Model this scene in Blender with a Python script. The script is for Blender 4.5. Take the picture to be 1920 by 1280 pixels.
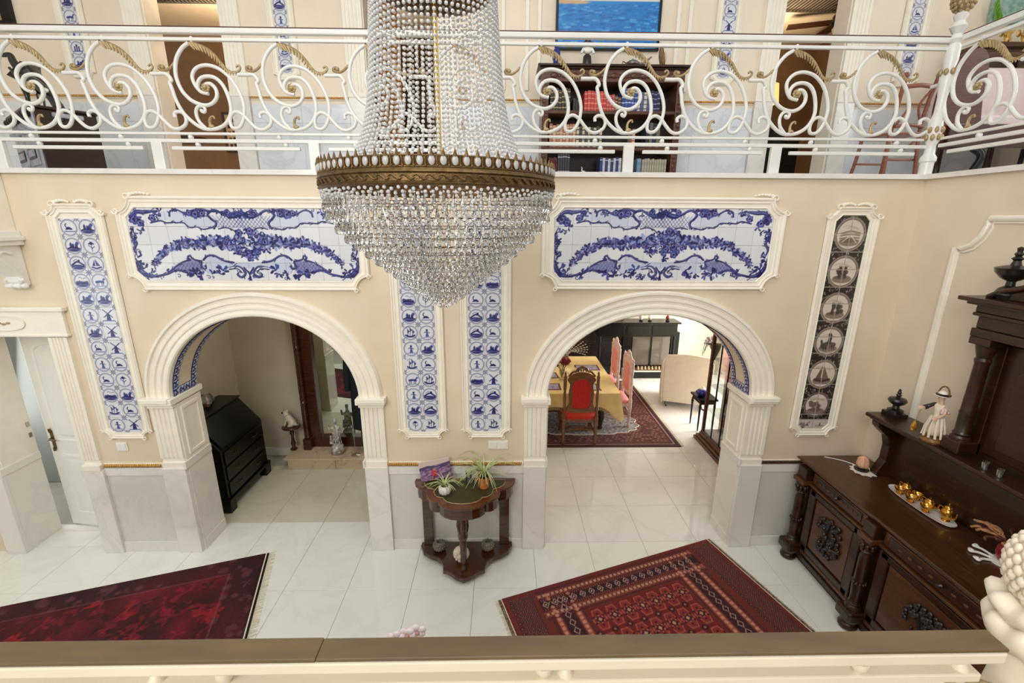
import bpy, bmesh, math, random
import numpy as np
from mathutils import Vector, Matrix
PI = math.pi
rnd = random.Random(7)
for _o in list(bpy.data.objects):
    bpy.data.objects.remove(_o)
S = bpy.context.scene
COL = S.collection

# ---------------------------------------------------------------- camera
def look_matrix(pitch, yaw, roll):
    cy, sy = math.cos(yaw), math.sin(yaw)
    fw = Vector((sy*math.cos(pitch), cy*math.cos(pitch), -math.sin(pitch)))
    rt = Vector((cy, -sy, 0)); up = rt.cross(fw)
    c, s = math.cos(roll), math.sin(roll)
    rt2, up2 = c*rt + s*up, -s*rt + c*up
    return Matrix((rt2, up2, -fw)).transposed().to_4x4()
CAM = Vector((0.0, -4.065, 3.4))
cd = bpy.data.cameras.new('camera'); cam = bpy.data.objects.new('camera', cd); COL.objects.link(cam)
cam.matrix_world = Matrix.Translation(CAM) @ look_matrix(0.265668, 0.0204978, 0.0051162)
cd.sensor_width = 36.0; cd.lens = 835.75/1920*36.0; cd.clip_start = 0.02; cd.clip_end = 200
S.camera = cam

# ---------------------------------------------------------------- world, lights, exposure
S.view_settings.view_transform = 'Standard'; S.view_settings.look = 'None'
S.view_settings.gamma = 1.0; S.view_settings.use_curve_mapping = False
S.view_settings.exposure = 0.0
W = bpy.data.worlds.new('world'); S.world = W; W.use_nodes = True
bg = W.node_tree.nodes['Background']; bg.inputs[0].default_value = (0.93, 0.96, 1.0, 1); bg.inputs[1].default_value = 0.62
def area(name, loc, target, sx, sy, power, col=(1, 1, 1)):
    l = bpy.data.lights.new(name, 'AREA'); l.shape = 'RECTANGLE'; l.size = sx; l.size_y = sy
    l.energy = power; l.color = col
    o = bpy.data.objects.new(name, l); COL.objects.link(o); o.location = loc
    o.rotation_euler = (Vector(target)-Vector(loc)).to_track_quat('-Z', 'Y').to_euler()
    return o
# added fill lights, and the dining room garden window
area('hall_fill_light', (-2.5, -8.0, 5.6), (-0.6, 0, 2.2), 5.0, 3.4, 300, (1.0, 0.97, 0.92))  # added fill from behind the landing, in place of an unseen window
area('overhead_fill_light', (0.0, -3.0, 7.6), (0, -2.2, 0), 5.0, 3.0, 110, (1.0, 0.98, 0.95))  # added overhead fill; the hall is left open with no skylight built
area('dining_window_light', (5.9, 3.9, 2.0), (1.5, 3.6, 0.4), 2.4, 2.6, 520, (1.0, 0.99, 0.97))
area('side_fill_light', (-5.85, -2.4, 2.0), (-3.0, -1.2, 0), 1.4, 1.8, 26, (0.72, 0.9, 1.0))  # added cool fill that tints the left floor; no window there
area('study_fill_light', (-1.9, 1.0, 2.9), (-2.6, 1.3, 0), .4, .4, 9, (1.0, 0.93, 0.82))  # added off-view fill to brighten the study; no lamp there
area('gallery_fill_light', (6.8, -0.6, 5.9), (3.5, 1.5, 4.6), 2.0, 2.0, 60, (0.92, 0.96, 1.0))  # added area light past the gallery's right end; no window built

# ---------------------------------------------------------------- materials
def lin(c):
    return tuple((v/255/12.92 if v/255 <= 0.04045 else ((v/255+0.055)/1.055)**2.4) for v in c)
def new_mat(name):
    m = bpy.data.materials.new(name); m.use_nodes = True
    return m, m.node_tree.nodes, m.node_tree.links, m.node_tree.nodes['Principled BSDF']
def mat(name, rgb, rough=0.5, metal=0.0, var=0.0, scale=6.0, bump=0.0, bscale=60.0, coat=0.0, stretch=None, rgb2=None, spec=0.5, detail=6.0, emit=0.0):
    m, N, L, P = new_mat(name)
    c = lin(rgb)
    P.inputs['Base Color'].default_value = (*c, 1); P.inputs['Roughness'].default_value = rough
    P.inputs['Metallic'].default_value = metal; P.inputs['Coat Weight'].default_value = coat
    P.inputs['Specular IOR Level'].default_value = spec
    if emit:
        P.inputs['Emission Color'].default_value = (*c, 1); P.inputs['Emission Strength'].default_value = emit
    tc = N.new('ShaderNodeTexCoord')
    if var or rgb2:
        mp = N.new('ShaderNodeMapping'); L.new(tc.outputs['Object'], mp.inputs[0])
        if stretch: mp.inputs['Scale'].default_value = stretch
        n = N.new('ShaderNodeTexNoise'); n.inputs['Scale'].default_value = scale; n.inputs['Detail'].default_value = detail
        L.new(mp.outputs[0], n.inputs['Vector'])
        r = N.new('ShaderNodeValToRGB'); L.new(n.outputs['Fac'], r.inputs[0])
        a, b = (tuple(max(0, x*(1-var)) for x in c), tuple(min(1, x*(1+var)) for x in c))
        if rgb2: a, b = c, lin(rgb2)
        r.color_ramp.elements[0].position = 0.32; r.color_ramp.elements[1].position = 0.68
        r.color_ramp.elements[0].color = (*a, 1); r.color_ramp.elements[1].color = (*b, 1)
        L.new(r.outputs[0], P.inputs['Base Color'])
    if bump:
        n2 = N.new('ShaderNodeTexNoise'); n2.inputs['Scale'].default_value = bscale; n2.inputs['Detail'].default_value = 4
        L.new(tc.outputs['Object'], n2.inputs['Vector'])
        b = N.new('ShaderNodeBump'); b.inputs['Strength'].default_value = bump; b.inputs['Distance'].default_value = 0.01
        L.new(n2.outputs['Fac'], b.inputs['Height']); L.new(b.outputs[0], P.inputs['Normal'])
    return m
def marble(name, rgb, vein, rough=0.12, scale=1.6, amount=0.5):
    m, N, L, P = new_mat(name)
    P.inputs['Roughness'].default_value = rough
    tc = N.new('ShaderNodeTexCoord'); g = N.new('ShaderNodeNewGeometry')
    n1 = N.new('ShaderNodeTexNoise'); n1.inputs['Scale'].default_value = scale; n1.inputs['Detail'].default_value = 8; n1.inputs['Distortion'].default_value = 1.4
    L.new(g.outputs['Position'], n1.inputs['Vector'])
    r = N.new('ShaderNodeValToRGB'); L.new(n1.outputs['Fac'], r.inputs[0])
    e = r.color_ramp.elements; e[0].position = 0.0; e[0].color = (*lin(rgb), 1); e[1].position = 1.0; e[1].color = (*lin(rgb), 1)
    mid = tuple(a*(1-amount)+b*amount for a, b in zip(lin(rgb), lin(vein)))
    for p_, c_ in ((0.44, lin(rgb)), (0.495, mid), (0.53, lin(rgb))):
        x = e.new(p_); x.color = (*c_, 1)
    L.new(r.outputs[0], P.inputs['Base Color'])
    return m
def print_mat(name, rough=0.15, coat=0.3, bump=0.0):
    """glazed or woven colour that is stored on the mesh itself"""
    m, N, L, P = new_mat(name)
    a = N.new('ShaderNodeAttribute'); a.attribute_name = 'print'
    L.new(a.outputs['Color'], P.inputs['Base Color']); P.inputs['Roughness'].default_value = rough; P.inputs['Coat Weight'].default_value = coat
    if bump:
        tc = N.new('ShaderNodeTexCoord'); n2 = N.new('ShaderNodeTexNoise'); n2.inputs['Scale'].default_value = 260
        L.new(tc.outputs['Object'], n2.inputs['Vector'])
        b = N.new('ShaderNodeBump'); b.inputs['Strength'].default_value = bump; b.inputs['Distance'].default_value = 0.01
        L.new(n2.outputs['Fac'], b.inputs['Height']); L.new(b.outputs[0], P.inputs['Normal'])
    return m
def glass(name, rgb=(255, 255, 255), rough=0.02, ior=1.5, trans=1.0):
    m, N, L, P = new_mat(name)
    P.inputs['Base Color'].default_value = (*lin(rgb), 1); P.inputs['Roughness'].default_value = rough
    P.inputs['Transmission Weight'].default_value = trans; P.inputs['IOR'].default_value = ior
    return m
def wood(name, rgb, rgb2, rough=0.3, coat=0.2, stretch=(3, 3, 30), scale=1.6):
    return mat(name, rgb, rough, rgb2=rgb2, scale=scale, stretch=stretch, coat=coat, bump=0.04, bscale=40)

def thin_glass(name, tint=(250, 252, 252), base=0.05, top=0.85):
    m = bpy.data.materials.new(name); m.use_nodes = True; N, L = m.node_tree.nodes, m.node_tree.links; N.remove(N['Principled BSDF'])
    t = N.new('ShaderNodeBsdfTransparent'); t.inputs[0].default_value = (*lin(tint), 1); g = N.new('ShaderNodeBsdfGlossy'); g.inputs['Roughness'].default_value = 0.01
    f = N.new('ShaderNodeLayerWeight'); f.inputs['Blend'].default_value = 0.25; mx = N.new('ShaderNodeMixShader')
    mp = N.new('ShaderNodeMapRange'); mp.inputs['To Min'].default_value = base; mp.inputs['To Max'].default_value = top
    L.new(f.outputs['Fresnel'], mp.inputs['Value']); L.new(mp.outputs[0], mx.inputs[0]); L.new(t.outputs[0], mx.inputs[1]); L.new(g.outputs[0], mx.inputs[2]); L.new(mx.outputs[0], N['Material Output'].inputs[0])
    return m
M = {}
M['plaster'] = mat('cream_plaster', (225, 207, 178), 0.55, var=0.07, scale=2.2, bump=0.08, bscale=14, rgb2=(232, 216, 189))
M['plaster_right'] = mat('beige_plaster', (226, 210, 186), 0.55, var=0.05, scale=2.0, bump=0.08, bscale=14)
M['cream'] = mat('cream_moulding', (247, 240, 223), 0.42, var=0.03, scale=9)
M['white'] = mat('white_gloss_paint', (240, 238, 230), 0.3, var=0.02, scale=8)
M['iron'] = mat('white_painted_iron', (232, 230, 222), 0.32, coat=0.3, var=0.02)
M['iron_cream'] = mat('cream_painted_iron', (234, 222, 198), 0.4, coat=0.15, var=0.03)
M['gold'] = mat('antique_gilding', (176, 152, 108), 0.45, 0.3, var=0.25, scale=30, bump=0.2, bscale=120)
M['rope'] = mat('gilt_rope', (200, 150, 78), 0.4, 0.35, var=0.25, scale=40)
M['ropedark'] = mat('dark_rope', (74, 48, 30), 0.4, 0.3, var=0.25, scale=40)
M['floor'] = marble('pale_marble_tile', (240, 239, 228), (226, 225, 214), 0.06, 1.1, 0.35)
M['floor_in'] = marble('white_marble_tile', (238, 235, 229), (224, 219, 212), 0.05, 1.1, 0.35)
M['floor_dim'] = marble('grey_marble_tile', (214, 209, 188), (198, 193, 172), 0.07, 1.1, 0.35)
M['grout'] = mat('grout', (176, 172, 160), 0.8, var=0.05)
M['marble'] = marble('white_marble', (236, 231, 222), (216, 213, 207), 0.12, 1.4, 0.45)
M['marble_grey'] = marble('grey_marble', (219, 214, 206), (229, 226, 219), 0.14, 1.6, 0.4)
M['marble_blue'] = marble('bluish_marble', (228, 231, 234), (200, 206, 212), 0.12, 1.8, 0.5)
M['tile_blue'] = print_mat('glazed_blue_tile', 0.3, 0.15)
M['tile_brown'] = print_mat('glazed_sepia_tile', 0.3, 0.15)
M['rug'] = print_mat('woven_wool', 0.95, 0.0, 0.5)
M['fringe'] = mat('cotton_fringe', (214, 204, 176), 0.9, var=0.1, scale=60)
M['walnut'] = wood('dark_walnut', (36, 18, 9), (58, 30, 14), 0.34, 0.2)
M['walnut_top'] = wood('polished_walnut_top', (56, 31, 14), (80, 47, 22), 0.3, 0.3, stretch=(30, 2, 3))
M['walnut_lt'] = wood('walnut_panel', (68, 38, 18), (92, 54, 26), 0.36, 0.2)
M['ebony'] = mat('blackened_carving', (30, 22, 20), 0.35, var=0.3, scale=30, coat=0.3)
M['mahog'] = wood('red_mahogany', (52, 24, 12), (76, 38, 19), 0.24, 0.4)
M['mahog_top'] = wood('mahogany_top', (80, 40, 18), (106, 56, 26), 0.26, 0.4, stretch=(3, 3, 3))
M['oak'] = wood('carved_oak', (70, 36, 20), (104, 60, 34), 0.4, 0.2)
M['oakmid'] = wood('brown_oak', (104, 62, 30), (134, 86, 46), 0.35, 0.3)
M['black'] = mat('black_lacquer', (10, 9, 9), 0.35, var=0.2, coat=0.1, spec=0.35)
M['blackstone'] = mat('black_granite', (40, 34, 34), 0.25, var=0.5, scale=60, coat=0.2)
M['brass'] = mat('aged_brass', (112, 87, 52), 0.38, 0.7, var=0.3, scale=40, bump=0.25, bscale=150)
M['brassrod'] = mat('polished_brass', (214, 180, 100), 0.2, 0.95)
M['goldware'] = mat('gold_lustre', (214, 160, 70), 0.16, 0.95)
M['porcelain'] = mat('white_porcelain', (238, 232, 222), 0.15, coat=0.4)
M['crystal'] = glass('cut_crystal', (252, 252, 252), 0.0, 1.55, 1.0)
M['bead'] = glass('crystal_bead', (252, 252, 252), 0.05, 1.5, 0.5)
M['glass'] = thin_glass('clear_glass', (253, 254, 254), 0.14)
M['cabinet_glass'] = thin_glass('cabinet_glass', (246, 250, 250), 0.05, 0.4)
M['pane'] = thin_glass('window_pane')
M['mirror'] = mat('mirror_glass', (215, 220, 210), 0.02, 1.0)
M['red'] = mat('red_damask', (196, 30, 18), 0.75, var=0.2, scale=60, bump=0.2, bscale=160)
M['redseat'] = mat('red_velvet', (205, 52, 28), 0.8, var=0.12, scale=30)
M['pink'] = mat('pink_damask', (236, 146, 148), 0.75, var=0.12, scale=40)
M['pinkwood'] = mat('pale_carved_wood', (222, 190, 182), 0.5, var=0.2, scale=20)
M['cloth'] = mat('yellow_tablecloth', (238, 208, 144), 0.85, var=0.06, scale=10, bump=0.15, bscale=200)
M['linen'] = mat('beige_slipcover', (226, 213, 194), 0.9, var=0.05, scale=8, bump=0.2, bscale=160)
M['steel'] = mat('polished_steel', (190, 188, 180), 0.25, 0.9)
M['coat'] = mat('navy_coat', (14, 16, 30), 0.85, var=0.2, scale=20)

# ---------------------------------------------------------------- object helpers
def tag(o, label=None, cat=None, group=None, kind=None):
    if label: o['label'] = label
    if cat: o['category'] = cat
    if group: o['group'] = group
    if kind: o['kind'] = kind
    return o
def empty(name, loc, label=None, cat=None, group=None, kind=None, rz=0.0):
    o = bpy.data.objects.new(name, None); COL.objects.link(o); o.location = loc; o.rotation_euler = (0, 0, rz)
    o.empty_display_size = 0.05
    return tag(o, label, cat, group, kind)
def root_of(o):
    while o.parent: o = o.parent
    return o
def link_mesh(name, me, m, parent=None):
    o = bpy.data.objects.new(name, me); COL.objects.link(o)
    if m is not None and not me.materials: me.materials.append(m)
    if parent is not None: o.parent = parent
    return o
def copy_tree(o, parent=None):
    c = o.copy(); COL.objects.link(c); c.parent = parent
    for ch in o.children: copy_tree(ch, c)
    return c
def smooth_path(pts, n=6, closed=False):
    P = [Vector(p) for p in pts]; out = []
    k = len(P)
    rng = range(k if closed else k-1)
    for i in rng:
        p0 = P[(i-1) % k] if (closed or i > 0) else P[0]*2-P[1]
        p1, p2 = P[i], P[(i+1) % k]
        p3 = P[(i+2) % k] if (closed or i < k-2) else P[-1]*2-P[-2]
        for j in range(n):
            t = j/n
            out.append(0.5*((2*p1)+(p2-p0)*t+(2*p0-5*p1+4*p2-p3)*t*t+(3*p1-p0-3*p2+p3)*t**3))
    if not closed: out.append(P[-1])
    return out
class MB:
    """collects simple shapes into one mesh; coordinates are world metres (local=True: relative to the thing)"""
    def __init__(s): s.v = []; s.f = []
    def add(s, vs, fs):
        b = len(s.v); s.v += [tuple(p) for p in vs]; s.f += [tuple(b+i for i in q) for q in fs]; return s
    def box(s, x0, x1, y0, y1, z0, z1, rz=0.0, c=None):
        vs = [Vector((x, y, z)) for z in (z0, z1) for y in (y0, y1) for x in (x0, x1)]
        if rz:
            c = Vector(c) if c else Vector(((x0+x1)/2, (y0+y1)/2, 0)); R = Matrix.Rotation(rz, 3, 'Z')
            vs = [R @ (p-c)+c for p in vs]
        return s.add(vs, [(0, 2, 3, 1), (4, 5, 7, 6), (0, 1, 5, 4), (2, 6, 7, 3), (0, 4, 6, 2), (1, 3, 7, 5)])
    def lathe(s, prof, c=(0, 0, 0), seg=20, axis='Z', cap=True):
        c = Vector(c); vs = []; fs = []; n = len(prof)
        for r, h in prof:
            for k in range(seg):
                a = 2*PI*k/seg; u, w = r*math.cos(a), r*math.sin(a)
                vs.append(c+Vector((u, w, h) if axis == 'Z' else ((u, h, w) if axis == 'Y' else (h, u, w))))
        for i in range(n-1):
            for k in range(seg):
                q = (i*seg+k, i*seg+(k+1) % seg, (i+1)*seg+(k+1) % seg, (i+1)*seg+k)
                fs.append(q)
        if cap: fs.append(tuple(reversed(range(seg)))); fs.append(tuple((n-1)*seg+k for k in range(seg)))
        return s.add(vs, fs)
    def tube(s, pts, r, seg=8, closed=False, flat=1.0):
        P = [Vector(p) for p in pts]; n = len(P); vs = []; fs = []
        up = None
        for i, p in enumerate(P):
            a = P[(i-1) % n] if (closed or i > 0) else p; b = P[(i+1) % n] if (closed or i < n-1) else p
            t = (b-a).normalized() if (b-a).length > 1e-9 else Vector((0, 0, 1))
            if up is None: up = t.orthogonal().normalized()
            else:
                up = up-t*up.dot(t)
                up = up.normalized() if up.length > 1e-6 else t.orthogonal().normalized()
            w = t.cross(up); rr = r(i/(n-1)) if callable(r) else r
            for k in range(seg):
                g = 2*PI*k/seg; vs.append(p+(up*math.cos(g)+w*math.sin(g)*flat)*rr)
        for i in range(n if closed else n-1):
            j = (i+1) % n
            for k in range(seg): fs.append((i*seg+k, i*seg+(k+1) % seg, j*seg+(k+1) % seg, j*seg+k))
        if not closed: fs.append(tuple(reversed(range(seg)))); fs.append(tuple((n-1)*seg+k for k in range(seg)))
        return s.add(vs, fs)
    def prism(s, poly, a, b, plane='XY'):
        """extrude a 2-D outline between a and b along the third axis"""
        n = len(poly)
        mk = {'XY': lambda u, w, h: (u, w, h), 'XZ': lambda u, w, h: (u, h, w), 'YZ': lambda u, w, h: (h, u, w)}[plane]
        vs = [mk(u, w, a) for u, w in poly]+[mk(u, w, b) for u, w in poly]
        fs = [tuple(reversed(range(n))), tuple(range(n, 2*n))]+[(i, (i+1) % n, n+(i+1) % n, n+i) for i in range(n)]
        return s.add(vs, fs)
    def ball(s, c, r, seg=12, rings=8, sc=(1, 1, 1)):
        c = Vector(c); prof = []
        vs = [c+Vector((0, 0, -r*sc[2]))]; fs = []
        for i in range(1, rings):
            a = -PI/2+PI*i/rings
            for k in range(seg):
                g = 2*PI*k/seg; vs.append(c+Vector((r*sc[0]*math.cos(a)*math.cos(g), r*sc[1]*math.cos(a)*math.sin(g), r*sc[2]*math.sin(a))))
        vs.append(c+Vector((0, 0, r*sc[2]))); top = len(vs)-1
        for k in range(seg):
            fs.append((0, 1+(k+1) % seg, 1+k)); b = 1+(rings-2)*seg; fs.append((top, b+k, b+(k+1) % seg))
        for i in range(rings-2):
            for k in range(seg): fs.append((1+i*seg+k, 1+i*seg+(k+1) % seg, 1+(i+1)*seg+(k+1) % seg, 1+(i+1)*seg+k))
        return s.add(vs, fs)
    def loops(s, L, closed=True, cap0=False, cap1=False):
        """skin a list of equal-length loops"""
        n = len(L[0]); vs = [p for l in L for p in l]; fs = []
        for i in range(len(L)-1):
            for k in range(n if closed else n-1):
                j = (k+1) % n; fs.append((i*n+k, i*n+j, (i+1)*n+j, (i+1)*n+k))
        if cap0: fs.append(tuple(reversed(range(n))))
        if cap1: fs.append(tuple((len(L)-1)*n+k for k in range(n)))
        return s.add(vs, fs)
    def turn(s, mtx):
        s.v = [tuple(mtx @ Vector(p)) for p in s.v]; return s
    def mesh(s, name, off=(0, 0, 0), smooth=None):
        me = bpy.data.meshes.new(name); o = Vector(off)
        me.from_pydata([tuple(Vector(p)-o) for p in s.v], [], s.f)
        bm = bmesh.new(); bm.from_mesh(me); bmesh.ops.recalc_face_normals(bm, faces=bm.faces); bm.to_mesh(me); bm.free()
        if smooth:
            me.polygons.foreach_set('use_smooth', [True]*len(me.polygons)); me.set_sharp_from_angle(angle=math.radians(smooth))
        me.update(); return me
    def build(s, name, m, parent=None, smooth=None, bevel=0.0, local=False):
        off = (0, 0, 0)
        if parent is not None and not local: off = root_of(parent).location
        o = link_mesh(name, s.mesh(name, off, smooth), m, parent)
        if bevel:
            b = o.modifiers.new('bevel', 'BEVEL'); b.width = bevel; b.segments = 2; b.limit_method = 'ANGLE'; b.angle_limit = 0.6
        return o
def B(x0, x1, y0, y1, z0, z1): return MB().box(x0, x1, y0, y1, z0, z1)
def structure(name, mb, m, **k):
    o = mb.build(name, m, None, **k); o['kind'] = 'structure'; return o

# ---------------------------------------------------------------- painting on a grid of vertices (glaze, wool)
class Canvas:
    def __init__(s, w, h, bgc): s.w, s.h = w, h; s.a = np.empty((h, w, 3)); s.a[:] = bgc
    def blend(s, x0, x1, y0, y1, cov, col):
        v = s.a[y0:y1, x0:x1]; v += (np.array(col, float)-v)*cov[..., None]
    def win(s, xa, xb, ya, yb):
        x0, x1 = max(0, int(xa)), min(s.w, int(xb)+2); y0, y1 = max(0, int(ya)), min(s.h, int(yb)+2)
        if x1 <= x0 or y1 <= y0: return None
        return x0, x1, y0, y1
    def stroke(s, pts, wd, col, al=1.0, taper=False, sm=5):
        P = smooth_path([(p[0], p[1], 0) for p in pts], sm) if sm and len(pts) > 2 else [Vector((p[0], p[1], 0)) for p in pts]
        r0 = wd/2; w = s.win(min(p.x for p in P)-r0-1, max(p.x for p in P)+r0+1, min(p.y for p in P)-r0-1, max(p.y for p in P)+r0+1)
        if not w: return
        x0, x1, y0, y1 = w; X, Y = np.meshgrid(np.arange(x0, x1)+0.5, np.arange(y0, y1)+0.5); cov = np.zeros(X.shape); n = len(P)
        for i in range(n-1):
            a, b = P[i], P[i+1]; dx, dy = b.x-a.x, b.y-a.y; q = dx*dx+dy*dy+1e-9
            t = np.clip(((X-a.x)*dx+(Y-a.y)*dy)/q, 0, 1); d = np.hypot(X-a.x-t*dx, Y-a.y-t*dy)
            r = r0*(max(0.15, math.sin(PI*(i+0.5)/n)) if taper else 1)
            cov = np.maximum(cov, np.clip(r+0.5-d, 0, min(1, 2*r)))
        s.blend(x0, x1, y0, y1, cov*al, col)
    def disc(s, cx, cy, r, col, al=1.0, ry=None):
        ry = ry or r; w = s.win(cx-r-1, cx+r+1, cy-ry-1, cy+ry+1)
        if not w: return
        x0, x1, y0, y1 = w; X, Y = np.meshgrid(np.arange(x0, x1)+0.5, np.arange(y0, y1)+0.5)
        d = np.hypot((X-cx)/r, (Y-cy)/ry); s.blend(x0, x1, y0, y1, np.clip((1-d)*min(r, ry)+0.5, 0, 1)*al, col)
    def ring(s, cx, cy, r, wd, col, al=1.0):
        w = s.win(cx-r-wd, cx+r+wd, cy-r-wd, cy+r+wd)
        if not w: return
        x0, x1, y0, y1 = w; X, Y = np.meshgrid(np.arange(x0, x1)+0.5, np.arange(y0, y1)+0.5)
        d = np.abs(np.hypot(X-cx, Y-cy)-r); s.blend(x0, x1, y0, y1, np.clip(wd/2+0.5-d, 0, min(1, wd))*al, col)
    def poly(s, pts, col, al=1.0):
        xs, ys = [p[0] for p in pts], [p[1] for p in pts]; w = s.win(min(xs), max(xs), min(ys), max(ys))
        if not w: return
        x0, x1, y0, y1 = w; acc = 0
        for ox, oy in ((0.25, 0.25), (0.75, 0.25), (0.25, 0.75), (0.75, 0.75)):
            X, Y = np.meshgrid(np.arange(x0, x1)+ox, np.arange(y0, y1)+oy); ins = np.zeros(X.shape, bool)
            for i in range(len(pts)):
                (xa, ya), (xb, yb) = pts[i], pts[(i+1) % len(pts)]
                if ya == yb: continue
                ins ^= ((ya > Y) != (yb > Y)) & (X < (xb-xa)*(Y-ya)/(yb-ya)+xa)
            acc = acc+ins
        s.blend(x0, x1, y0, y1, acc/4*al, col)
def to_lin(a):
    a = np.clip(a, 0, 255)/255.0
    return np.where(a <= 0.04045, a/12.92, ((a+0.055)/1.055)**2.4)
def print_mesh(name, w, h, img, depth=0.008, plane='XZ', inset=0.0):
    """slab w x h whose face carries img (rows from the top), face towards -Y (XZ) or +Z (XY); origin at its lower left corner"""
    ny, nx = img.shape[:2]; X, Z = np.meshgrid(np.linspace(0, w, nx), np.linspace(h, 0, ny))
    f = np.zeros_like(X)-depth
    if plane == 'XZ': V = np.stack([X, f, Z], -1).reshape(-1, 3)
    else: V = np.stack([X, Z, -f], -1).reshape(-1, 3)
    idx = np.arange(nx*ny).reshape(ny, nx)
    q = np.stack([idx[1:, :-1], idx[1:, 1:], idx[:-1, 1:], idx[:-1, :-1]], -1).reshape(-1, 4)
    ring = np.concatenate([idx[0, :], idx[1:, -1], idx[-1, -2::-1], idx[-2:0:-1, 0]])
    back = V[ring].copy(); back[:, 1 if plane == 'XZ' else 2] = 0
    nb = np.arange(len(ring))+nx*ny; r2 = np.roll(ring, -1); nb2 = np.roll(nb, -1)
    side = np.stack([ring, r2, nb2, nb], -1)
    V = np.concatenate([V, back]); F = np.concatenate([q, side])
    me = bpy.data.meshes.new(name); me.vertices.add(len(V)); me.vertices.foreach_set('co', V.astype(np.float32).ravel())
    me.loops.add(F.size); me.loops.foreach_set('vertex_index', F.astype(np.int32).ravel())
    me.polygons.add(len(F)); me.polygons.foreach_set('loop_start', np.arange(0, F.size, 4, dtype=np.int32))
    me.update(calc_edges=True); me.validate()
    col = np.ones((len(V), 4), np.float32); L_ = to_lin(img).reshape(-1, 3); col[:len(L_), :3] = L_; col[len(L_):, :3] = L_[ring]
    at = me.color_attributes.new('print', 'FLOAT_COLOR', 'POINT'); at.data.foreach_set('color', col.ravel())
    return me
# ================================================================ the setting
ZS, ZT = 3.76, 3.80            # underside of the balcony lip, balcony floor
TH = 0.36                      # thickness of the arcade wall
ARCH = {'L': (-2.285, 0.895, 0.80), 'R': (1.43, 1.0, 0.82)}; SPR = 1.74
def arch_pts(k, off=0.0, n=32):
    cx, a, b = ARCH[k]
    return [(cx-(a+off)*math.cos(PI*i/n), SPR+(b+off)*math.sin(PI*i/n)) for i in range(n+1)]

# floor slab and its tiles
fl = structure('floor', B(-6.2, 6.2, -5.2, 6.4, -0.2, -0.006), M['grout'])
def floor_tiles(xs, ys, m, first):
    cache = {}
    for i in range(len(xs)-1):
        for j in range(len(ys)-1):
            w, d = round(xs[i+1]-xs[i], 4), round(ys[j+1]-ys[j], 4)
            if (w, d) not in cache:
                g = 0.0018; h = 0.0
                mb = MB().loops([[(g, g, -0.006), (w-g, g, -0.006), (w-g, d-g, -0.006), (g, d-g, -0.006)],
                                 [(g, g, h-0.001), (w-g, g, h-0.001), (w-g, d-g, h-0.001), (g, d-g, h-0.001)],
                                 [(g+.001, g+.001, h), (w-g-.001, g+.001, h), (w-g-.001, d-g-.001, h), (g+.001, d-g-.001, h)]], cap1=True)
                cache[(w, d)] = mb.mesh('floor_tile'); cache[(w, d)].materials.append(m)
            o = link_mesh('floor_tile', cache[(w, d)], None, fl); o.location = (xs[i], ys[j], 0)
gx = [0.322+0.602*k for k in range(-9, 6)]
floor_tiles([-5.5]+gx+[3.71], [-2.44, -1.82, -1.19, -0.565, 0.06], M['floor'], True)
floor_tiles([-5.5]+[0.322+0.602*k for k in range(-8, -1)]+[-0.9], [0.06, 0.43], M['floor'], False)
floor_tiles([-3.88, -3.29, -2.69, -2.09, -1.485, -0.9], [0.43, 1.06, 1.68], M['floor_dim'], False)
floor_tiles([-0.3]+[0.322+0.602*k for k in range(0, 8)]+[5.2], [0.06, 0.70, 1.34, 1.97, 2.59, 3.21, 3.83, 4.45, 5.07, 5.82], M['floor_in'], False)

# arcade wall with the door opening and the two arches
DX0, DX1, DH = -5.02, -4.18, 2.35
wb = MB()
for x0, x1, z0 in ((-6.0, DX0, 0), (DX0, DX1, DH), (DX1, ARCH['L'][0]-.895, 0), (ARCH['L'][0]+.895, 0.43, 0), (2.43, 3.7, 0)):
    wb.box(x0, x1, 0, TH, z0, ZS)
for k in ARCH:
    p = arch_pts(k); n = len(p)
    vs = [(x, y, z) for y in (0, TH) for x, z in p]+[(x, y, ZS) for y in (0, TH) for x, z in p]
    fs = []
    for i in range(n-1):
        fs += [(i, i+1, 2*n+i+1, 2*n+i), (n+i+1, n+i, 3*n+i, 3*n+i+1), (i+1, i, n+i, n+i+1)]
    wb.add(vs, fs)
structure('wall_back', wb, M['plaster'])
structure('wall_right', B(3.7, 3.9, -5.0, TH, 0, ZS), M['plaster_right'])
structure('wall_landing', B(-6.0, 3.9, -5.2, -5.0, 0, 3.0), M['plaster'])
structure('floor_landing', B(-6.0, 1.4, -5.0, -3.40, 1.46, 1.66), M['marble'])
structure('wall_left', B(-6.2, -6.0, -5.0, TH, 0, ZS), M['plaster'])

# balcony slab: back gallery and the gallery along the right wall
structure('trim_1', MB().box(-6.2, 3.74, -0.035, 0.30, ZS, ZT).box(3.665, 4.0, -5.2, -0.035, ZS, ZT), M['marble'])
structure('floor_gallery', MB().box(-6.2, 6.2, 0.30, 6.4, ZS, ZT-.002).box(4.0, 6.2, -5.2, 0.30, ZS, ZT-.002), M['marble_blue'])

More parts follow.
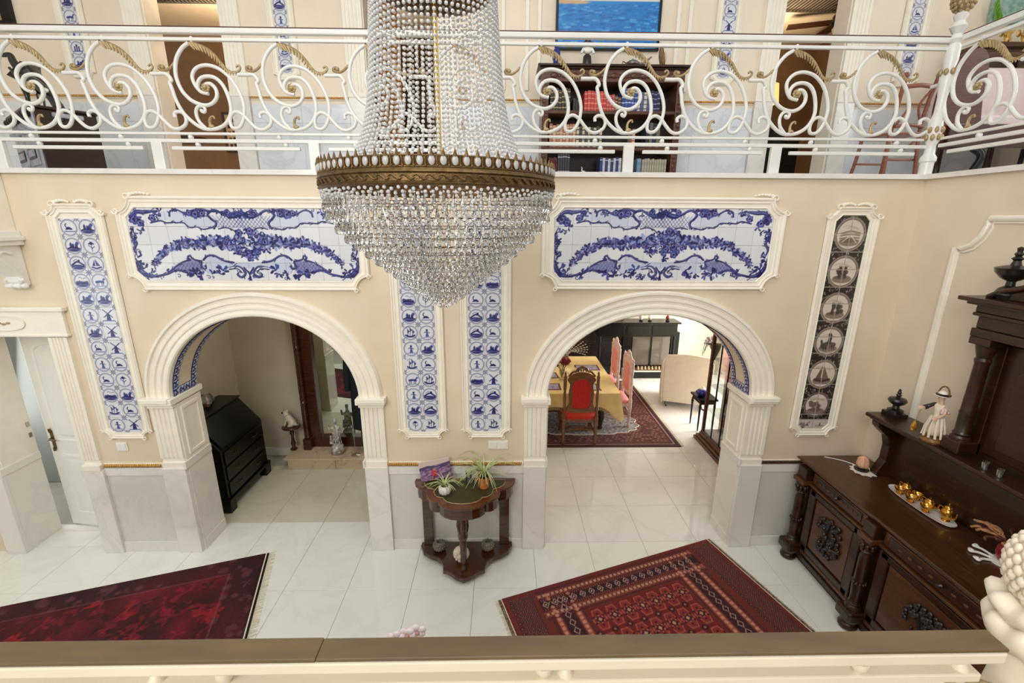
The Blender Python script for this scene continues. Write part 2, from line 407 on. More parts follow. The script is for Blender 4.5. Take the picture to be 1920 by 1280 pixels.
# upper back wall with three door openings
YU = 1.9
UD = [(-4.10, -3.24), (-1.62, -0.78), (3.28, 4.07)]; UH = 6.15
wu = MB(); xs = [-6.2]+[v for d in UD for v in d]+[6.2]
for i in range(len(xs)-1):
    wu.box(xs[i], xs[i+1], YU, YU+0.25, ZT if i % 2 == 0 else UH, 7.0)
M['plaster_up'] = mat('ivory_plaster', (238, 224, 200), 0.55, var=0.05, scale=2.0, bump=0.06, bscale=14)
structure('wall_upper', wu, M['plaster_up'])
structure('ceiling_gallery', MB().box(-6.2, 6.2, 0.0, 2.15, 7.0, 7.1).box(4.0, 6.2, -5.2, 0.0, 7.0, 7.1), M['white'])
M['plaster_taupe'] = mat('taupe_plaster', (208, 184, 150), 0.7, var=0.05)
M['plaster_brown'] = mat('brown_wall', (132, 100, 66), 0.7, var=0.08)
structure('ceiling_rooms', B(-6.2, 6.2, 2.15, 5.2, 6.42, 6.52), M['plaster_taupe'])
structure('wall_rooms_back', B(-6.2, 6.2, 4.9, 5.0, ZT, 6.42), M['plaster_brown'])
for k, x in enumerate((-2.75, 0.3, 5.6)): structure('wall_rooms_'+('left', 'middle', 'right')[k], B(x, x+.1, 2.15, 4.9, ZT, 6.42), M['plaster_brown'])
for x, y, w in ((-3.9, 3.0, 50), (4.0, 3.6, 28), (-1.5, 3.2, 10)): area('room_fill_light', (x, y, 5.6), (x, y, 9), .5, .5, w, (1.0, 0.86, 0.66)); area('room_fill_light', (x, y, 5.6), (x, y, 0), .5, .5, w*.22, (1.0, 0.86, 0.66))  # added up and down fills to brighten the upper rooms, no fittings
structure('wall_gallery_right', B(6.2, 6.3, -0.2, 2.15, ZT, 7.0), M['plaster_up']); structure('wall_gallery_left', B(-6.3, -6.2, 0.0, 2.15, ZT, 7.0), M['plaster_up'])

# lower rooms behind the arches
structure('ceiling_lower', B(-6.2, 6.2, TH, 6.4, 3.0, 3.1), M['white'])
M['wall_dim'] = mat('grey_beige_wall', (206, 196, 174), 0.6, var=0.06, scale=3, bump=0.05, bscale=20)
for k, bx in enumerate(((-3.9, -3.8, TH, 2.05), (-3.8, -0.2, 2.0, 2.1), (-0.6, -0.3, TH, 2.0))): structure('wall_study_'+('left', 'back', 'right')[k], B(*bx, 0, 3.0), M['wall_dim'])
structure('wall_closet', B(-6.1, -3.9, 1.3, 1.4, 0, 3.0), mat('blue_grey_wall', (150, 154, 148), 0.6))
area('closet_fill_light', (-6.0, .85, 1.6), (-4.6, 1.0, 1.2), .8, 1.6, 14, (0.95, 0.98, 1.0))  # added to brighten the gap beside the door; closet has no window
structure('wall_dining_back', B(-0.3, 5.4, 5.8, 5.9, 0, 3.0), M['plaster_up']); structure('wall_dining_near', B(3.56, 3.66, TH, 2.52, 0, 3.0), M['plaster_up']); structure('wall_dining_left', B(-0.3, -0.2, TH, 5.8, 0, 3.0), M['plaster_up'])
structure('wall_dining_jog', B(3.56, 5.4, 2.52, 2.62, 0, 3.0), M['plaster_up'])
for n_, bx in (('low', (5.3, 5.4, 2.4, 2.52, 0, 3.0)), ('far', (5.3, 5.4, 5.2, 5.8, 0, 3.0)), ('over', (5.3, 5.4, 2.52, 5.2, 2.5, 3.0))): structure('wall_dining_right_'+n_, B(*bx), M['plaster_up'])
w1 = structure('window_1', MB().box(5.32, 5.38, 2.6, 2.66, 0.05, 2.5).box(5.32, 5.38, 5.14, 5.2, 0.05, 2.5).box(5.32, 5.38, 2.66, 5.14, 2.43, 2.5).box(5.32, 5.38, 2.66, 5.14, 0.0, 0.08).box(5.32, 5.38, 3.87, 3.93, 0.08, 2.43), M['white'])
for a, b in ((2.66, 3.87), (3.93, 5.14)): B(5.345, 5.355, a, b, 0.08, 2.43).build('pane', M['pane'], w1)
structure('baseboard_study', MB().box(-3.8, -3.0, 1.97, 2.0, 0, 0.12).box(-3.8, -3.77, TH, 1.97, 0, 0.12), M['marble'])

# ---------------------------------------------------------------- arch surrounds
ARPROF = [(0, 0), (0, .040), (.012, .052), (.03, .052), (.036, .036), (.062, .030), (.07, .046), (.088, .046), (.096, .028), (.122, .028), (.13, .046), (.148, .046), (.156, .030), (.184, .034), (.19, .058), (.21, .058), (.222, .03), (.222, 0)]
def fluted(mb, x, w, z0, z1, d=0.030):
    """a board with four sunk flutes: outline in plan, extruded upwards"""
    n = 4; out = [(x, 0), (x, -d)]
    m = .025; g = (w-2*m)/n
    for i in range(n):
        a = x+m+g*i
        out += [(a+.006, -d), (a+.012, -d+.012), (a+g-.012, -d+.012), (a+g-.006, -d)]
    out += [(x+w, -d), (x+w, 0)]
    return mb.prism(out, z0, z1, 'XY')
def arch_trim(k, name):
    cx, a, b = ARCH[k]; L = []
    for o, h in ARPROF:
        L.append([(x, -h, z) for x, z in arch_pts(k, o, 40)])
    rt = empty(name, (cx, 0, 0), kind='structure')
    MB().loops(L, closed=False).build('arch_moulding', M['cream'], rt, smooth=35)
    for s in (-1, 1):
        xi = cx+s*a; x0 = min(xi, xi+s*.222)
        mb = MB(); fluted(mb, x0, .222, 1.10, 1.66); mb.box(x0+.002, x0+.220, -.012, 0, 1.05, 1.70)
        mb.build('pilaster', M['cream'], rt)
        MB().box(x0-.012, x0+.234, -.05, 0, 1.64, 1.68).build('necking', M['cream'], rt, bevel=.006)
        MB().box(x0-.03 if s < 0 else x0-.004, x0+.226 if s < 0 else x0+.252, -.085, TH*.5 if 0 else 0, 1.68, 1.705).box(x0-.036 if s < 0 else x0-.004, x0+.226 if s < 0 else x0+.258, -.10, 0, 1.705, 1.75).build('capital', M['cream'], rt, bevel=.006)
        MB().box(x0, x0+.222, -.03, 0, .99, 1.05).build('pilaster_foot', M['cream'], rt, bevel=.004)
        MB().box(x0-.004, x0+.226, -.045, 0, 0, .99).build('plinth', M['marble'], rt, bevel=.004)
        # inner face of the jamb: marble below, sunk cream panel above, impost band
        xa, xb = (xi, xi+.02) if s < 0 else (xi-.02, xi)
        B(xa, xb, 0.0, TH, 0, .12).build('jamb_base', M['marble'], rt)
        B(*( (xi, xi+.012) if s < 0 else (xi-.012, xi)), 0.0, TH, .12, .98).build('jamb_slab', M['marble'], rt)
        B(xa, xb, -.045, TH, .98, 1.06).build('jamb_cap', M['marble'], rt, bevel=.004)
        jp = B(*((xi, xi+.008) if s < 0 else (xi-.008, xi)), 0.0, TH, 1.06, 1.66).build('jamb_panel', M['cream'], rt)
        fr = MB()
        for y0, y1, z0, z1 in ((.05, .085, 1.10, 1.62), (TH-.085, TH-.05, 1.10, 1.62), (.085, TH-.085, 1.10, 1.135), (.085, TH-.085, 1.585, 1.62)):
            fr.box(xa, xb, y0, y1, z0, z1)
        fr.build('panel_moulding', M['cream'], jp, bevel=.005)
        B(*((xi-.0, xi+.03) if s < 0 else (xi-.03, xi)), -.085, TH+.02, 1.68, 1.74).build('impost', M['cream'], rt, bevel=.006)
    return rt
TRIM = {'L': arch_trim('L', 'trim_2'), 'R': arch_trim('R', 'trim_3')}

# ---------------------------------------------------------------- dado: skirting, slabs, cap, gilt rope
def dado(name, x0, x1, ropem):
    t = empty(name, (x0, 0, 0), kind='structure')
    B(x0, x1, -.022, 0, 0, .12).build('skirting', M['marble'], t, bevel=.004)
    n = max(1, round((x1-x0)/.62)); w = (x1-x0)/n
    for i in range(n):
        B(x0+i*w+.001, x0+(i+1)*w-.001, -.012, 0, .121, .898).build('marble_slab', M['marble_grey'], t)
    B(x0, x1, -.02, 0, .90, .985).build('marble_cap', M['marble'], t, bevel=.003)
    mb = MB().box(x0, x1, -.012, 0, .992, 1.032)
    mb.build('rope_backing', M['cream'], t)
    rp = MB(); nn = int((x1-x0)/.022)
    for i in range(nn):
        x = x0+.011+i*(x1-x0-.02)/nn
        rp.ball((x, -.018, 1.012), .0175, 6, 4, (.85, .8, 1.1))
    rp.turn(Matrix.Identity(4)).build('rope_moulding', ropem, t, smooth=60)
    return t
dado('trim_4', DX1+.19, ARCH['L'][0]-.895-.226, M['rope'])
dado('trim_5', ARCH['L'][0]+.895+.226, .43-.226, M['rope'])
dado('trim_6', 2.43+.226, 3.7, M['ropedark'])

# ---------------------------------------------------------------- left door: casing and leaf
dc = empty('trim_7', ((DX0+DX1)/2, 0, 0), kind='structure')
for xa in (DX1+.0, DX0-.17):
    mb = MB(); fluted(mb, xa, .17, 1.08, 2.34, .03); mb.box(xa+.002, xa+.168, -.014, 0, 1.02, 2.35); mb.build('casing', M['cream'], dc)
    B(xa-.0, xa+.175, -.05, 0, .97, 1.03).build('casing_foot', M['cream'], dc, bevel=.005)
    B(xa, xa+.19, -.045, 0, 0, .97).build('plinth', M['marble'], dc, bevel=.005)
B(DX0-.19, DX1+.19, -.035, 0, 2.35, 2.60).build('lintel', M['cream'], dc, bevel=.006)
B(DX0-.22, DX1+.22, -.06, 0, 2.585, 2.625).build('lintel_cap', M['cream'], dc, bevel=.008)
B(DX0-.2, DX1+.2, -.045, 0, 2.35, 2.372).build('lintel_bead', M['cream'], dc, bevel=.005)
ov = [(-4.6+.26*math.copysign(abs(math.cos(t))**.6, math.cos(t)), 2.475+.065*math.copysign(abs(math.sin(t))**.8, math.sin(t))) for t in [2*PI*i/28 for i in range(28)]]
md = MB().prism(ov, -.042, -.03, 'XZ'); md.build('medallion', M['cream'], dc, bevel=.004)
MB().tube([(x, -.043, z) for x, z in ov], .007, 6, closed=True).build('medallion_rim', M['cream'], dc, smooth=60)
orn = MB()
for k in range(7): orn.ball((-4.72+.04*k, -.045, 2.475+.006*math.sin(k*2.2)), .014, 6, 4, (1.5, .6, .8))
orn.build('medallion_leaf', M['gold'], dc, smooth=60)
for xa, xb in ((DX0, DX0+.015), (DX1-.015, DX1)):
    B(xa, xb, 0, TH, 0, .9).build('jamb_slab', M['marble'], dc); B(xa, xb, 0, TH, .98, DH).build('jamb_board', M['cream'], dc)
    B(xa-.0 if xa < -4.5 else xa-.012, xb+.012 if xa < -4.5 else xb, -.04, TH, .9, .98).build('jamb_cap', M['marble'], dc, bevel=.004)
B(DX0, DX1, TH-.05, TH, -.004, .008).build('threshold', M['marble'], dc)
for z in (1.28, 1.16): B(DX0+.013, DX0+.022, TH-.05, TH-.02, z, z+.05).build('strike_plate', M['steel'], dc)
dr = empty('door_1', (DX1-.02, TH-.045, .01), kind='structure', rz=-math.radians(9))
w, h, t = .76, 2.32, .042
def loc_box(mb, x0, x1, y0, y1, z0, z1): return mb.box(x0, x1, y0, y1, z0, z1)
mb = MB().box(-w, 0, 0, t, 0, h); mb.build('door_leaf', M['white'], dr, local=True, bevel=.004)
def door_panel(z0, z1, arch):
    x0, x1 = -w+.12, -.12; o = [(x0, z0), (x1, z0)]
    if arch: o += [((x0+x1)/2+(x1-x0)/2*math.cos(a), z1-.10+.10*math.sin(a)) for a in [PI*i/10 for i in range(11)]]
    else: o += [(x1, z1), (x0, z1)]
    c = (sum(p[0] for p in o)/len(o), (z0+z1)/2)
    sc = lambda k: [(c[0]+(x-c[0])*(1-k/.26), c[1]+(z-c[1])*(1-k/((z1-z0)/2))) for x, z in o]
    L = [[(x, y, z) for x, z in sc(k)] for k, y in ((0, .0), (0, -.012), (.02, -.014), (.03, -.002), (.06, -.002), (.085, -.012))]
    MB().loops(L, cap1=True).build('door_panel', M['white'], dr, local=True)
door_panel(1.06, 2.18, True); door_panel(.16, .90, False)
hd = MB().box(-w+.05, -w+.085, -.012, 0, .96, 1.18).build('door_handle', M['brass'], dr, local=True, bevel=.005)
MB().tube([(-w+.067, -.012, 1.09), (-w+.067, -.05, 1.09), (-w+.10, -.055, 1.092), (-w+.16, -.05, 1.085)], .009, 8).build('lever', M['brass'], hd, local=True, smooth=60)
MB().tube([(-w+.067, -.014, 1.16), (-w+.067, -.016, 1.20)], .012, 8).tube([(-w+.067, -.014, .98), (-w+.067, -.016, .94)], .012, 8).build('escutcheon', M['brass'], hd, local=True, smooth=60)

# ---------------------------------------------------------------- right wall: moulded panel with scooped corner
t = empty('trim_8', (3.7, -.42, 1.2), kind='structure')
ya, zb = -.42, 3.20
path = [(ya, 1.2), (ya, zb)]+[(ya-.0-.24*(1-math.cos(a)), zb+.22*math.sin(a)) for a in [PI/2*i/8 for i in range(1, 9)]]
path = [(ya, 1.2), (ya, 3.20), (ya-.05, 3.20), (ya-.12, 3.23), (ya-.18, 3.30), (ya-.21, 3.39), (ya-.21, 3.43), (-3.2, 3.43)]
L = [[(3.7-h, y-o*(0 if i else 1)*0, z) for i, (y, z) in enumerate(path)] for o, h in ((0, 0),)]
MB().tube([(3.695, y, z) for y, z in path], .022, 8, flat=1.0).build('panel_moulding', M['cream'], t, smooth=40)
MB().tube([(3.697, y-.03, z-.03) for y, z in path], .009, 6).build('panel_bead', M['cream'], t, smooth=40)
# ================================================================ painted tiles
BLU, MID, PAL, GLZ = (20, 22, 92), (58, 68, 146), (196, 203, 221), (222, 222, 226)
def motif(seed, kind, N=34):
    r = random.Random(seed); c = Canvas(N, N, GLZ); k = N/34
    pt = lambda L: [(x*k, y*k) for x, y in L]
    g = (120, 122, 150)
    for sx in (0, 1):
        for sy in (0, 1):       # ox-head corners
            X = lambda x: (34-x if sx else x)*k; Y = lambda y: (34-y if sy else y)*k
            c.stroke([(X(0), Y(5)), (X(2.5), Y(2.5)), (X(5), Y(0))], 1.6*k, g, .9); c.stroke([(X(0), Y(0)), (X(5), Y(5))], 1.7*k, g, .9); c.disc(X(5), Y(5), 1.1*k, g)
    ringed = kind not in ('mill', 'ship2')
    if ringed: c.ring(17*k, 17*k, 14.3*k, 1.7*k, g, .95); c.ring(17*k, 17*k, 12.8*k, .5*k, g, .6)
    if kind in ('house', 'bridge', 'shore'):
        c.disc(17*k, 23*k, 11.5*k, MID, .55, 5*k); c.disc(17*k, 25*k, 9*k, BLU, .7, 2.6*k)
        c.stroke(pt([(6, 22), (14, 20), (28, 22)]), 2.6*k, BLU)
    if kind == 'house':
        for i in range(3):
            x = 9+i*5+r.random()*2; hh = 4+r.random()*4; c.poly(pt([(x, 20), (x, 20-hh), (x+2.2, 17-hh), (x+4.4, 20-hh), (x+4.4, 20)]), BLU, .85)
        c.stroke(pt([(24, 20), (25, 12)]), 1.4*k, BLU); c.disc(25*k, 12*k, 3*k, MID, .9)
    elif kind == 'bridge':
        c.stroke(pt([(6, 19), (17, 13), (28, 19)]), 3*k, BLU); c.stroke(pt([(10, 12), (14, 9), (20, 10)]), 1*k, MID); c.poly(pt([(18, 14), (18, 9), (22, 9), (22, 14)]), BLU)
    elif kind == 'shore':
        for i in range(5): c.disc((8+4.4*i)*k, (17+r.random()*3)*k, (2+r.random()*1.8)*k, BLU, .8)
        c.stroke(pt([(12, 10), (15, 9), (18, 11)]), .9*k, MID); c.stroke(pt([(20, 12), (23, 10), (26, 11)]), .9*k, MID)
    elif kind in ('ship', 'ship2'):
        c.stroke(pt([(8, 22), (17, 25), (26, 22)]), 3*k, BLU); c.stroke(pt([(6, 26), (28, 26)]), 1*k, MID)
        for x, h in ((12, 9), (17, 6), (22, 10)): c.stroke(pt([(x, 22), (x, h)]), .9*k, BLU); c.poly(pt([(x, h), (x+4, h+5), (x, h+10)]), BLU, .8)
        c.stroke(pt([(8, 8), (13, 5), (17, 7)]), .8*k, MID)
    elif kind == 'mill':
        c.poly(pt([(13, 26), (15, 13), (20, 13), (22, 26)]), BLU, .9); c.stroke(pt([(9, 5), (25, 20)]), 1.7*k, BLU); c.stroke(pt([(26, 6), (9, 20)]), 1.7*k, BLU)
        c.stroke(pt([(6, 27), (28, 27)]), 1.6*k, MID)
    elif kind == 'horse':
        c.stroke(pt([(10, 18), (17, 17), (23, 18)]), 4.4*k, MID); c.stroke(pt([(22, 18), (25, 12), (27, 13)]), 2.4*k, MID)
        for x in (11, 14, 20, 23): c.stroke(pt([(x, 18), (x-.6, 25)]), 1.1*k, BLU)
        c.stroke(pt([(8, 26), (27, 26)]), .9*k, MID)
    elif kind == 'bird':
        c.stroke(pt([(10, 21), (16, 18), (22, 20)]), 4.6*k, BLU, taper=True); c.stroke(pt([(14, 19), (11, 13), (13, 10)]), 1.8*k, BLU); c.stroke(pt([(8, 24), (27, 24)]), 1.4*k, MID)
    elif kind == 'figure':
        c.poly(pt([(14, 25), (16, 14), (18, 14), (21, 25)]), MID, .9); c.disc(17*k, 11.5*k, 2.2*k, BLU); c.stroke(pt([(12, 16), (17, 15), (22, 17)]), 1.3*k, BLU); c.stroke(pt([(10, 26), (25, 26)]), .9*k, MID)
    elif kind == 'flower':
        c.stroke(pt([(17, 27), (17, 14)]), 1*k, MID); c.disc(17*k, 12*k, 3*k, BLU); c.stroke(pt([(17, 20), (12, 16)]), 1.6*k, BLU, taper=True, sm=0); c.stroke(pt([(17, 22), (22, 18)]), 1.6*k, BLU, taper=True, sm=0); c.disc(13*k, 13*k, 1.5*k, MID); c.disc(21*k, 13*k, 1.5*k, MID)
    elif kind == 'boat':
        c.poly(pt([(17, 7), (17, 21), (25, 21)]), MID, .9); c.poly(pt([(15.5, 9), (15.5, 21), (10, 21)]), BLU, .9); c.stroke(pt([(9, 23), (17, 25), (26, 23)]), 2.4*k, BLU); c.stroke(pt([(8, 27), (27, 27)]), .8*k, MID)
    elif kind == 'castle':
        for x in (10, 15, 20): c.poly(pt([(x, 23), (x, 13), (x+3.4, 13), (x+3.4, 23)]), BLU, .8)
        c.poly(pt([(14, 13), (16.7, 7), (19.4, 13)]), BLU); c.stroke(pt([(7, 24), (28, 24)]), 2*k, MID)
    return c.a
KINDS = ['house', 'bridge', 'shore', 'ship', 'mill', 'horse', 'bird', 'figure', 'flower', 'boat', 'castle', 'ship2']
TW = .1555
TILES = []
for i, kd in enumerate(KINDS+['house', 'shore', 'bridge', 'bird']):
    me = print_mesh('painted_tile', TW-.0022, TW-.0022, motif(i, kd)); me.materials.append(M['tile_blue']); TILES.append(me)

FPROF = [(0, 0), (0, .018), (.10, .034), (.20, .034), (.27, .022), (.34, .016), (.42, .026), (.50, .026), (.56, .016), (.86, .014), (.93, .022), (1, .016), (1, .006)]
def notch_loops(x0, x1, z0, z1, ix0, ix1, iz0, iz1, R, cham, n=8):
    """outer outline with scooped corners, inner opening with cut corners, point for point"""
    o, q = [], []
    for (cx, cz, a0, ccx, ccz, dx, dz) in ((x1, z0, PI, ix1, iz0, -1, 1), (x1, z1, 3*PI/2, ix1, iz1, -1, -1), (x0, z1, 0, ix0, iz1, 1, -1), (x0, z0, PI/2, ix0, iz0, 1, 1)):
        for i in range(n+1):
            a = a0-PI/2*i/n; o.append((cx+R*math.cos(a), cz+R*math.sin(a)))
            f = i/n
            # from the side met first to the side met next, counter-clockwise round the panel
            p0, p1 = {(-1, 1): ((ccx-cham, ccz), (ccx, ccz+cham)), (-1, -1): ((ccx, ccz-cham), (ccx-cham, ccz)), (1, -1): ((ccx+cham, ccz), (ccx, ccz-cham)), (1, 1): ((ccx, ccz+cham), (ccx+cham, ccz))}[(dx, dz)]
            q.append((p0[0]+(p1[0]-p0[0])*f, p0[1]+(p1[1]-p0[1])*f))
    return o, q
def curl(mb, c, s, fx, fz, y=-.03):
    pts = []
    for i in range(15):
        a = i/14*PI*2.2; r = s*(1-.78*i/14); pts.append((c[0]+fx*r*math.cos(a), y, c[1]+fz*r*math.sin(a)))
    mb.tube(pts, lambda t: s*(.26-.1*t), 6)
def panel_frame(rt, box, inner, R, cham, crest=True, small=False):
    x0, x1, z0, z1 = box; o, q = notch_loops(x0, x1, z0, z1, *inner, R, cham)
    L = [[(a[0]+(b[0]-a[0])*t, -h, a[1]+(b[1]-a[1])*t) for a, b in zip(o, q)] for t, h in FPROF]
    fr = MB().loops(L).build('frame', M['cream'], rt, smooth=30)
    for fx, fz, cx, cz in ((1, 1, x0, z0), (-1, 1, x1, z0), (1, -1, x0, z1), (-1, -1, x1, z1)):
        s = .030 if cz == z1 else .022
        mb = MB(); curl(mb, (cx+fx*.008, cz+fz*R), s, -fx, fz); mb.build('corner_scroll', M['cream'], fr, smooth=50)
        mb = MB(); curl(mb, (cx+fx*R, cz+fz*.008), s, fx, -fz)
        if cz == z1 and crest:
            for i in range(6):
                u = i/5; mb.ball((cx+fx*(R+.03+.03*i*(.7 if small else 1)), -.022, cz+.014+.010*math.sin(u*PI)), .017-.006*u, 6, 4, (1.3, .7, .9))
        mb.build('corner_ornament', M['cream'], fr, smooth=50)
    MB().prism(o, -.002, -.0062, 'XZ').build('backing', M['cream'], rt)
def column_panel(box, inner, rows, label, seed, ztop):
    rt = empty('tile_panel', ((box[0]+box[1])/2, 0, box[2]), label, 'tile panel', 'tall blue tile panels')
    panel_frame(rt, box, inner, .075, .045, small=True)
    xm = (inner[0]+inner[1])/2; r = random.Random(seed); last = -1
    for j in range(rows):
        for i in range(2):
            k = r.randrange(len(TILES))
            if k == last: k = (k+5) % len(TILES)
            last = k
            o = link_mesh('painted_tile', TILES[k], None, rt); o.location = Vector((xm-TW+i*TW+.001, -.004, inner[2]+j*TW+.001))-rt.location
    return rt
column_panel((-3.92, -3.44, 1.315, 3.52), (-3.845, -3.515, 1.375, 3.44), 13, 'tall blue and white tile panel between the left door and the left arch', 3, 3.4)
column_panel((-1.03, -.555, 1.31, 3.52), (-.955, -.625, 1.37, 3.44), 13, 'tall blue and white tile panel beside the left arch, left of the middle pair', 5, 3.4)
column_panel((-.40, .075, 1.31, 3.52), (-.335, -.01, 1.37, 3.44), 13, 'tall blue and white tile panel above the light switches, right of the middle pair', 8, 3.4)

# ---- wide garland panels
def flower(c, x, y, r, rn, col=BLU, MID=MID, GLZ=GLZ):
    n = 5; a0 = rn.random()*6
    for i in range(n): c.disc(x+r*.6*math.cos(a0+i*2*PI/n), y+r*.6*math.sin(a0+i*2*PI/n), r*.46, col if i % 2 else MID, .9)
    c.ring(x, y, r*.42, .8, GLZ, .8); c.disc(x, y, r*.26, col)
def sprig(c, x, y, r, rn, col=BLU, MID=MID):
    for i in range(5):
        a = rn.random()*2*PI; c.stroke([(x, y), (x+r*.6*math.cos(a+.2), y+r*.6*math.sin(a+.2)), (x+r*math.cos(a), y+r*math.sin(a))], r*.42, col if rn.random() < .6 else MID, .9, taper=True, sm=0)
def garland_art(seed, col, Wc=480, Hc=160):
    rn = random.Random(seed); c = Canvas(Wc, Hc, (224, 224, 226)); sx, sy = Wc/1620, Hc/555
    nz = np.random.RandomState(seed)
    def scroll(P, w):
        # a brushed scroll: dark outline, lighter body, small leaves breaking from alternate sides
        c.stroke(P, w*1.25, col, .95, taper=w > 4)
        if w > 2.6: c.stroke([(x-.7, y-.7) for x, y in P], w*.42, (112, 122, 188), .85, taper=True)
        Q = smooth_path([(x, y, 0) for x, y in P], 4)
        for i in range(2, len(Q)-1, 4):
            d = (Q[i+1]-Q[i-1]); s_ = 1 if (i//4) % 2 else -1; n_ = Vector((-d.y, d.x, 0)).normalized()*s_*(2.2+w*.55) if d.length > 1e-6 else Vector((0, 2, 0))
            c.stroke([(Q[i].x, Q[i].y), (Q[i].x+n_.x*.6+d.x*.35, Q[i].y+n_.y*.6+d.y*.35), (Q[i].x+n_.x+d.x*.8, Q[i].y+n_.y+d.y*.8)], 1.7, col, .9, taper=True, sm=0)
    def leafy(x, y, r):
        c.disc(x, y, r*.95, (206, 212, 228), .35)
        for i in range(6):
            a = rn.random()*2*PI; q = rn.uniform(.7, 1.15)*r
            tip = (x+q*math.cos(a), y+q*math.sin(a)); mid = (x+q*.55*math.cos(a+.25), y+q*.55*math.sin(a+.25))
            c.stroke([(x, y), mid, tip], r*.36, (150, 160, 206) if rn.random() < .13 else (MID if rn.random() < .28 else col), .95, taper=True, sm=0)
        c.disc(x, y, r*.2, col)
    def T(L, m): return [((Wc-(x-165)*sx) if m else (x-165)*sx, (y-190)*sy) for x, y in L]
    for m in (0, 1):
        c.poly(T([(330, 215), (760, 225), (770, 330), (690, 345), (640, 330), (590, 330), (560, 300), (500, 300), (460, 280), (400, 285)], m), PAL, .75)
        c.poly(T([(650, 600), (690, 560), (740, 550), (830, 590), (985, 600), (985, 650), (860, 640), (760, 690), (670, 690)], m), PAL, .9)
        lat = T([(770, 260), (850, 245), (985, 220), (985, 345), (780, 335)], m); c.poly(lat, PAL, .5)
        hump = T([(420, 665), (480, 620), (560, 585), (640, 590), (650, 650), (560, 690)], m); c.poly(hump, MID, .55)
        for i in range(9):
            x = 770+i*26; c.stroke(T([(x, 335), (x+70, 245)], m), .7, col, .8, sm=0); c.stroke(T([(x, 245), (x+70, 335)], m), .7, col, .8, sm=0)
        for i in range(8):
            x = 440+i*26; c.stroke(T([(x, 680), (x+55, 600)], m), .6, col, .8, sm=0); c.stroke(T([(x, 610), (x+50, 680)], m), .6, col, .7, sm=0)
        # upper band
        for L, w in (([(180, 290), (230, 225), (300, 222), (390, 210)], 7), ([(330, 300), (400, 285), (440, 300), (500, 295)], 2.5), ([(470, 250), (480, 215), (530, 205), (600, 240), (700, 250)], 3),
                     ([(500, 300), (560, 300), (600, 335), (650, 330), (690, 348), (760, 335)], 2.2), ([(760, 270), (740, 235), (790, 205), (850, 235), (900, 260)], 4), ([(760, 270), (790, 300), (770, 340)], 4),
                     ([(860, 250), (930, 245), (985, 215)], 9), ([(800, 345), (850, 335), (900, 350), (930, 380)], 2), ([(620, 215), (690, 200), (760, 215)], 4)):
            scroll(T(L, m), w)
        for x, y, r in ((215, 275, 11), (255, 300, 9), (345, 265, 8), (650, 235, 10), (610, 225, 7), (700, 230, 8), (880, 222, 7)): flower(c, *T([(x, y)], m)[0], r, rn, col)
        for x, y, r in ((230, 250, 11), (380, 240, 8), (405, 215, 8), (930, 215, 11), (965, 235, 10), (270, 330, 8)): sprig(c, *T([(x, y)], m)[0], r, rn, col)
        # side scrolls
        for L, w in (([(195, 330), (172, 400), (200, 450), (175, 500), (190, 560)], 5), ([(225, 350), (250, 370), (240, 385)], 2), ([(190, 560), (215, 545), (205, 520)], 3), ([(172, 570), (185, 650), (230, 700), (310, 715)], 8), ([(225, 715), (200, 710), (205, 690), (225, 695)], 2)):
            scroll(T(L, m), w)
        for x, y, r in ((195, 370, 8), (185, 430, 9), (180, 590, 8), (215, 650, 12), (260, 680, 9)): sprig(c, *T([(x, y)], m)[0], r, rn, col)
        # lower border
        for L, w in (([(290, 712), (380, 690), (450, 660), (520, 680)], 4), ([(390, 655), (380, 665), (395, 672), (440, 640), (500, 600), (560, 580)], 3.2), ([(560, 580), (545, 560), (565, 548), (580, 575), (640, 590)], 3.2),
                     ([(640, 600), (630, 640), (660, 650), (665, 625)], 3), ([(655, 580), (690, 550), (740, 548), (800, 585), (870, 600)], 3.6), ([(820, 640), (900, 630), (945, 680), (915, 715), (885, 695), (905, 670)], 4.4), ([(830, 655), (890, 650), (920, 680)], 2), ([(940, 640), (972, 690), (982, 740)], 2.6)):
            scroll(T(L, m), w)
        for x, y, r in ((580, 690, 13), (620, 700, 10), (540, 680, 9), (780, 660, 12), (760, 690, 9), (700, 690, 9)): sprig(c, *T([(x, y)], m)[0], r, rn, col)
        # swag growing to the middle
        for i in range(40):
            t = i/39; P = smooth_path([(290, 620, 0), (360, 540, 0), (450, 490, 0), (540, 450, 0), (650, 450, 0), (760, 440, 0), (900, 450, 0)], 8)
            q = P[int(t*(len(P)-1))]; r = 5.5+6*t; x, y = T([(q.x+rn.uniform(-8, 8), q.y+rn.uniform(-14, 14))], m)[0]
            leafy(x, y, r*1.3)
            if i % 3 == 2: flower(c, x+rn.uniform(-3, 3), y+rn.uniform(-4, 4), r, rn, col)
    for m in (0, 1):        # small curls and leaves that fill out the borders
        for i in range(26):
            xq, yq = (rn.uniform(200, 960), rn.choice([rn.uniform(200, 245), rn.uniform(690, 725)])) if i % 3 else (rn.uniform(170, 215), rn.uniform(330, 700))
            (x, y), = T([(xq, yq)], m); a = rn.random()*6; r = rn.uniform(3, 6)
            c.stroke([(x+r*(1-.7*q)*math.cos(a+q*5), y+r*(1-.7*q)*math.sin(a+q*5)) for q in (0, .25, .5, .75, 1)], 1.5, col, .9)
            if i % 2: sprig(c, x, y, r*1.3, rn, col)
    for i in range(64):
        a = rn.random()*2*PI; q = math.sqrt(rn.random()); x, y = 985+150*q*math.cos(a), 460+105*q*math.sin(a); x, y = T([(x, y)], 0)[0]
        if i % 3: leafy(x, y, rn.uniform(6, 10))
        else: flower(c, x, y, rn.uniform(6, 9), rn, col)
    c.a[:] = c.a+nz.normal(0, 2.0, c.a.shape[:2])[..., None]
    return c.a
